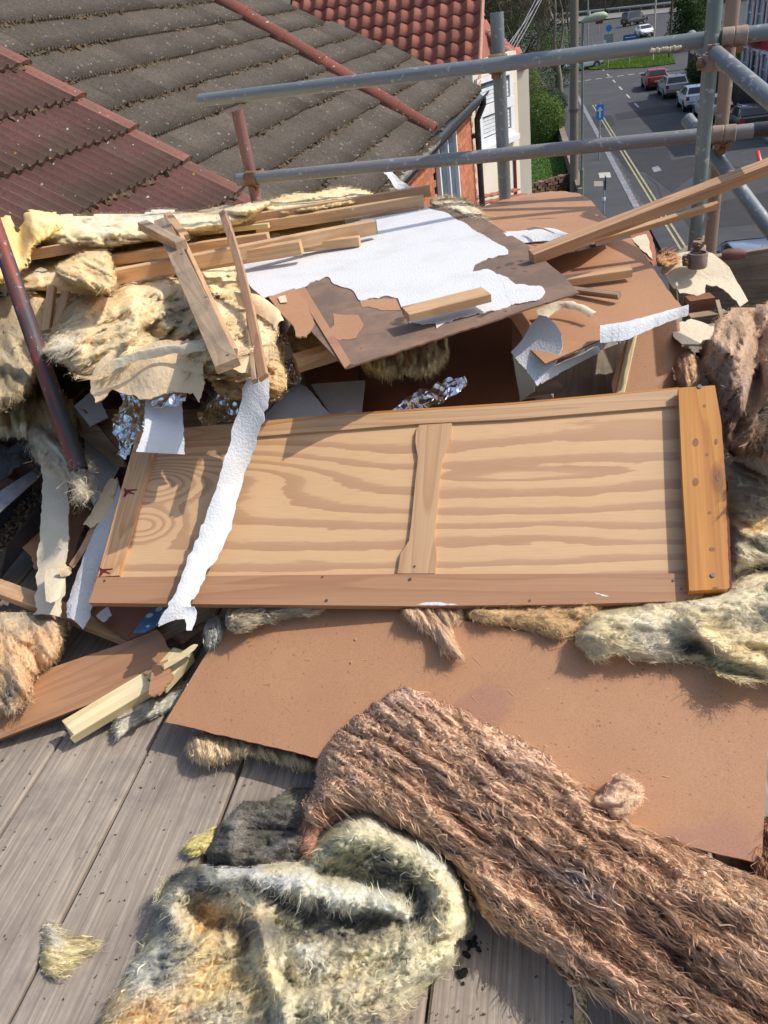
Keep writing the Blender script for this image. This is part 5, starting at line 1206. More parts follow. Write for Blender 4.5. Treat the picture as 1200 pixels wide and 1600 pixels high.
# 2 the pinkish brown batt
BRO = [(560, 1105), (600, 1078), (640, 1052), (690, 1078), (745, 1110), (790, 1128), (850, 1165), (905, 1215), (950, 1262), (1010, 1292), (1070, 1325), (1130, 1350), (1210, 1375), (1420, 1470), (1420, 1760), (1100, 1720), (1010, 1610), (940, 1560), (860, 1500), (790, 1455), (745, 1430), (735, 1385), (690, 1335), (620, 1290), (570, 1262), (510, 1262), (480, 1290), (466, 1268), (495, 1225), (492, 1185), (520, 1140)]
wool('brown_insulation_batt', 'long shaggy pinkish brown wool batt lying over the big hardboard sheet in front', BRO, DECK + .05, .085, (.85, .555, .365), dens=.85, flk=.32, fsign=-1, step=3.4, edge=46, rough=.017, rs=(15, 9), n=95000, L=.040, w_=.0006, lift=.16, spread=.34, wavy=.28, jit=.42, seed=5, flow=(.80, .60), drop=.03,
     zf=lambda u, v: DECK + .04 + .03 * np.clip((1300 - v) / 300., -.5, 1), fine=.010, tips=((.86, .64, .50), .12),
     ridges=[([(600, 1100), (800, 1230), (950, 1360), (1150, 1500)], 46, .02), ([(760, 1190), (900, 1290), (1010, 1340), (1080, 1420)], 14, -.016), ([(620, 1200), (760, 1300), (900, 1420)], 12, -.010), ([(820, 1380), (960, 1500), (1080, 1560)], 12, -.018), ([(980, 1430), (1090, 1530), (1200, 1600)], 14, -.022), ([(700, 1270), (820, 1370)], 10, -.010), ([(1060, 1390), (1180, 1430)], 20, .035)],
     blobs=[(850, 1185, 60, 30, (.76, .49, .31), .7), (1000, 1320, 80, 26, (.74, .47, .30), .7), (640, 1090, 60, 36, (.70, .49, .38), .5), (560, 1180, 70, 60, (.72, .47, .32), .5), (800, 1190, 60, 25, (.64, .46, .37), .5), (930, 1340, 120, 50, (.62, .39, .25), .6), (1000, 1450, 120, 60, (.64, .38, .24), .5), (1130, 1530, 80, 60, (.66, .44, .28), .5), (1130, 1400, 60, 30, (.80, .54, .34), .7), (1180, 1480, 40, 50, (.60, .44, .33), .5)],
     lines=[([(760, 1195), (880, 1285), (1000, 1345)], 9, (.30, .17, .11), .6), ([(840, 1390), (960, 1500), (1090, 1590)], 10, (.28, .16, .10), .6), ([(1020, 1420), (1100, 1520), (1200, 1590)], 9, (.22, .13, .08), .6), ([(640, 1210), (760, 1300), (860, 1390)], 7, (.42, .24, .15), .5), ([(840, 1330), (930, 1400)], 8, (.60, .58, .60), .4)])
wool('insulation_tuft', 'pale pink fluffy tuft standing on the edge of the brown batt', [(952, 1225), (965, 1208), (985, 1212), (1000, 1225), (1010, 1238), (1000, 1262), (985, 1275), (955, 1282), (948, 1262), (928, 1262), (925, 1244), (940, 1245)], DECK + .12, .02, (.78, .58, .42), step=4, edge=16, n=3000, L=.012, w_=.0005, seed=6, rough=.005, spread=1.5, lift=.7, fringe=2, drop=.01)
wool('insulation_scrap', 'pinkish curl hanging from the lower left end of the brown batt', [(466, 1262), (500, 1246), (545, 1256), (560, 1275), (520, 1284), (500, 1300), (490, 1340), (474, 1335), (474, 1300)], DECK + .03, .025, (.46, .28, .20), step=4, edge=14, n=3500, L=.016, w_=.0005, seed=7, flow=(-.7, .7), spread=.5, drop=.02)
wool('insulation_scrap', 'brown wool clump against the right edge of the frame beside the hardboard', [(1170, 1290), (1200, 1270), (1260, 1260), (1290, 1400), (1200, 1380), (1165, 1345)], DECK + .01, .07, (.34, .20, .13), step=5, edge=24, n=5000, L=.03, seed=8, flow=(.3, 1), drop=.01)
# 3 wool under the hardboard
wool('insulation_scrap', 'cream wool bulging from under the front edge of the big hardboard sheet', [(288, 1150), (330, 1138), (400, 1150), (500, 1180), (505, 1210), (430, 1192), (385, 1180), (340, 1196), (290, 1192)], DECK + .004, .045, (.66, .55, .36), step=4, edge=18, n=7000, L=.018, w_=.0006, seed=9, flow=(.2, 1), spread=.5, drop=0, fringe=1.6)
# 4 white grey wool at right, in front of the door end
wool('pale_insulation', 'big pale grey and yellow wool lump over the bottom right corner of the door panel', [(890, 985), (925, 950), (985, 945), (1040, 930), (1090, 925), (1130, 915), (1160, 890), (1260, 870), (1300, 1075), (1200, 1060), (1130, 1048), (1075, 1030), (1000, 1030), (945, 1035), (905, 1025)],
     -1.13, .045, (.88, .80, .55), step=4, edge=36, rough=.012, rs=(16, 18), n=30000, L=.024, w_=.0006, lift=.22, spread=.6, wavy=.6, seed=10, flow=(1, .1), drop=.06,
     ridges=[([(1080, 960), (1150, 940), (1230, 930)], 26, .04), ([(940, 985), (1010, 975)], 24, .02), ([(1070, 1010), (1110, 1025)], 14, -.03), ([(1090, 985), (1130, 1020), (1200, 1045)], 10, .025)],
     blobs=[(945, 985, 45, 34, (.70, .64, .42), .7), (1020, 980, 40, 34, (.80, .79, .66), .6), (1085, 1015, 26, 22, (.14, .14, .12), .9), (1160, 1000, 50, 30, (.78, .66, .36), .8), (1150, 1035, 60, 12, (.78, .72, .42), .8), (1190, 960, 60, 40, (.86, .83, .66), .8), (1020, 1010, 20, 30, (.88, .84, .72), .6)], fringe=1.6)
wool('pale_insulation', 'white and yellow wool behind the right end of the orange batten', [(1128, 715), (1160, 725), (1220, 750), (1300, 790), (1300, 880), (1200, 880), (1165, 890), (1138, 905), (1138, 850), (1132, 790)], -1.12, .07, (.86, .80, .60), step=4, edge=28, n=11000, L=.026, w_=.0006, seed=11, flow=(1, .4), spread=.6, drop=.06,
     blobs=[(1170, 815, 44, 22, (.80, .58, .28), .9), (1185, 850, 40, 10, (.25, .26, .2), .8), (1160, 870, 30, 16, (.38, .36, .24), .8), (1170, 745, 50, 26, (.80, .77, .66), .7)])
# 5 brown wool upper right
wool('brown_insulation_fold', 'brown wool batt folded upright against the toe board above the orange batten', [(1088, 575), (1098, 520), (1120, 488), (1160, 476), (1210, 465), (1300, 450), (1300, 760), (1200, 735), (1150, 715), (1128, 690), (1118, 610)], -1.0, .12, (.40, .26, .17), step=5, edge=50, rough=.02, rs=(16, 16), n=22000, L=.028, w_=.0007, lift=.4, spread=.7, seed=12, flow=(-.5, 1), drop=.18, tips=((.72, .55, .4), .06), fine=.007,
     ridges=[([(1110, 530), (1150, 560), (1165, 640)], 16, .03), ([(1180, 500), (1185, 600), (1150, 680)], 14, -.05), ([(1200, 560), (1230, 700)], 20, .03)],
     blobs=[(1150, 495, 80, 18, (.56, .38, .25), .7), (1150, 600, 40, 50, (.36, .25, .19), .6), (1180, 690, 50, 40, (.2, .12, .07), .8), (1120, 550, 24, 30, (.52, .36, .24), .6)])
wool('insulation_scrap', 'coarse brown wool in the gap left of the folded brown batt', [(1050, 540), (1080, 540), (1100, 575), (1092, 610), (1070, 612), (1055, 590)], -.97, .03, (.50, .34, .22), step=4, edge=12, n=2600, L=.018, seed=13, flow=(.2, 1), drop=.15)
wool('insulation_scrap', 'orange brown wool tuft beside the kerb edge above the cream torn sheet', [(1022, 395), (1045, 388), (1062, 395), (1060, 412), (1035, 420), (1024, 415)], -.9, .02, (.62, .38, .22), step=3, edge=10, n=2200, L=.022, seed=14, flow=(1, -.3), spread=1, drop=.1, fringe=2)
# 6 wool under the door's lower edge
wool('insulation_scrap', 'grey and cream wool squeezed out under the left half of the door panel', [(350, 955), (370, 940), (440, 938), (520, 940), (500, 962), (440, 968), (400, 975), (375, 992), (350, 985)], -1.14, .03, (.56, .49, .36), step=4, edge=14, n=6500, L=.020, w_=.0006, seed=15, flow=(1, -.1), drop=.06, blobs=[(370, 970, 24, 20, (.28, .26, .2), .7), (430, 962, 50, 8, (.25, .24, .2), .6)], fringe=1.5)
wool('insulation_scrap', 'grey blue wool beside the left end of the hardboard sheet', [(322, 968), (345, 955), (352, 985), (335, 1010), (318, 1005)], -1.17, .02, (.42, .44, .42), step=4, edge=10, n=1500, L=.015, seed=16, flow=(0, 1), drop=.08)
wool('insulation_scrap', 'pinkish cream wool tongue drooping from under the door onto the hardboard', [(622, 952), (650, 942), (725, 942), (722, 965), (705, 978), (712, 1005), (726, 1034), (700, 1015), (692, 1022), (684, 1000), (664, 982), (635, 970)], -1.135, .032, (.74, .56, .40), step=4, edge=14, n=6500, L=.022, w_=.0006, seed=17, flow=(.5, .8), spread=.35, drop=.03, fringe=1.2)
wool('insulation_scrap', 'yellow brown wool roll under the right half of the door panel', [(722, 952), (760, 944), (850, 942), (960, 938), (935, 960), (905, 985), (880, 1002), (830, 990), (780, 978), (735, 974)], -1.14, .04, (.66, .49, .28), step=4, edge=16, n=9000, L=.022, w_=.0006, seed=18, flow=(1, .2), spread=.7, wavy=.8, drop=.04)
# 7 left foreground lump
wool('insulation_lump', 'peach and grey wool lump on the plank at the left edge', [(-60, 960), (0, 950), (30, 948), (60, 955), (95, 962), (108, 985), (100, 1020), (85, 1040), (55, 1055), (45, 1085), (30, 1110), (8, 1120), (-60, 1110)], DECK + .05, .075, (.74, .53, .33), step=4, edge=32, rough=.012, n=14000, L=.020, w_=.0006, seed=19, flow=(.5, 1), spread=.8, drop=.06, ridges=[([(45, 1010), (60, 1040)], 9, -.03), ([(20, 1010), (30, 1070)], 14, .02)],
     blobs=[(40, 965, 60, 16, (.42, .38, .30), .9), (5, 1085, 24, 26, (.22, .20, .17), .85), (15, 1110, 22, 10, (.66, .62, .5), .6), (60, 1010, 36, 30, (.80, .56, .34), .6), (10, 975, 20, 10, (.72, .6, .4), .6)])
wool('insulation_scrap', 'small grey white wool roll between the split timber and the hardboard corner', [(180, 1112), (215, 1092), (262, 1085), (290, 1058), (300, 1070), (288, 1095), (250, 1118), (210, 1132), (186, 1158), (176, 1145)], DECK + .004, .03, (.56, .57, .50), step=4, edge=13, n=6000, L=.014, w_=.0005, seed=20, flow=(-1, .6), drop=0, blobs=[(230, 1120, 30, 8, (.2, .2, .15), .6)])
# 8 upper left masses
wool('yellow_insulation', 'bright yellow wool batt end standing at the top left of the heap', [(-60, 300), (0, 308), (30, 306), (60, 325), (95, 335), (110, 352), (80, 372), (50, 392), (30, 440), (-60, 460)], -.66, .06, (.84, .62, .27), step=4, edge=24, rough=.008, n=9000, L=.022, w_=.0009, seed=21, flow=(.2, 1), spread=.6, drop=.2, ridges=[([(28, 345), (30, 400)], 10, -.05)], blobs=[(45, 370, 14, 30, (.35, .24, .10), .7), (80, 345, 30, 12, (.82, .72, .45), .5)])
wool('white_insulation', 'whitish wool along the top of the heap in front of the red roof', [(70, 335), (110, 330), (150, 335), (230, 330), (262, 328), (320, 330), (360, 318), (400, 312), (440, 305), (400, 345), (320, 365), (230, 380), (150, 390), (90, 388), (50, 378)], -.70, .065, (.86, .73, .46), dens=1.3, flk=.03, step=4, edge=20, rough=.022, n=17000, L=.022, w_=.0007, seed=22, flow=(1, -.1), spread=.9, lift=.35, drop=.2, fringe=2.2, blobs=[(180, 340, 60, 12, (.80, .76, .62), .6), (110, 360, 36, 14, (.82, .66, .36), .6), (250, 340, 50, 12, (.74, .74, .66), .6)])
wool('white_insulation', 'thin yellow white wool behind the longest top batten', [(390, 318), (420, 312), (460, 302), (500, 296), (545, 288), (590, 300), (600, 312), (540, 325), (460, 335), (400, 345)], -.70, .04, (.86, .72, .42), dens=1.6, flk=.03, rough=.02, step=4, edge=14, n=7500, L=.024, w_=.0006, seed=23, flow=(1, -.2), spread=1.0, lift=.5, drop=.15, fringe=2.5)
wool('white_insulation', 'wispy cream wool between the timbers and the curved brown board', [(662, 312), (700, 306), (745, 318), (760, 345), (765, 372), (720, 350), (690, 335)], -.72, .02, (.82, .72, .52), dens=1.6, flk=.03, step=4, edge=10, n=4200, L=.036, w_=.0006, seed=24, flow=(1, .6), spread=1, lift=1.0, drop=.1, fringe=2.5)
wool('yellow_insulation', 'peach yellow wool puff resting on the long battens', [(75, 415), (110, 400), (150, 385), (172, 392), (180, 430), (185, 450), (160, 462), (130, 450), (95, 440)], -.60, .04, (.88, .66, .36), dens=.9, flk=.03, step=4, edge=16, n=7500, L=.020, w_=.0007, seed=25, flow=(.8, .5), spread=.8, lift=.3, drop=.12, fringe=1.8)
wool('yellow_insulation', 'large shaggy cream wool mass in the middle of the left heap', [(68, 540), (95, 500), (110, 470), (160, 455), (200, 440), (250, 425), (300, 440), (345, 470), (380, 470), (430, 480), (440, 520), (430, 560), (400, 590), (330, 585), (250, 560), (180, 580), (130, 588), (95, 570), (62, 552)], -.74, .08, (.88, .73, .45), step=4, edge=44, rough=.020, rs=(12, 16), n=42000, L=.030, w_=.0008, lift=.22, spread=.45, wavy=.5, seed=26, flow=(-.85, .45), drop=.25,
     ridges=[([(200, 450), (215, 500), (190, 560)], 18, .03), ([(235, 520), (260, 540)], 20, -.04), ([(300, 450), (330, 530)], 16, .02)],
     blobs=[(268, 498, 42, 34, (.22, .21, .16), .75), (255, 530, 34, 18, (.30, .27, .18), .7), (90, 545, 40, 26, (.78, .74, .60), .6), (180, 490, 50, 40, (.83, .68, .40), .5), (310, 470, 40, 20, (.60, .56, .42), .6), (400, 530, 30, 40, (.58, .50, .36), .6)], fringe=1.8)
wool('dirty_insulation', 'dirty grey and brown wool at the left edge behind the red tube', [(-60, 440), (0, 430), (60, 425), (110, 410), (140, 440), (170, 455), (110, 500), (80, 540), (60, 600), (20, 640), (-60, 640)], -.86, .07, (.58, .48, .31), step=5, edge=36, rough=.018, n=13000, L=.032, w_=.0008, seed=27, flow=(.4, 1), spread=.8, drop=.25,
     blobs=[(100, 430, 30, 20, (.2, .2, .16), .8), (20, 520, 40, 40, (.30, .26, .18), .8), (60, 460, 30, 30, (.74, .60, .34), .6), (10, 590, 40, 20, (.14, .12, .08), .7)])
wool('dirty_insulation', 'yellow brown wool low behind the red tube beside the black gutter', [(-60, 600), (20, 590), (60, 580), (100, 600), (128, 640), (120, 690), (80, 700), (40, 680), (-60, 690)], -1.02, .06, (.46, .38, .22), step=5, edge=30, rough=.018, n=7500, L=.028, w_=.0008, seed=28, flow=(.2, 1), drop=.2, blobs=[(60, 620, 30, 20, (.22, .17, .1), .7), (20, 680, 40, 10, (.66, .62, .5), .7)])
wool('cut_batt_edge', 'tan wool slab edge hanging below the white coated board', [(330, 560), (360, 520), (400, 490), (430, 500), (440, 540), (448, 590), (445, 618), (400, 630), (352, 625), (320, 600)], -.80, .05, (.56, .42, .24), step=4, edge=22, rough=.010, rs=(10, 8), n=12000, L=.018, w_=.0007, seed=29, flow=(.9, .3), spread=.5, drop=.12, blobs=[(400, 545, 28, 22, (.34, .32, .27), .7), (395, 612, 50, 14, (.60, .40, .20), .7), (350, 590, 24, 20, (.3, .26, .18), .6)])
wool('cut_batt_edge', 'yellow wool hanging beneath the white coated board over the reddish sheet', [(560, 560), (600, 540), (700, 515), (705, 545), (690, 575), (665, 590), (640, 585), (600, 590), (572, 580)], -.84, .04, (.72, .58, .32), step=4, edge=18, n=9000, L=.024, w_=.0007, seed=30, flow=(.1, 1), spread=.3, drop=.1, fringe=1.6)
wool('insulation_scrap', 'yellow wool in the dark hollow left of the hanging board', [(452, 505), (490, 500), (520, 530), (500, 560), (460, 560), (446, 530)], -.88, .02, (.60, .46, .22), step=4, edge=12, n=2600, L=.018, seed=31, drop=.15)
wool('stringy_insulation', 'grey white stringy wool tangled at the foot of the red tube', [(40, 672), (62, 655), (85, 690), (120, 700), (138, 730), (134, 775), (118, 780), (108, 745), (80, 735), (55, 725)], -.98, .025, (.62, .58, .46), step=4, edge=12, n=7000, L=.045, w_=.0005, seed=32, flow=(.7, .7), spread=1.0, lift=.8, wavy=1.2, drop=.05, fringe=2.5)
wool('yellow_insulation', 'broad cream wool layer underneath the stacked battens of the heap', [(-50, 385), (60, 378), (160, 372), (260, 362), (400, 345), (520, 335), (590, 345), (585, 372), (500, 400), (450, 430), (440, 470), (350, 480), (220, 465), (120, 470), (40, 450), (-50, 470)], -.80, .05, (.88, .72, .43), step=4.5, edge=22, rough=.018, n=16000, L=.026, w_=.0007, seed=35, flow=(1, -.15), spread=.7, lift=.3, drop=.2, blobs=[(60, 420, 40, 20, (.50, .46, .36), .7), (450, 420, 40, 30, (.5, .42, .3), .6)])
# ================================================================ SHEETS
def jagged(pts, torn, amp, step, seed):
    """Subdivide the torn edges of an outline (photo pixels) and make them ragged. torn: set of edge indices or 'all'."""
    R_ = random.Random(seed); out = []; n = len(pts)
    for i in range(n):
        a, b = pts[i], pts[(i + 1) % n]; out.append(tuple(a[:2]))
        if torn == 'all' or i in torn:
            L = math.hypot(b[0] - a[0], b[1] - a[1]); k = int(L / step)
            if k < 2: continue
            nx_, ny_ = -(b[1] - a[1]) / L, (b[0] - a[0]) / L; w_ = 0
            for j in range(1, k):
                w_ = w_ * .6 + R_.gauss(0, amp * .7); f = j / k + R_.uniform(-.25, .25) / k; out.append((a[0] + (b[0] - a[0]) * f + nx_ * w_, a[1] + (b[1] - a[1]) * f + ny_ * w_))
    return out
def sheet(name, label, pts, pl, th, m, torn=(), amp=2, step=5, seed=0, grain=None, parent=None, cat='board', lift=0, m_edge=None, bend=None, group=None, sub=0):
    """Flat sheet: outline in photo pixels projected on plane pl, given real thickness."""
    px = jagged(pts, torn, amp, step, seed) if torn else [tuple(p[:2]) for p in pts]
    P_ = (pl[0] + pl[1] * lift, pl[1]); W_ = [onplane(x, y, P_) for x, y in px]
    g = (onplane(*grain[1], P_) - onplane(*grain[0], P_)) if grain else (W_[1] - W_[0]); g = g - P_[1] * g.dot(P_[1])
    mw = frame(W_[0], g, P_[1]); inv = mw.inverted(); loc = [inv @ p for p in W_]
    area = sum(loc[i].x * loc[(i + 1) % len(loc)].y - loc[(i + 1) % len(loc)].x * loc[i].y for i in range(len(loc)))
    if area < 0: loc.reverse()
    bm = bmesh.new(); top = [bm.verts.new((p.x, p.y, 0)) for p in loc]; bm.faces.new(top); bm.normal_update()
    bmesh.ops.triangulate(bm, faces=bm.faces[:], ngon_method='EAR_CLIP')
    if bend:
        xs = [p.x for p in loc]; 
        for _ in range(3 + sub):
            es = [e for e in bm.edges if e.calc_length() > bend[2]]
            if es: bmesh.ops.subdivide_edges(bm, edges=es, cuts=1); bmesh.ops.triangulate(bm, faces=bm.faces[:])
    tops = list(bm.faces); ret = bmesh.ops.extrude_face_region(bm, geom=tops); nv = [v for v in ret['geom'] if isinstance(v, bmesh.types.BMVert)]
    for v in nv: v.co.z -= th
    bmesh.ops.recalc_face_normals(bm, faces=bm.faces)
    if bend:
        fn = bend[0]
        for v in bm.verts: v.co.z += fn(v.co.x, v.co.y)
    me = bpy.data.meshes.new(name); bm.to_mesh(me); bm.free(); me.materials.append(m)
    if m_edge:
        me.materials.append(m_edge)
        for p in me.polygons:
            if abs(p.normal.z) < .5: p.material_index = 1
    o = link(name, me, parent, mw)
    if bend: smooth_angle(o, 50)
    if label: tag(o, label, cat, group)
    return o
def flat(z): return (Vector((0, 0, z)), Vector((0, 0, 1)))
def crv(pts, k):                                   # Catmull-Rom through points
    pts = [np.array(p, float) for p in pts]; pts = [2 * pts[0] - pts[1]] + pts + [2 * pts[-1] - pts[-2]]; out = []
    n = len(pts) - 3
    for i in range(k + 1):
        t_ = i / k * n; j = min(int(t_), n - 1); u = t_ - j; a, b, c, d = pts[j:j + 4]
        out.append(.5 * ((2 * b) + (-a + c) * u + (2 * a - 5 * b + 4 * c - d) * u * u + (-a + 3 * b - 3 * c + d) * u ** 3))
    return out
def curl(name, label, left, right, m, th=.0015, k=40, across=8, bulge=.0, jag=.0, seed=0, cat='paper', parent=None, crump=.0, flatsh=False, m_back=None, group=None):
    """Curved strip between two edges given as (px, py, height below camera)."""
    Lc, Rc = crv(left, k), crv(right, k); rs_ = np.random.RandomState(seed); v = []
    jl = fbm(np.c_[np.arange(k + 1) / 2.3, np.zeros(k + 1), np.full(k + 1, seed)], 3, seed) * jag; jr = fbm(np.c_[np.arange(k + 1) / 2.3, np.ones(k + 1), np.full(k + 1, seed)], 3, seed + 3) * jag
    for i in range(k + 1):
        a, b = P(*Lc[i]), P(*Rc[i]); d = b - a; u = d.normalized() if d.length > 1e-6 else Vector((1, 0, 0))
        a = a - u * jl[i]; b = b + u * jr[i]
        for j in range(across + 1):
            f = j / across; p = a.lerp(b, f); p = p + Z * (bulge * math.sin(math.pi * f)); v.append(p)
    if crump:
        A_ = np.array([tuple(p) for p in v]); nn = fbm(A_ * (14 if not flatsh else 30), 3, seed); n2 = fbm(A_ * (14 if not flatsh else 30) + 50, 3, seed + 5); v = [Vector(p) + Vector((nn2 * crump * .6, 0, n1 * crump)) for p, n1, nn2 in zip(A_, nn, n2)]
    n = across + 1; f = [(i * n + j, i * n + j + 1, (i + 1) * n + j + 1, (i + 1) * n + j) for i in range(k) for j in range(across)]
    me = mesh(name, v, f, m); bm = bmesh.new(); bm.from_mesh(me)
    if flatsh: bmesh.ops.triangulate(bm, faces=bm.faces[:], quad_method='ALTERNATE')
    bm.normal_update(); avg = sum((fa.normal for fa in bm.faces), Vector())
    vw = -(v[len(v) // 2]).normalized()
    if avg.dot(vw) < 0: bmesh.ops.reverse_faces(bm, faces=bm.faces[:]); bm.normal_update()
    nrm_ = {vv.index: vv.normal.copy() for vv in bm.verts}
    ret = bmesh.ops.extrude_face_region(bm, geom=bm.faces[:]); nv = [x for x in ret['geom'] if isinstance(x, bmesh.types.BMVert)]
    # new verts keep the original normals; move them below the originals
    for x in nv: x.co -= x.normal * th if x.normal.length > .1 else Z * th
    bmesh.ops.recalc_face_normals(bm, faces=bm.faces); bm.to_mesh(me); bm.free()
    o = link(name, me, parent)
    if not flatsh: smooth_angle(o, 60)
    if label: tag(o, label, cat, group)
    return o
# ---- big hardboard sheet in front
hb_pl = plane3((258, 1128, -1.235), (1190, 1350, -1.235), (345, 985, -1.165))
def hbend(x, y): return .014 * math.sin(min(max(x / .95, 0), 1) * math.pi) * (y / .3) - .004 * math.cos(x * 7)
sheet('hardboard_sheet', 'largest tan hardboard sheet, lying flat under the brown batt in the foreground', [(258, 1128), (700, 1236), (1190, 1350), (1206, 1055), (1120, 1040), (900, 1005), (730, 975), (640, 960), (560, 950), (460, 955), (345, 985), (300, 1058)], hb_pl, .005, M['hard'], torn={0, 1}, amp=.6, step=9, m_edge=M['edge'], bend=(lambda x, y: .012 * math.sin(min(max(x / 1.1, 0), 1) * math.pi), None, .12), grain=((258, 1128), (1190, 1350)))
for k, (x, y) in enumerate(((558, 1005), (551, 1041), (735, 984), (296, 1076), (1134, 1052))):
    c = onplane(x, y, hb_pl) + hb_pl[1] * .012; q = MB(); q.tube([c, c + Z * .004 + BD * .004], .0012, 6)
    o = q.build('wood_chip', M['pine'] if k < 4 else M['screw']); tag(o, ('upper splinter of two left of the middle on the large hardboard', 'lower splinter of two left of the middle on the large hardboard', 'tiny splinter on the large hardboard beside the drooping wool tongue', 'tiny splinter near the left end of the large hardboard', 'tiny nail standing on the large hardboard below the pale wool')[k], 'splinter' if k < 4 else 'nail', 'splinters on the hardboard' if k < 4 else None)
scuffm = simple('pale_scuff', (.56, .36, .22), (.50, .30, .17), 60, .7)
hs_ = bpy.data.objects['hardboard_sheet']; R3 = random.Random(4)
for k in range(16):
    x, y = R3.uniform(400, 1120), R3.uniform(1010, 1250)
    if y > 1140 + (x - 300) * .22 or (x > 560 and y > 1060 + (x - 600) * .55): continue
    a = R3.uniform(-.5, .9); l = R3.uniform(6, 26); dx, dy = math.cos(a) * l, math.sin(a) * l
    p0_, p1_ = onplane(x, y, hb_pl), onplane(x + dx, y + dy, hb_pl); xx = (hs_.matrix_basis.inverted() @ p0_).x
    up_l = hb_pl[1] * (.012 * math.sin(min(max(xx / 1.1, 0), 1) * math.pi) + .0012); dd2 = (p1_ - p0_).normalized(); nn_ = hb_pl[1].cross(dd2) * .0006
    q = MB(); q.v = [p0_ + up_l - nn_, p1_ + up_l, p0_ + up_l + nn_, p0_.lerp(p1_, .5) + up_l + nn_ * 1.5]; q.f = [(0, 1, 3, 2)]; q.build('scuff', scuffm, hs_)
# ---- the door like panel
dp = plane3((138, 942, -1.085), (1140, 920, -1.085), (1115, 600, -.845))
door = thing('panel_door', 'framed pine panel with bold wood grain, two fields and a shaped middle bar', 'door panel', onplane(640, 947, dp) - Z * .02)
def pane_mat():
    m, t, b = newmat('bold_grain_panel'); tc = N(t, 'ShaderNodeTexCoord'); v = tc.outputs['Object']
    sp = N(t, 'ShaderNodeSeparateXYZ'); t.links.new(v, sp.inputs[0])
    def mth(op, a, b_=None, c=None):
        n = N(t, 'ShaderNodeMath', operation=op)
        for i, x in enumerate((a, b_, c)):
            if x is None: continue
            if isinstance(x, (int, float)): n.inputs[i].default_value = x
            else: t.links.new(x, n.inputs[i])
        return n.outputs[0]
    X, Y = sp.outputs[0], sp.outputs[1]
    mp = N(t, 'ShaderNodeMapping'); t.links.new(v, mp.inputs[0]); mp.inputs['Scale'].default_value = (1.1, 8, 1); n1 = noise(t, mp.outputs[0], 1, 2, .45)
    mp2 = N(t, 'ShaderNodeMapping'); t.links.new(v, mp2.inputs[0]); mp2.inputs['Scale'].default_value = (9, 60, 1); n2 = noise(t, mp2.outputs[0], 1, 3, .6)
    def blob(cx, cy, rx, ry, amp):               # an elongated eye in the growth ring field
        dx = mth('POWER', mth('ABSOLUTE', mth('DIVIDE', mth('SUBTRACT', X, cx), rx)), 2); dy = mth('POWER', mth('ABSOLUTE', mth('DIVIDE', mth('SUBTRACT', Y, cy), ry)), 2)
        return mth('MULTIPLY', mth('EXPONENT', mth('MULTIPLY', mth('ADD', dx, dy), -1)), amp)
    f = mth('MULTIPLY', mth('POWER', mth('ABSOLUTE', mth('SUBTRACT', .42, Y)), 1.35), 25.)
    for args in ((.10, .265, .10, .050, 5.0), (.085, .145, .085, .040, 4.2), (.02, .205, .40, .075, 1.6), (.27, .275, .27, .060, 2.6), (1.00, .25, .20, .016, -.9)): f = mth('ADD', f, blob(*args))
    f = mth('ADD', f, mth('MULTIPLY', mth('SUBTRACT', n1, .5), 2.0)); f = mth('ADD', f, mth('MULTIPLY', mth('SUBTRACT', n2, .5), .42))
    fr = mth('FRACT', f); band = ramp(t, fr, [(0, 0), (.46, .05), (.56, .18), (.62, .72), (.75, .9), (.94, 1), (.985, .8), (1, 0)])
    col = mix(t, band, (.63, .40, .21), (.43, .245, .13))
    mp3 = N(t, 'ShaderNodeMapping'); t.links.new(v, mp3.inputs[0]); mp3.inputs['Scale'].default_value = (14, 700, 1); n3 = noise(t, mp3.outputs[0], 1, 2)
    col = mix(t, ramp(t, n3, [(.35, 0), (.8, .36)]), col, (.36, .19, .10))
    mp4 = N(t, 'ShaderNodeMapping'); t.links.new(v, mp4.inputs[0]); mp4.inputs['Scale'].default_value = (4, 6, 1)
    col = mix(t, ramp(t, noise(t, mp4.outputs[0], 1, 4, .6), [(.4, 0), (.8, .30)]), col, (.46, .28, .16))
    setc(t, b, col); b.inputs['Roughness'].default_value = .48; bump(t, b, n3, .08, .001); return m
panelm = pane_mat()
gx_ = ((160, 905), (1078, 897))
def dpart(nm, pts, lift, th, m, **k): return sheet(nm, None, pts, dp, th, m, lift=lift, grain=k.pop('grain', gx_), parent=door, **k)
dpart('panel', [(148, 908), (660, 902), (660, 650), (290, 676), (212, 684), (204, 712), (165, 850)], 0, .008, panelm)
# the second field uses the same local frame so that the figure runs on
o = dpart('panel', [(148, 908), (660, 902), (660, 650), (212, 684)], -.0005, .001, panelm); bpy.data.objects.remove(o)
o = dpart('panel', [(660.5, 902), (1085, 898), (1066, 622), (660.5, 650)], 0, .008, panelm)
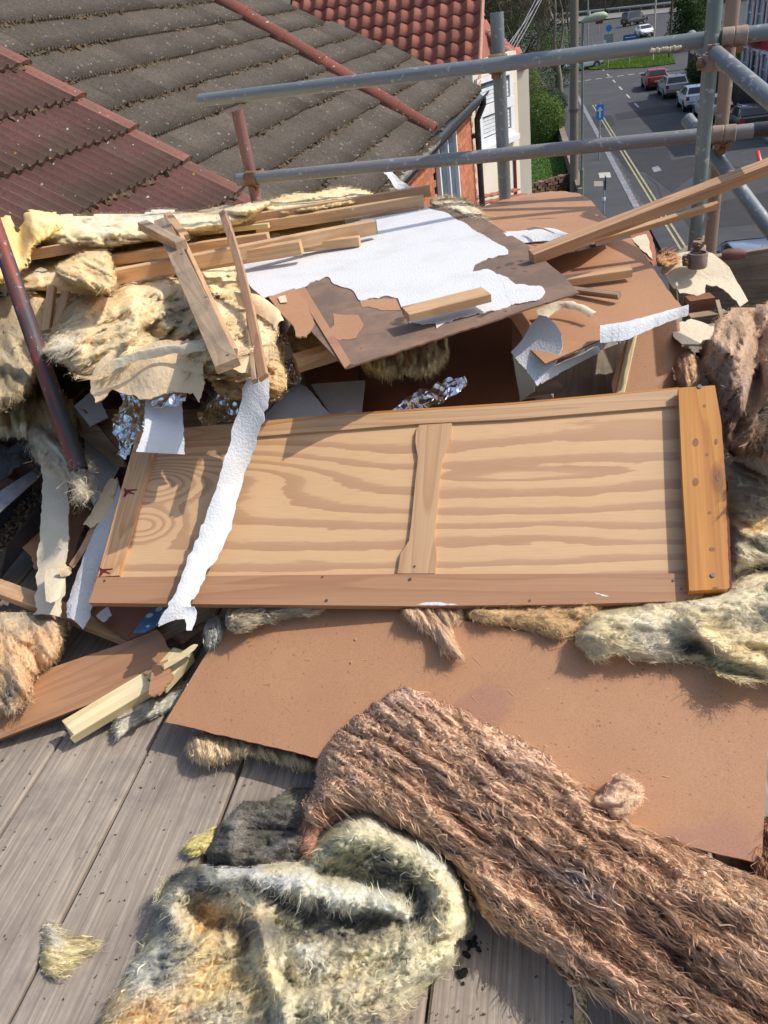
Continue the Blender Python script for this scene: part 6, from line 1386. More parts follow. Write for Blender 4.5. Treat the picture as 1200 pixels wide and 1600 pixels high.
# share one origin for both panels
A0 = onplane(148, 908, dp); fr_ = frame(A0, onplane(*gx_[1], dp) - onplane(*gx_[0], dp), dp[1])
for o in [c for c in door.children if c.name.startswith('panel')]:
    rel = fr_.inverted() @ o.matrix_basis
    o.data.transform(rel); o.matrix_basis = fr_
dpart('bottom_rail', [(138, 942), (152, 902), (400, 899), (625, 897), (1077, 896), (1077, 922), (1104, 922), (1096, 938), (900, 944), (640, 947)], .010, .022, M['rail'])
dpart('top_rail', [(212, 690), (212, 674), (290, 668), (520, 648), (800, 630), (1061, 606), (1063, 633), (800, 655), (655, 662), (400, 682)], .008, .020, M['rail_top'])
dpart('stile', [(206, 708), (242, 704), (186, 899), (152, 901.5)], .010, .018, M['stile'], grain=((155, 900), (215, 706)))
dpart('middle_bar', [(655, 664), (706, 661), (704, 684), (699, 697), (691, 715), (687, 742), (684, 780), (679, 830), (678, 845), (681, 857), (682, 868), (680, 896), (621, 896), (626, 865), (631, 857), (639, 845), (643, 815), (650, 742), (653, 715), (650, 697), (649, 690), (650, 675)], .010, .012, M['rail_top'], grain=((650, 890), (680, 665)))
dpart('orange_batten', [(1060, 606), (1117, 602), (1127, 660), (1133, 740), (1140, 917), (1137, 920), (1077, 923), (1072, 840), (1067, 760)], .033, .022, M['orange'], torn={3, 4}, amp=.5, step=7, grain=((1108, 920), (1088, 604)))['label'] = 'orange varnished batten across the right end'
dpart('splintered_lip', [(1117, 602), (1124, 640), (1131, 700), (1138, 800), (1143, 917), (1139, 919), (1132, 740), (1126, 660)], .028, .02, M['red_stain'], torn={1, 2, 3}, amp=.8, step=5)
dpart('red_edge', [(400, 664), (520, 647), (800, 629), (1061, 605), (1061, 607), (800, 632), (520, 650), (400, 667)], .0085, .018, M['orange'])
for k, (x, y, r, h) in enumerate(((1089, 618, .0048, .0345), (1109, 909, .0048, .0345), (649, 888, .0022, .011), (642, 908, .0032, .011), (512, 941, .0030, .011), (506, 904, .002, .011), (167, 910, .0025, .011), (1051, 910, .0025, .011), (1063, 923, .0022, .011), (828, 941, .002, .011))):
    c = onplane(x, y, dp) + dp[1] * h; q = MB(); q.tube([c - dp[1] * .002, c + dp[1] * .0012], r, 12); q.build('screw', M['screw'], door)
for k, (x, y, rx, ry) in enumerate(((1087, 691, 6, 8), (1087, 753, 6, 8), (1122, 744, 5, 9), (1101, 634, 3, 3), (1105, 710, 3, 3), (1113, 858, 6, 4), (1109, 801, 3, 3), (1119, 690, 3, 6), (1118, 919, 6, 3))):
    pts = [(x + rx * math.cos(a) * .8, y + ry * math.sin(a) * .8) for a in [i * .628 for i in range(10)]]
    dpart('knot', pts, .0336, .0008, simple('knot', (.17, .065, .03), (.26, .10, .035), 120, .5) if k == 0 else bpy.data.materials['knot'])
for (bx, by) in ((196, 768), (158, 892)):           # dark red drips at the left stile
    dpart('stain', [(bx - 3, by - 6), (bx + 2, by - 3), (bx + 18, by - 4), (bx + 18, by - 2.4), (bx + 8, by - 1), (bx + 8, by + .5), (bx + 14, by + 3), (bx + 13, by + 4.4), (bx + 4, by + 2), (bx - 1, by + 8), (bx - 4, by + 9), (bx - 1, by + 1)], .0112, .0008, M['red_stain'])
dpart('paint_smear', [(650, 945), (660, 942), (690, 941), (704, 943), (716, 945.5), (690, 946)], .0106, .0006, M['white'], torn='all', amp=.5, step=4)
dpart('paint_smear', [(928, 925), (938, 928), (952, 932), (945, 932), (932, 929)], .0106, .0006, M['white'], torn='all', amp=.6, step=3)
# ---- white coated board on top of the heap
wp = plane3((540, 575, -.700), (905, 455, -.675), (680, 318, -.700))
wb_ = thing('coated_board', 'stained brown hardboard with a torn white textured coating, top of the heap', 'board', onplane(620, 450, wp))
sheet('hardboard', None, [(540, 575), (905, 457), (880, 430), (820, 380), (745, 335), (682, 320), (400, 400), (425, 450), (470, 500)], wp, .004, M['hard_dirty'], m_edge=M['edge'], grain=((540, 575), (905, 457)), parent=wb_, torn={0, 1, 2, 3}, amp=.5, step=8)
sheet('white_coating', None, [(378, 412), (470, 380), (560, 345), (664, 322), (690, 330), (720, 345), (742, 360), (788, 385), (794, 397), (762, 403), (742, 413), (738, 424), (762, 420), (790, 432), (806, 444), (846, 447), (852, 456), (842, 468), (800, 475), (762, 486), (735, 492), (708, 498), (682, 512), (680, 504), (640, 505), (628, 482), (622, 466), (600, 462), (560, 468), (549, 452), (518, 440), (512, 432), (488, 440), (462, 455), (440, 462), (412, 465), (384, 440)], wp, .0022, M['white'], lift=.0028, torn='all', amp=1.3, step=5, seed=2, grain=((378, 412), (664, 322)), parent=wb_)
sheet('bare_patch', None, [(520, 490), (560, 492), (568, 505), (556, 528), (530, 532), (512, 520), (522, 508)], wp, .0008, M['hard'], lift=.0011, torn='all', amp=1.2, step=5, seed=4, parent=wb_)
sheet('bare_patch', None, [(562, 470), (618, 466), (626, 484), (600, 485), (566, 480)], wp, .0008, M['hard'], lift=.0011, torn='all', amp=1.0, step=5, seed=5, parent=wb_)
sheet('white_coating', None, [(785, 436), (806, 446), (845, 448), (851, 458), (842, 468), (800, 476), (790, 460)], wp, .0015, M['white'], lift=.0031, torn='all', amp=1, step=5, seed=9, parent=wb_)
sheet('frame_strip', None, [(463, 452), (476, 448), (548, 566), (538, 574)], wp, .003, M['hard'], lift=.0042, parent=wb_, torn={0, 2}, amp=.5, step=8)
sheet('torn_board_flap', 'reddish torn corner of hardboard beside the yellow slab edge', [(420, 464), (460, 450), (480, 472), (492, 505), (478, 526), (462, 525), (455, 505), (440, 490)], flat(-.706), .004, M['hard'], torn={2, 3, 4, 5}, amp=1.6, step=5, seed=6)
sheet('paper_patch', 'small cream paper square stuck to the reddish flap', [(434, 464), (446, 461), (449, 472), (438, 473)], flat(-.702), .001, M['cream'], cat='paper')
# ---- large brown boards on the right
sheet('brown_board', 'large curved brown board behind the white coated board below the lower rail', [(735, 330), (790, 310), (825, 303), (860, 299), (885, 299), (905, 302), (920, 311), (948, 340), (968, 360), (935, 378), (860, 400), (760, 400)], plane3((735, 330, -.72), (915, 306, -.745), (960, 405, -.70)), .004, M['hard'], torn={3, 4, 5, 6}, amp=.9, step=5, seed=7, m_edge=M['edge'])
sheet('brown_board', 'brown board with a torn right edge under the long leaning timber', [(760, 420), (905, 392), (985, 371), (1000, 388), (1010, 405), (1022, 418), (1035, 440), (1050, 460), (1075, 488), (1000, 512), (935, 532), (852, 568), (828, 545), (800, 500), (740, 460)], plane3((845, 560, -.80), (985, 371, -.765), (1075, 488, -.79)), .004, M['hard'], torn={2, 3, 4, 5, 6, 7}, amp=1.0, step=5, seed=8, m_edge=M['edge'])
sheet('torn_board', 'cream and terracotta torn board piece by the kerb beyond the brown board', [(984, 368), (1012, 356), (1020, 372), (1026, 410), (1020, 415), (1000, 392)], flat(-.80), .006, simple('terracotta_board', (.40, .15, .08), (.30, .11, .06), 12, .8), torn={2, 3, 4}, amp=1, step=4)
sheet('torn_board', 'thin cream lining lying inside the terracotta torn board', [(986, 372), (1010, 366), (1015, 378), (1020, 405), (1000, 388)], flat(-.796), .002, M['cream'], torn='all', amp=.8, step=4)
sheet('reddish_board', 'dark reddish brown board standing behind the top rail of the door', [(500, 650), (552, 648), (800, 636), (812, 628), (800, 520), (880, 470), (700, 500), (560, 560), (490, 590)], plane3((560, 645, -1.01), (800, 632, -1.00), (700, 500, -.94)), .005, M['hard_red'], m_edge=M['edge'])
sheet('reddish_board', 'narrow dark brown board strip left of the reddish board', [(470, 560), (560, 560), (556, 650), (490, 655)], plane3((500, 650, -.995), (556, 648, -.995), (560, 560, -.95)), .004, M['hard_red'], m_edge=M['pine'])
sheet('brown_board', 'brown board standing upright left of the coarse brown wool', [(980, 525), (1060, 495), (1075, 600), (1066, 615), (960, 624), (955, 600)], plane3((960, 622, -1.0), (1070, 612, -1.0), (1060, 500, -.88)), .004, M['hard'], torn={1, 2}, amp=1.0, step=5, m_edge=M['edge'], seed=12)
sheet('brown_board', 'brown board between the cream curl and the white coated board', [(800, 500), (880, 470), (905, 490), (880, 560), (840, 600), (800, 560)], plane3((800, 560, -.93), (880, 540, -.93), (880, 470, -.85)), .004, M['hard'], m_edge=M['edge'])
sheet('grey_plank', 'weathered grey plank standing in the shade behind the door top', [(865, 592), (905, 560), (985, 530), (978, 618), (866, 628)], plane3((866, 626, -1.04), (978, 616, -1.04), (985, 530, -.97)), .02, M['toe'], grain=((900, 620), (905, 540)))
# ---- timbers
PZ = lambda x, y, z: P(x, y, z)
def tim(label, a, b, w, h, m='pine', roll=0, ends=.0, name='timber_batten', seed=0, **k): return beam(name, label, P(*a), P(*b), w, h, M[m], roll, ends=ends, seed=seed, **k)
tim('longest thin batten on top of the stack, reaching from the yellow wool to the rails', (20, 402, -.675), (672, 298, -.665), .022, .040, 'pine')
tim('batten beneath the longest one, ending just short of it at the right', (400, 355, -.70), (662, 314, -.675), .030, .042, 'pine')
tim('short dark batten under the pair at the right end of the stack', (540, 345, -.712), (654, 327, -.70), .03, .02, 'pine_old')
tim('batten with a green painted end lying across the white coating', (182, 432, -.655), (586, 354, -.665), .034, .046, 'pine')
bpe = P(587, 354, -.665); q = MB(); dd_ = (P(586, 354, -.665) - P(182, 432, -.655)); q.box((0, 0, 0), .003, .033, .045); o = q.build('painted_end', M['green_end'], mw=frame(P(586, 354, -.665) + dd_.normalized() * .0016, dd_, Z)); tag(o, 'dull green paint on the cut end of the batten over the white coating', 'paint')
tim('lower left batten ending in a split nailed end above the white coating', (183, 432, -.70), (471, 386, -.665), .036, .044, 'pine')
tim('pale batten behind the leaning strip, partly under the others', (180, 405, -.72), (420, 372, -.69), .03, .04, 'pine')
tim('short offcut batten under the green ended one on the white coating', (472, 386, -.690), (562, 376, -.687), .03, .03, 'pine')
tim('thin cream batten glimpsed between the long battens', (300, 365, -.70), (420, 352, -.69), .02, .018, 'raw')
# diagonal board with its head block
tim('diagonal grey brown board leaning over the shaggy wool, nailed at its foot', (252, 345, -.585), (356, 572, -.60), .052, .018, 'pine_old', roll=.15, name='timber_board')
tim('orange toned batten fixed along the right side of the diagonal board', (282, 372, -.60), (366, 556, -.62), .014, .034, 'pine', roll=-.3)
tim('split block nailed across the top of the diagonal board', (224, 352, -.575), (284, 384, -.57), .036, .030, 'pine_old', ends=.006, name='timber_block')
tim('splintered batten stub behind the split block', (262, 336, -.60), (290, 372, -.61), .030, .022, 'pine', ends=.01, name='timber_block')
tim('thin reddish strip of moulding leaning across the battens', (347, 331, -.565), (412, 590, -.66), .024, .010, 'pine_pink', roll=.5, name='timber_strip', warp=.012)
tim('slim bundle mate of the leaning reddish moulding strip', (352, 332, -.575), (398, 596, -.668), .012, .012, 'pine_old', roll=.3, name='timber_strip', warp=.02)
for k, (x, y) in enumerate(((279, 388), (284, 397), (322, 465), (356, 556))):
    c = P(x, y, -.587 - .00007 * (y - 345) + .011); q = MB(); q.tube([c - Z * .006, c + Z * .002], .004, 10); o = q.build('nail_head', M['screw']); tag(o, 'dark nail head in the diagonal board, %s from its top' % ('first', 'second', 'third', 'fourth')[k], 'nail')
blk = tim('short pale pine block lying on the white coating with two nail heads', (634, 491, -.655), (760, 460, -.650), .066, .020, 'pine', name='timber_block', bev=.001)
tim('long reddish brown timber leaning out over the road from the heap to the right edge', (830, 402, -.665), (1300, 222, -.52), .034, .036, 'pine_pink', roll=.25, name='leaning_timber')
tim('second timber under the long leaning one, ending at the uprights', (930, 378, -.70), (1122, 320, -.64), .02, .018, 'pine', roll=.2, name='leaning_timber')
tim('square ended pine offcut lying on the brown board below the leaning timber', (880, 440, -.76), (986, 424, -.755), .030, .024, 'pine', roll=.1, name='timber_offcut')
tim('thin brown offcut lying on the brown board below the square one', (885, 452, -.77), (968, 462, -.765), .018, .016, 'pine_old', roll=.3, name='timber_offcut')
tim('green edged pine block poking out from under the coated board', (462, 568, -.80), (528, 548, -.795), .045, .040, 'pine', name='timber_block')
tim('pale post standing between the grey plank and the brown board', (969, 618, -1.0), (990, 522, -.90), .022, .022, 'raw', name='timber_post')
tim('white edged batten end sticking from the dirty wool by the red tube', (72, 520, -.80), (82, 448, -.70), .028, .020, 'pine', name='timber_stub', ends=.008)
tim('orange batten stub beside the white edged one by the red tube', (84, 535, -.82), (104, 458, -.72), .03, .02, 'pine', name='timber_stub')
tim('orange brown batten leaning at the left edge behind the red tube', (-20, 665, -.98), (44, 572, -.86), .032, .022, 'pine', name='timber_stub')
tim('pine batten lying on the deck below the torn cream strips', (-40, 905, -1.245), (218, 1000, -1.245), .05, .022, 'pine', name='timber_batten')
# front brown board and split timbers at lower left
lb_ = plane3((-40, 1150, -1.275), (235, 1060, -1.225), (215, 990, -1.205))
sheet('brown_board', 'long reddish brown board lying across the deck boards at lower left', [(-60, 1172), (0, 1154), (130, 1104), (235, 1062), (262, 1050), (270, 1030), (258, 1000), (244, 984), (190, 1006), (60, 1050), (-60, 1100)], lb_, .006, M['rail'], torn={3, 4, 5, 6}, amp=2, step=5, seed=14, m_edge=M['edge'], grain=((0, 1154), (235, 1062)))
sheet('torn_board', 'torn reddish triangle of board over the split white timber', [(238, 1040), (262, 1030), (270, 1058), (248, 1085), (232, 1084)], flat(-1.195), .005, M['rail'], torn={1, 2, 3}, amp=2, step=4, seed=15)
tim('pale freshly split timber lying beside the long brown board', (106, 1144, -1.27), (240, 1064, -1.24), .05, .032, 'raw', ends=.02, name='split_timber', seed=3, roll=.3)
tim('pale splintered timber end right of the torn reddish triangle', (240, 1075, -1.235), (290, 1020, -1.225), .055, .03, 'raw', ends=.025, name='split_timber', seed=5, roll=.1)
curl('long_splinter', 'curved cream splinter over the pale split timber end', [(252, 1040, -1.19), (275, 1025, -1.185), (300, 1008, -1.18), (309, 1007, -1.18)], [(256, 1046, -1.19), (280, 1032, -1.185), (300, 1018, -1.182), (309, 1008, -1.18)], M['raw'], cat='splinter', k=14, across=3)
tim('brown batten under the split timbers beside the wool roll', (230, 1000, -1.26), (330, 950, -1.22), .05, .02, 'pine_old')
tim('dark batten in the shadow below the door corner', (190, 925, -1.26), (300, 990, -1.26), .07, .02, 'pine_old')
# ---- papers, strips, curls
def dz(x, y, l): return (x, y, onplane(x, y, dp).z + l)
curl('torn_white_strip', 'long torn white textured strip lying diagonally over the left part of the door', [(388, 578, -.70), (376, 625, -.76), dz(352, 720, .045), dz(328, 790, .035), dz(300, 860, .032), dz(270, 930, .036), (246, 980, -1.09)], [(422, 596, -.72), (412, 650, -.785), dz(385, 740, .022), dz(358, 830, .018), dz(328, 890, .018), dz(300, 945, .02), (306, 968, -1.095)], M['white'], k=90, bulge=.008, jag=.004, seed=3, th=.003, cat='coating strip', crump=.003)
curl('torn_flap', 'small folded white flap at the lower tip of the long white strip', [(286, 948, -1.05), (290, 965, -1.06), (292, 985, -1.075)], [(304, 948, -1.045), (308, 960, -1.06), (300, 985, -1.085)], M['white'], k=12, seed=4, jag=.002, cat='coating strip')
curl('torn_white_sheet', 'white textured square piece hanging over the top left of the door', [(226, 612, -.755), (226, 650, -.785), (222, 680, -.81), dz(212, 706, .055)], [(284, 620, -.77), (286, 650, -.80), (287, 680, -.825), dz(288, 710, .035)], M['white'], k=40, jag=.002, seed=5, th=.003, cat='coating piece', crump=.001)
tn = [(140, 590), (175, 548), (235, 535), (320, 528), (325, 545), (318, 575), (322, 600), (310, 628), (300, 612), (270, 610), (240, 620), (215, 622), (190, 612), (172, 606), (158, 625), (150, 630), (142, 615)]
sheet('torn_lining', 'ragged tan and cream lining hanging below the shaggy wool mass', tn, plane3((150, 620, -.735), (310, 620, -.735), (250, 535, -.645)), .004, M['tan'], torn='all', amp=1.8, step=5, seed=20, cat='lining', bend=(lambda x, y: .01 * math.sin(x * 30) * math.sin(y * 25 + 1), None, .03))
curl('torn_lining', 'folded cream upper lip of the ragged tan lining', [(172, 566, -.655), (230, 546, -.64), (320, 534, -.635)], [(175, 580, -.675), (232, 560, -.66), (322, 548, -.65)], M['cream'], k=40, jag=.003, seed=6, bulge=.01, cat='lining')
curl('torn_lining', 'tan paper strip over the foot of the diagonal board', [(318, 536, -.645), (380, 550, -.65), (392, 566, -.66)], [(316, 556, -.665), (372, 580, -.67), (388, 582, -.68)], M['tan'], k=20, jag=.002, seed=7, cat='lining')
curl('torn_lining', 'curled cream paper flap beside the leaning moulding strip', [(365, 456, -.64), (400, 460, -.64), (432, 480, -.655), (444, 500, -.67)], [(372, 476, -.66), (400, 490, -.66), (425, 505, -.67), (430, 515, -.68)], M['tan'], k=24, jag=.003, seed=8, bulge=.008, cat='lining')
# upper right papers
curl('torn_paper', 'white torn paper with a raised lip lying on the far brown board', [(782, 362, -.690), (820, 360, -.685), (860, 356, -.68), (902, 372, -.685)], [(800, 382, -.695), (830, 378, -.695), (865, 376, -.695), (900, 374, -.69)], M['white'], k=30, jag=.002, seed=9, bulge=.008, cat='paper')
curl('torn_paper', 'thin curled sliver of white paper above the larger torn paper', [(822, 357, -.665), (840, 354, -.655), (865, 363, -.66)], [(825, 360, -.67), (845, 358, -.662), (868, 366, -.665)], M['cream'], k=14, seed=10, cat='paper')
curl('torn_paper', 'cream backed dark strip under the white torn paper', [(775, 372, -.705), (830, 382, -.70), (880, 385, -.70)], [(770, 395, -.71), (820, 398, -.71), (850, 392, -.71)], M['pine_old'], k=20, seed=11, jag=.002, cat='board strip')
curl('paper_roll', 'white rolled paper tube along the front edge of the torn brown board', [(936, 512, -.765), (980, 506, -.76), (1030, 496, -.757), (1074, 486, -.755)], [(938, 536, -.775), (978, 530, -.77), (1032, 508, -.762), (1076, 492, -.758)], M['white'], k=50, jag=.002, seed=12, bulge=.022, th=.002, crump=.002, cat='paper')
sheet('curled_sheet', 'large curled white textured sheet with its tip folded upwards', [(797, 547), (815, 530), (830, 512), (846, 501), (858, 505), (872, 517), (880, 530), (880, 546), (868, 566), (850, 584), (838, 601), (818, 572)], plane3((797, 547, -.80), (880, 530, -.775), (838, 601, -.85)), .003, M['white'], torn={8, 9, 10, 11}, amp=1, step=5, seed=13, cat='coating piece', bend=(lambda x, y: .9 * x * x * 3 - .008, None, .02))
sheet('curled_sheet', 'white strip running down from the curled sheet to the door top', [(800, 549), (838, 600), (834, 612), (812, 628), (808, 600)], plane3((800, 549, -.81), (838, 600, -.87), (812, 628, -.93)), .003, M['cream'], torn={1, 2, 3}, amp=1.2, step=5, seed=14, cat='coating piece')
curl('torn_paper', 'cream and white folded strip right of the curled sheet', [(840, 590, -.84), (870, 570, -.82), (905, 555, -.80), (932, 541, -.785)], [(846, 600, -.86), (880, 580, -.85), (915, 562, -.83), (938, 550, -.80)], M['white'], k=30, jag=.0015, seed=15, bulge=.006, cat='paper')
curl('torn_paper', 'cream inner fold behind the white folded strip', [(848, 575, -.85), (880, 560, -.83), (912, 545, -.80)], [(842, 592, -.86), (874, 574, -.84), (915, 553, -.81)], M['tan'], k=20, jag=.001, seed=16, cat='paper')
curl('torn_paper', 'scalloped cream scrap curving over the brown board near the coated board corner', [(838, 484, -.765), (870, 472, -.75), (905, 474, -.75), (932, 488, -.76)], [(845, 510, -.79), (872, 484, -.765), (900, 484, -.76), (922, 496, -.768)], M['cream'], k=40, jag=.003, seed=17, cat='paper', bulge=.004)
sheet('cream_sheet', 'cream torn sheet arching from the brown board to the toe board', [(1032, 424), (1040, 408), (1060, 402), (1088, 398), (1112, 403), (1138, 422), (1157, 448), (1169, 470), (1156, 479), (1138, 458), (1120, 446), (1103, 444), (1102, 457), (1090, 463), (1062, 458), (1046, 442)], plane3((1040, 440, -.93), (1160, 470, -.97), (1090, 400, -.90)), .003, M['cream'], torn={8, 9, 10, 11, 12, 13, 14, 15}, amp=1.8, step=5, seed=18, cat='lining', bend=(lambda x, y: .018 * math.sin(min(max(x / .28, 0), 1) * math.pi), None, .02))
sheet('cream_sheet', 'cream torn lining patch below the white paper roll end', [(1050, 502), (1080, 498), (1116, 510), (1110, 530), (1090, 538), (1066, 538), (1052, 525)], flat(-.90), .002, M['cream'], torn='all', amp=2, step=5, seed=21, cat='lining')
tim('maroon painted timber block in the gap under the cream arch', (1070, 478, -.98), (1112, 472, -.98), .05, .05, 'hard_red', name='timber_block', ends=.012)
tim('dark timber under the cream arch beside the folded brown wool', (1075, 500, -1.0), (1135, 492, -1.0), .04, .03, 'pine_old', name='timber_block', ends=.01)
tim('grey splinter leaning in the gap under the cream arch', (1120, 470, -.96), (1128, 500, -1.0), .014, .01, 'pine_old', name='timber_block')
# left strips
curl('torn_cream_strip', 'long torn cream strip hanging down left of the door', [(62, 672, -1.00), (66, 740, -1.06), (64, 800, -1.10), (60, 870, -1.14), (54, 960, -1.19)], [(100, 680, -1.00), (106, 760, -1.06), (108, 830, -1.10), (104, 880, -1.14), (94, 964, -1.19)], M['cream'], k=80, jag=.006, seed=22, bulge=.006, cat='coating strip', crump=.002, th=.003)
curl('torn_cream_strip', 'grey cream folded strip lying against the lower left corner of the door', [(182, 745, -1.03), (160, 790, -1.07), (130, 870, -1.12), (106, 940, -1.15), (104, 965, -1.16)], [(196, 790, -1.05), (178, 850, -1.09), (158, 900, -1.13), (148, 940, -1.15), (132, 984, -1.17)], M['greypl'], k=60, jag=.004, seed=23, bulge=.012, cat='coating strip', th=.003)
curl('torn_tan_strip', 'tan brown strip beside the grey cream folded strip', [(170, 748, -1.02), (148, 790, -1.06), (130, 820, -1.09)], [(184, 752, -1.02), (170, 800, -1.06), (142, 826, -1.09)], M['tan'], k=30, jag=.004, seed=24, bulge=.006, cat='coating strip')
curl('torn_tan_strip', 'thin brown edge strip under the tan one', [(144, 818, -1.085), (128, 850, -1.11), (108, 882, -1.14)], [(150, 820, -1.085), (136, 854, -1.11), (114, 888, -1.14)], M['pine_pink'], k=20, jag=.001, seed=25, cat='timber strip')
curl('torn_cream_strip', 'small cream tongue crossing the two long strips', [(72, 890, -1.12), (90, 888, -1.12), (112, 892, -1.12)], [(72, 940, -1.13), (88, 940, -1.13), (100, 918, -1.13)], M['cream'], k=20, jag=.004, seed=26, bulge=.01, cat='coating strip')
curl('cream_curl', 'small rolled cream piece between the strips', [(92, 890, -1.10), (105, 885, -1.10), (112, 890, -1.10)], [(95, 902, -1.11), (106, 900, -1.11), (112, 896, -1.11)], M['tan'], k=12, jag=.002, seed=27, bulge=.012, cat='coating strip')
sheet('white_scrap', 'triangular white plaster scrap behind the strips left of the door', [(132, 684), (186, 728), (170, 760), (146, 788), (134, 770)], flat(-1.10), .006, M['greypl'], torn={1, 2, 3}, amp=1.2, step=5, seed=28, cat='plaster')
sheet('white_scrap', 'small white scrap tucked under the lower left corner of the door', [(146, 862), (166, 842), (160, 868), (152, 870)], flat(-1.13), .004, M['white'], torn='all', amp=.8, step=4, seed=29, cat='plaster')
sheet('white_scrap', 'small white scrap sticking out below the grey cream strip', [(150, 962), (168, 946), (174, 960), (160, 970)], flat(-1.18), .004, M['white'], torn='all', amp=1.0, step=4, seed=30, cat='plaster')
sheet('brown_board', 'brown board behind the torn strips under the red tube', [(28, 850), (60, 818), (120, 790), (140, 800), (120, 850), (110, 890), (56, 890), (50, 870)], flat(-1.20), .005, M['hard'], torn={0, 5, 6}, amp=2, step=5, seed=31, m_edge=M['edge'])
sheet('brown_board', 'brown curled board edge running from the red tube to the door corner', [(104, 636), (130, 640), (186, 705), (196, 730), (180, 728), (125, 680)], plane3((104, 636, -.98), (186, 705, -1.0), (196, 730, -1.03)), .006, M['pine_old'], m_edge=M['edge'])
sheet('brown_board', 'dark brown board below the door beside the blue floral paper', [(135, 948), (260, 950), (240, 985), (200, 1000), (150, 968)], flat(-1.215), .005, M['hard_red'], m_edge=M['edge'])
# blue floral paper
def floral():
    m, t, b = newmat('blue_floral_paper'); v = coords(t, randomize=False); vo = N(t, 'ShaderNodeTexVoronoi'); vo.inputs['Scale'].default_value = 38; t.links.new(v, vo.inputs['Vector'])
    col = ramp(t, vo.outputs['Distance'], [(0, (.5, .16, .05)), (.12, (.7, .7, .66)), (.33, (.62, .68, .66)), (.36, (.07, .19, .36)), (.7, (.05, .13, .28))]); setc(t, b, col); return m
sheet('floral_paper', 'scrap of blue wallpaper with small white flowers under the white strip', [(208, 988), (228, 960), (246, 944), (262, 948), (246, 976), (226, 988)], flat(-1.16), .001, floral(), torn={2, 3, 4}, amp=1, step=4, cat='wallpaper')
# plaster pieces behind the top rail
sheet('plaster_board', 'grey white plaster triangle lying behind the top rail left of centre', [(405, 662), (462, 596), (480, 605), (522, 652), (520, 660)], plane3((405, 662, -.93), (522, 655, -.93), (462, 596, -.90)), .008, M['greypl'], torn={0, 2}, amp=1, step=5, seed=33, cat='plaster')
sheet('plaster_board', 'grey square plaster piece right of the plaster triangle', [(486, 600), (570, 594), (564, 648), (522, 655)], plane3((486, 600, -.95), (570, 594, -.95), (564, 648, -.96)), .008, M['greypl'], torn={1}, amp=.6, step=6, seed=34, cat='plaster')
sheet('plaster_board', 'bright white plaster chip on the door edge by the square plaster piece', [(536, 648), (545, 640), (556, 644), (560, 650), (548, 654)], flat(-.925), .006, M['white'], torn='all', amp=.8, step=4, seed=35, cat='plaster')
sheet('dark_board', 'dark plastic sheet glimpsed behind the door top left', [(150, 640), (330, 640), (332, 665), (290, 675), (186, 700), (160, 680)], flat(-1.0), .004, M['pine_old'], cat='board')
sheet('plaster_board', 'pale triangular board behind the foil left of the white square', [(116, 634), (150, 606), (168, 650), (140, 664)], flat(-.96), .006, M['greypl'], torn={0, 1}, amp=1, step=5, seed=37, cat='plaster')
# foil
curl('foil_sheet', 'crumpled silver foil lying against the reddish board behind the door top', [(614, 637, -.90), (640, 618, -.88), (670, 606, -.86), (700, 592, -.84), (729, 589, -.83)], [(640, 640, -.905), (665, 640, -.90), (690, 634, -.89), (706, 618, -.87), (728, 596, -.84)], M['foil'], k=26, across=9, crump=.014, flatsh=True, seed=40, jag=.003, cat='foil')
curl('foil_sheet', 'crumpled bluish foil left of the white square piece', [(190, 612, -.84), (188, 640, -.86), (176, 670, -.88), (186, 710, -.91)], [(236, 612, -.83), (232, 650, -.85), (215, 680, -.87), (196, 714, -.91)], M['foil'], k=22, across=10, crump=.02, flatsh=True, seed=41, jag=.004, cat='foil')
curl('foil_sheet', 'small strip of foil over the top edge of the white square piece', [(232, 616, -.74), (262, 612, -.735), (296, 608, -.735)], [(238, 632, -.755), (262, 630, -.75), (290, 630, -.75)], M['foil'], k=14, across=5, crump=.01, flatsh=True, seed=42, cat='foil')
curl('foil_sheet', 'dark crumpled foil in the shade right of the white square piece', [(312, 640, -.90), (335, 622, -.89), (372, 622, -.88)], [(312, 664, -.92), (340, 662, -.92), (374, 656, -.91)], M['foil'], k=18, across=8, crump=.016, flatsh=True, seed=43, cat='foil')
curl('foil_sheet', 'crumpled foil beside the green edged block under the coated board', [(444, 560, -.84), (456, 555, -.84), (466, 560, -.84)], [(440, 600, -.87), (458, 598, -.87), (472, 594, -.86)], M['foil'], k=12, across=7, crump=.012, flatsh=True, seed=44, cat='foil')
curl('foil_sheet', 'bright foil scrap sticking up by the lower rail above the battens', [(594, 254, -.60), (606, 262, -.61), (622, 278, -.63), (645, 294, -.66)], [(592, 266, -.61), (606, 276, -.62), (616, 292, -.65), (632, 298, -.67)], M['white'], k=14, across=5, crump=.006, flatsh=True, seed=45, cat='foil')
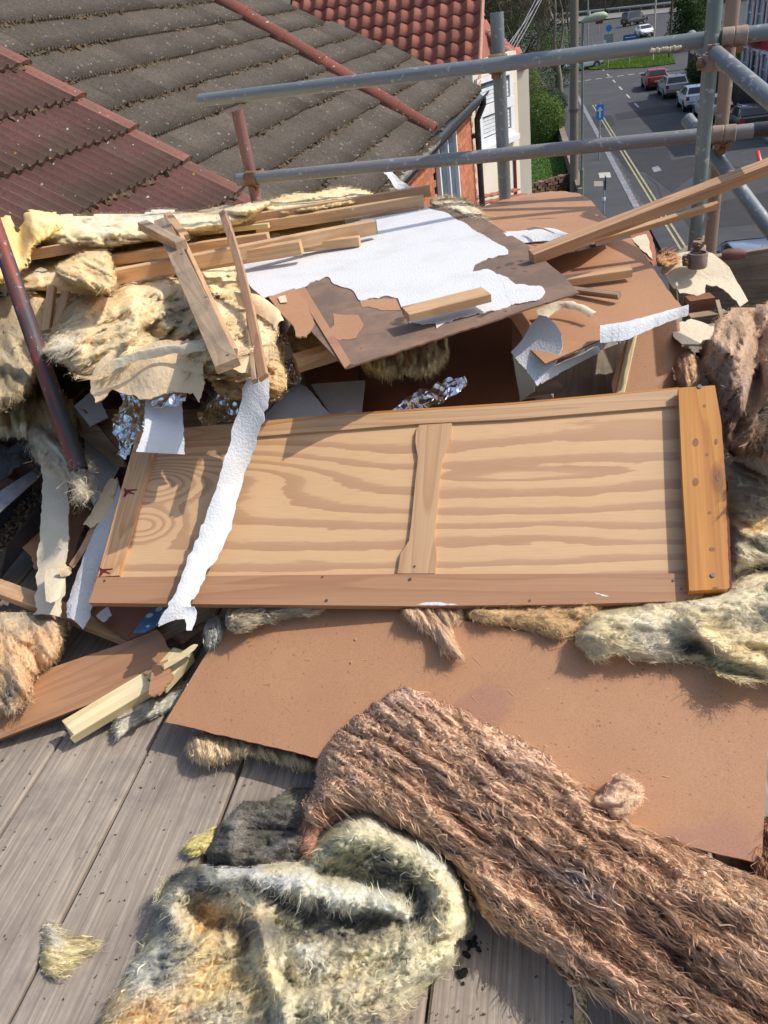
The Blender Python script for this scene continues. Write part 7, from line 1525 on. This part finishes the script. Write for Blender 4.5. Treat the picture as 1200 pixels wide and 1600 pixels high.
# red plastic tab, black gutter trough, felt
q = MB(); q.tube([P(1189, 262, -.553), P(1187, 252, -.536), P(1184, 238, -.52)], [.008, .0065, .006], 12); o = q.build('red_plastic_tab', M['red_plastic']); tag(o, 'bright red plastic plug standing on the long leaning timber', 'plug'); smooth_angle(o)
tr = thing('gutter_trough', 'black plastic gutter trough filled with dark soil at the left edge', 'gutter', P(30, 800, -1.28))
gA, gB = P(-60, 905, -1.20), P(64, 752, -1.10); gd_ = (gB - gA).normalized(); sd = Vector((gd_.y, -gd_.x, 0)).normalized(); up2 = sd.cross(gd_).normalized(); up2 = up2 if up2.z > 0 else -up2
prof = [(-.062, .0), (-.058, -.045), (-.03, -.07), (.03, -.07), (.058, -.045), (.062, 0), (.068, .002), (.064, -.05), (.034, -.078), (-.034, -.078), (-.064, -.05), (-.068, .002)]
v = [p + sd * x + up2 * z for p in (gA, gB) for x, z in prof]; n = len(prof); f = [(i, (i + 1) % n, n + (i + 1) % n, n + i) for i in range(n)]
o = link('trough', mesh('trough', v, f, M['blackpl']), tr)
q = MB(); R7 = random.Random(8)
for k in range(900):
    p = gA.lerp(gB, R7.random()) + sd * R7.uniform(-.045, .045) - up2 * (.05 - R7.random() * .025); s_ = R7.uniform(.003, .009); mm = Matrix.Rotation(R7.uniform(0, 6), 3, Vector((R7.random(), R7.random(), 1)))
    q.add([p + mm @ (Vector(a) * s_) for a in ((1.5, 0, -.5), (-1, 1, -.5), (-1, -1, -.5), (0, 0, .9))], [(0, 1, 3), (1, 2, 3), (2, 0, 3), (0, 2, 1)])
stuff(q.build('soil', M['soil'], tr))
sheet('grey_flashing', 'grey metal flashing strip beside the black gutter trough', [(-20, 780), (50, 735), (62, 745), (0, 800), (-20, 815)], flat(-1.075), .002, simple('dull_metal', (.35, .36, .38), (.2, .2, .21), 12, .35, .6), cat='flashing')
curl('torn_felt', 'torn black roofing felt above the gutter trough', [(-20, 700, -1.04), (20, 695, -1.02), (46, 692, -1.02)], [(-20, 755, -1.08), (18, 738, -1.06), (44, 724, -1.05)], M['tarp'], k=24, across=8, crump=.012, flatsh=True, jag=.012, seed=50, cat='roofing felt')
# support under the heap: broken boards stacked in the dark below what is seen
R9 = random.Random(21)
for k, (cx, cy, zz, a) in enumerate([(R9.uniform(-.15, .45), R9.uniform(1.95, 2.6), -1.27 + (k % 6) * .05, R9.uniform(-.25, .25)) for k in range(14)]):
    L_ = R9.uniform(.5, .8); dv_ = Vector((math.cos(a), math.sin(a), R9.uniform(-.03, .03))); c = Vector((cx, cy, zz)); o = beam('buried_board', None, c - dv_ * L_ / 2, c + dv_ * L_ / 2, R9.uniform(.12, .25), .018, M['pine_old'])
    tag(o, 'broken old board deep in the dark under the heap', 'board', 'boards buried under the heap')
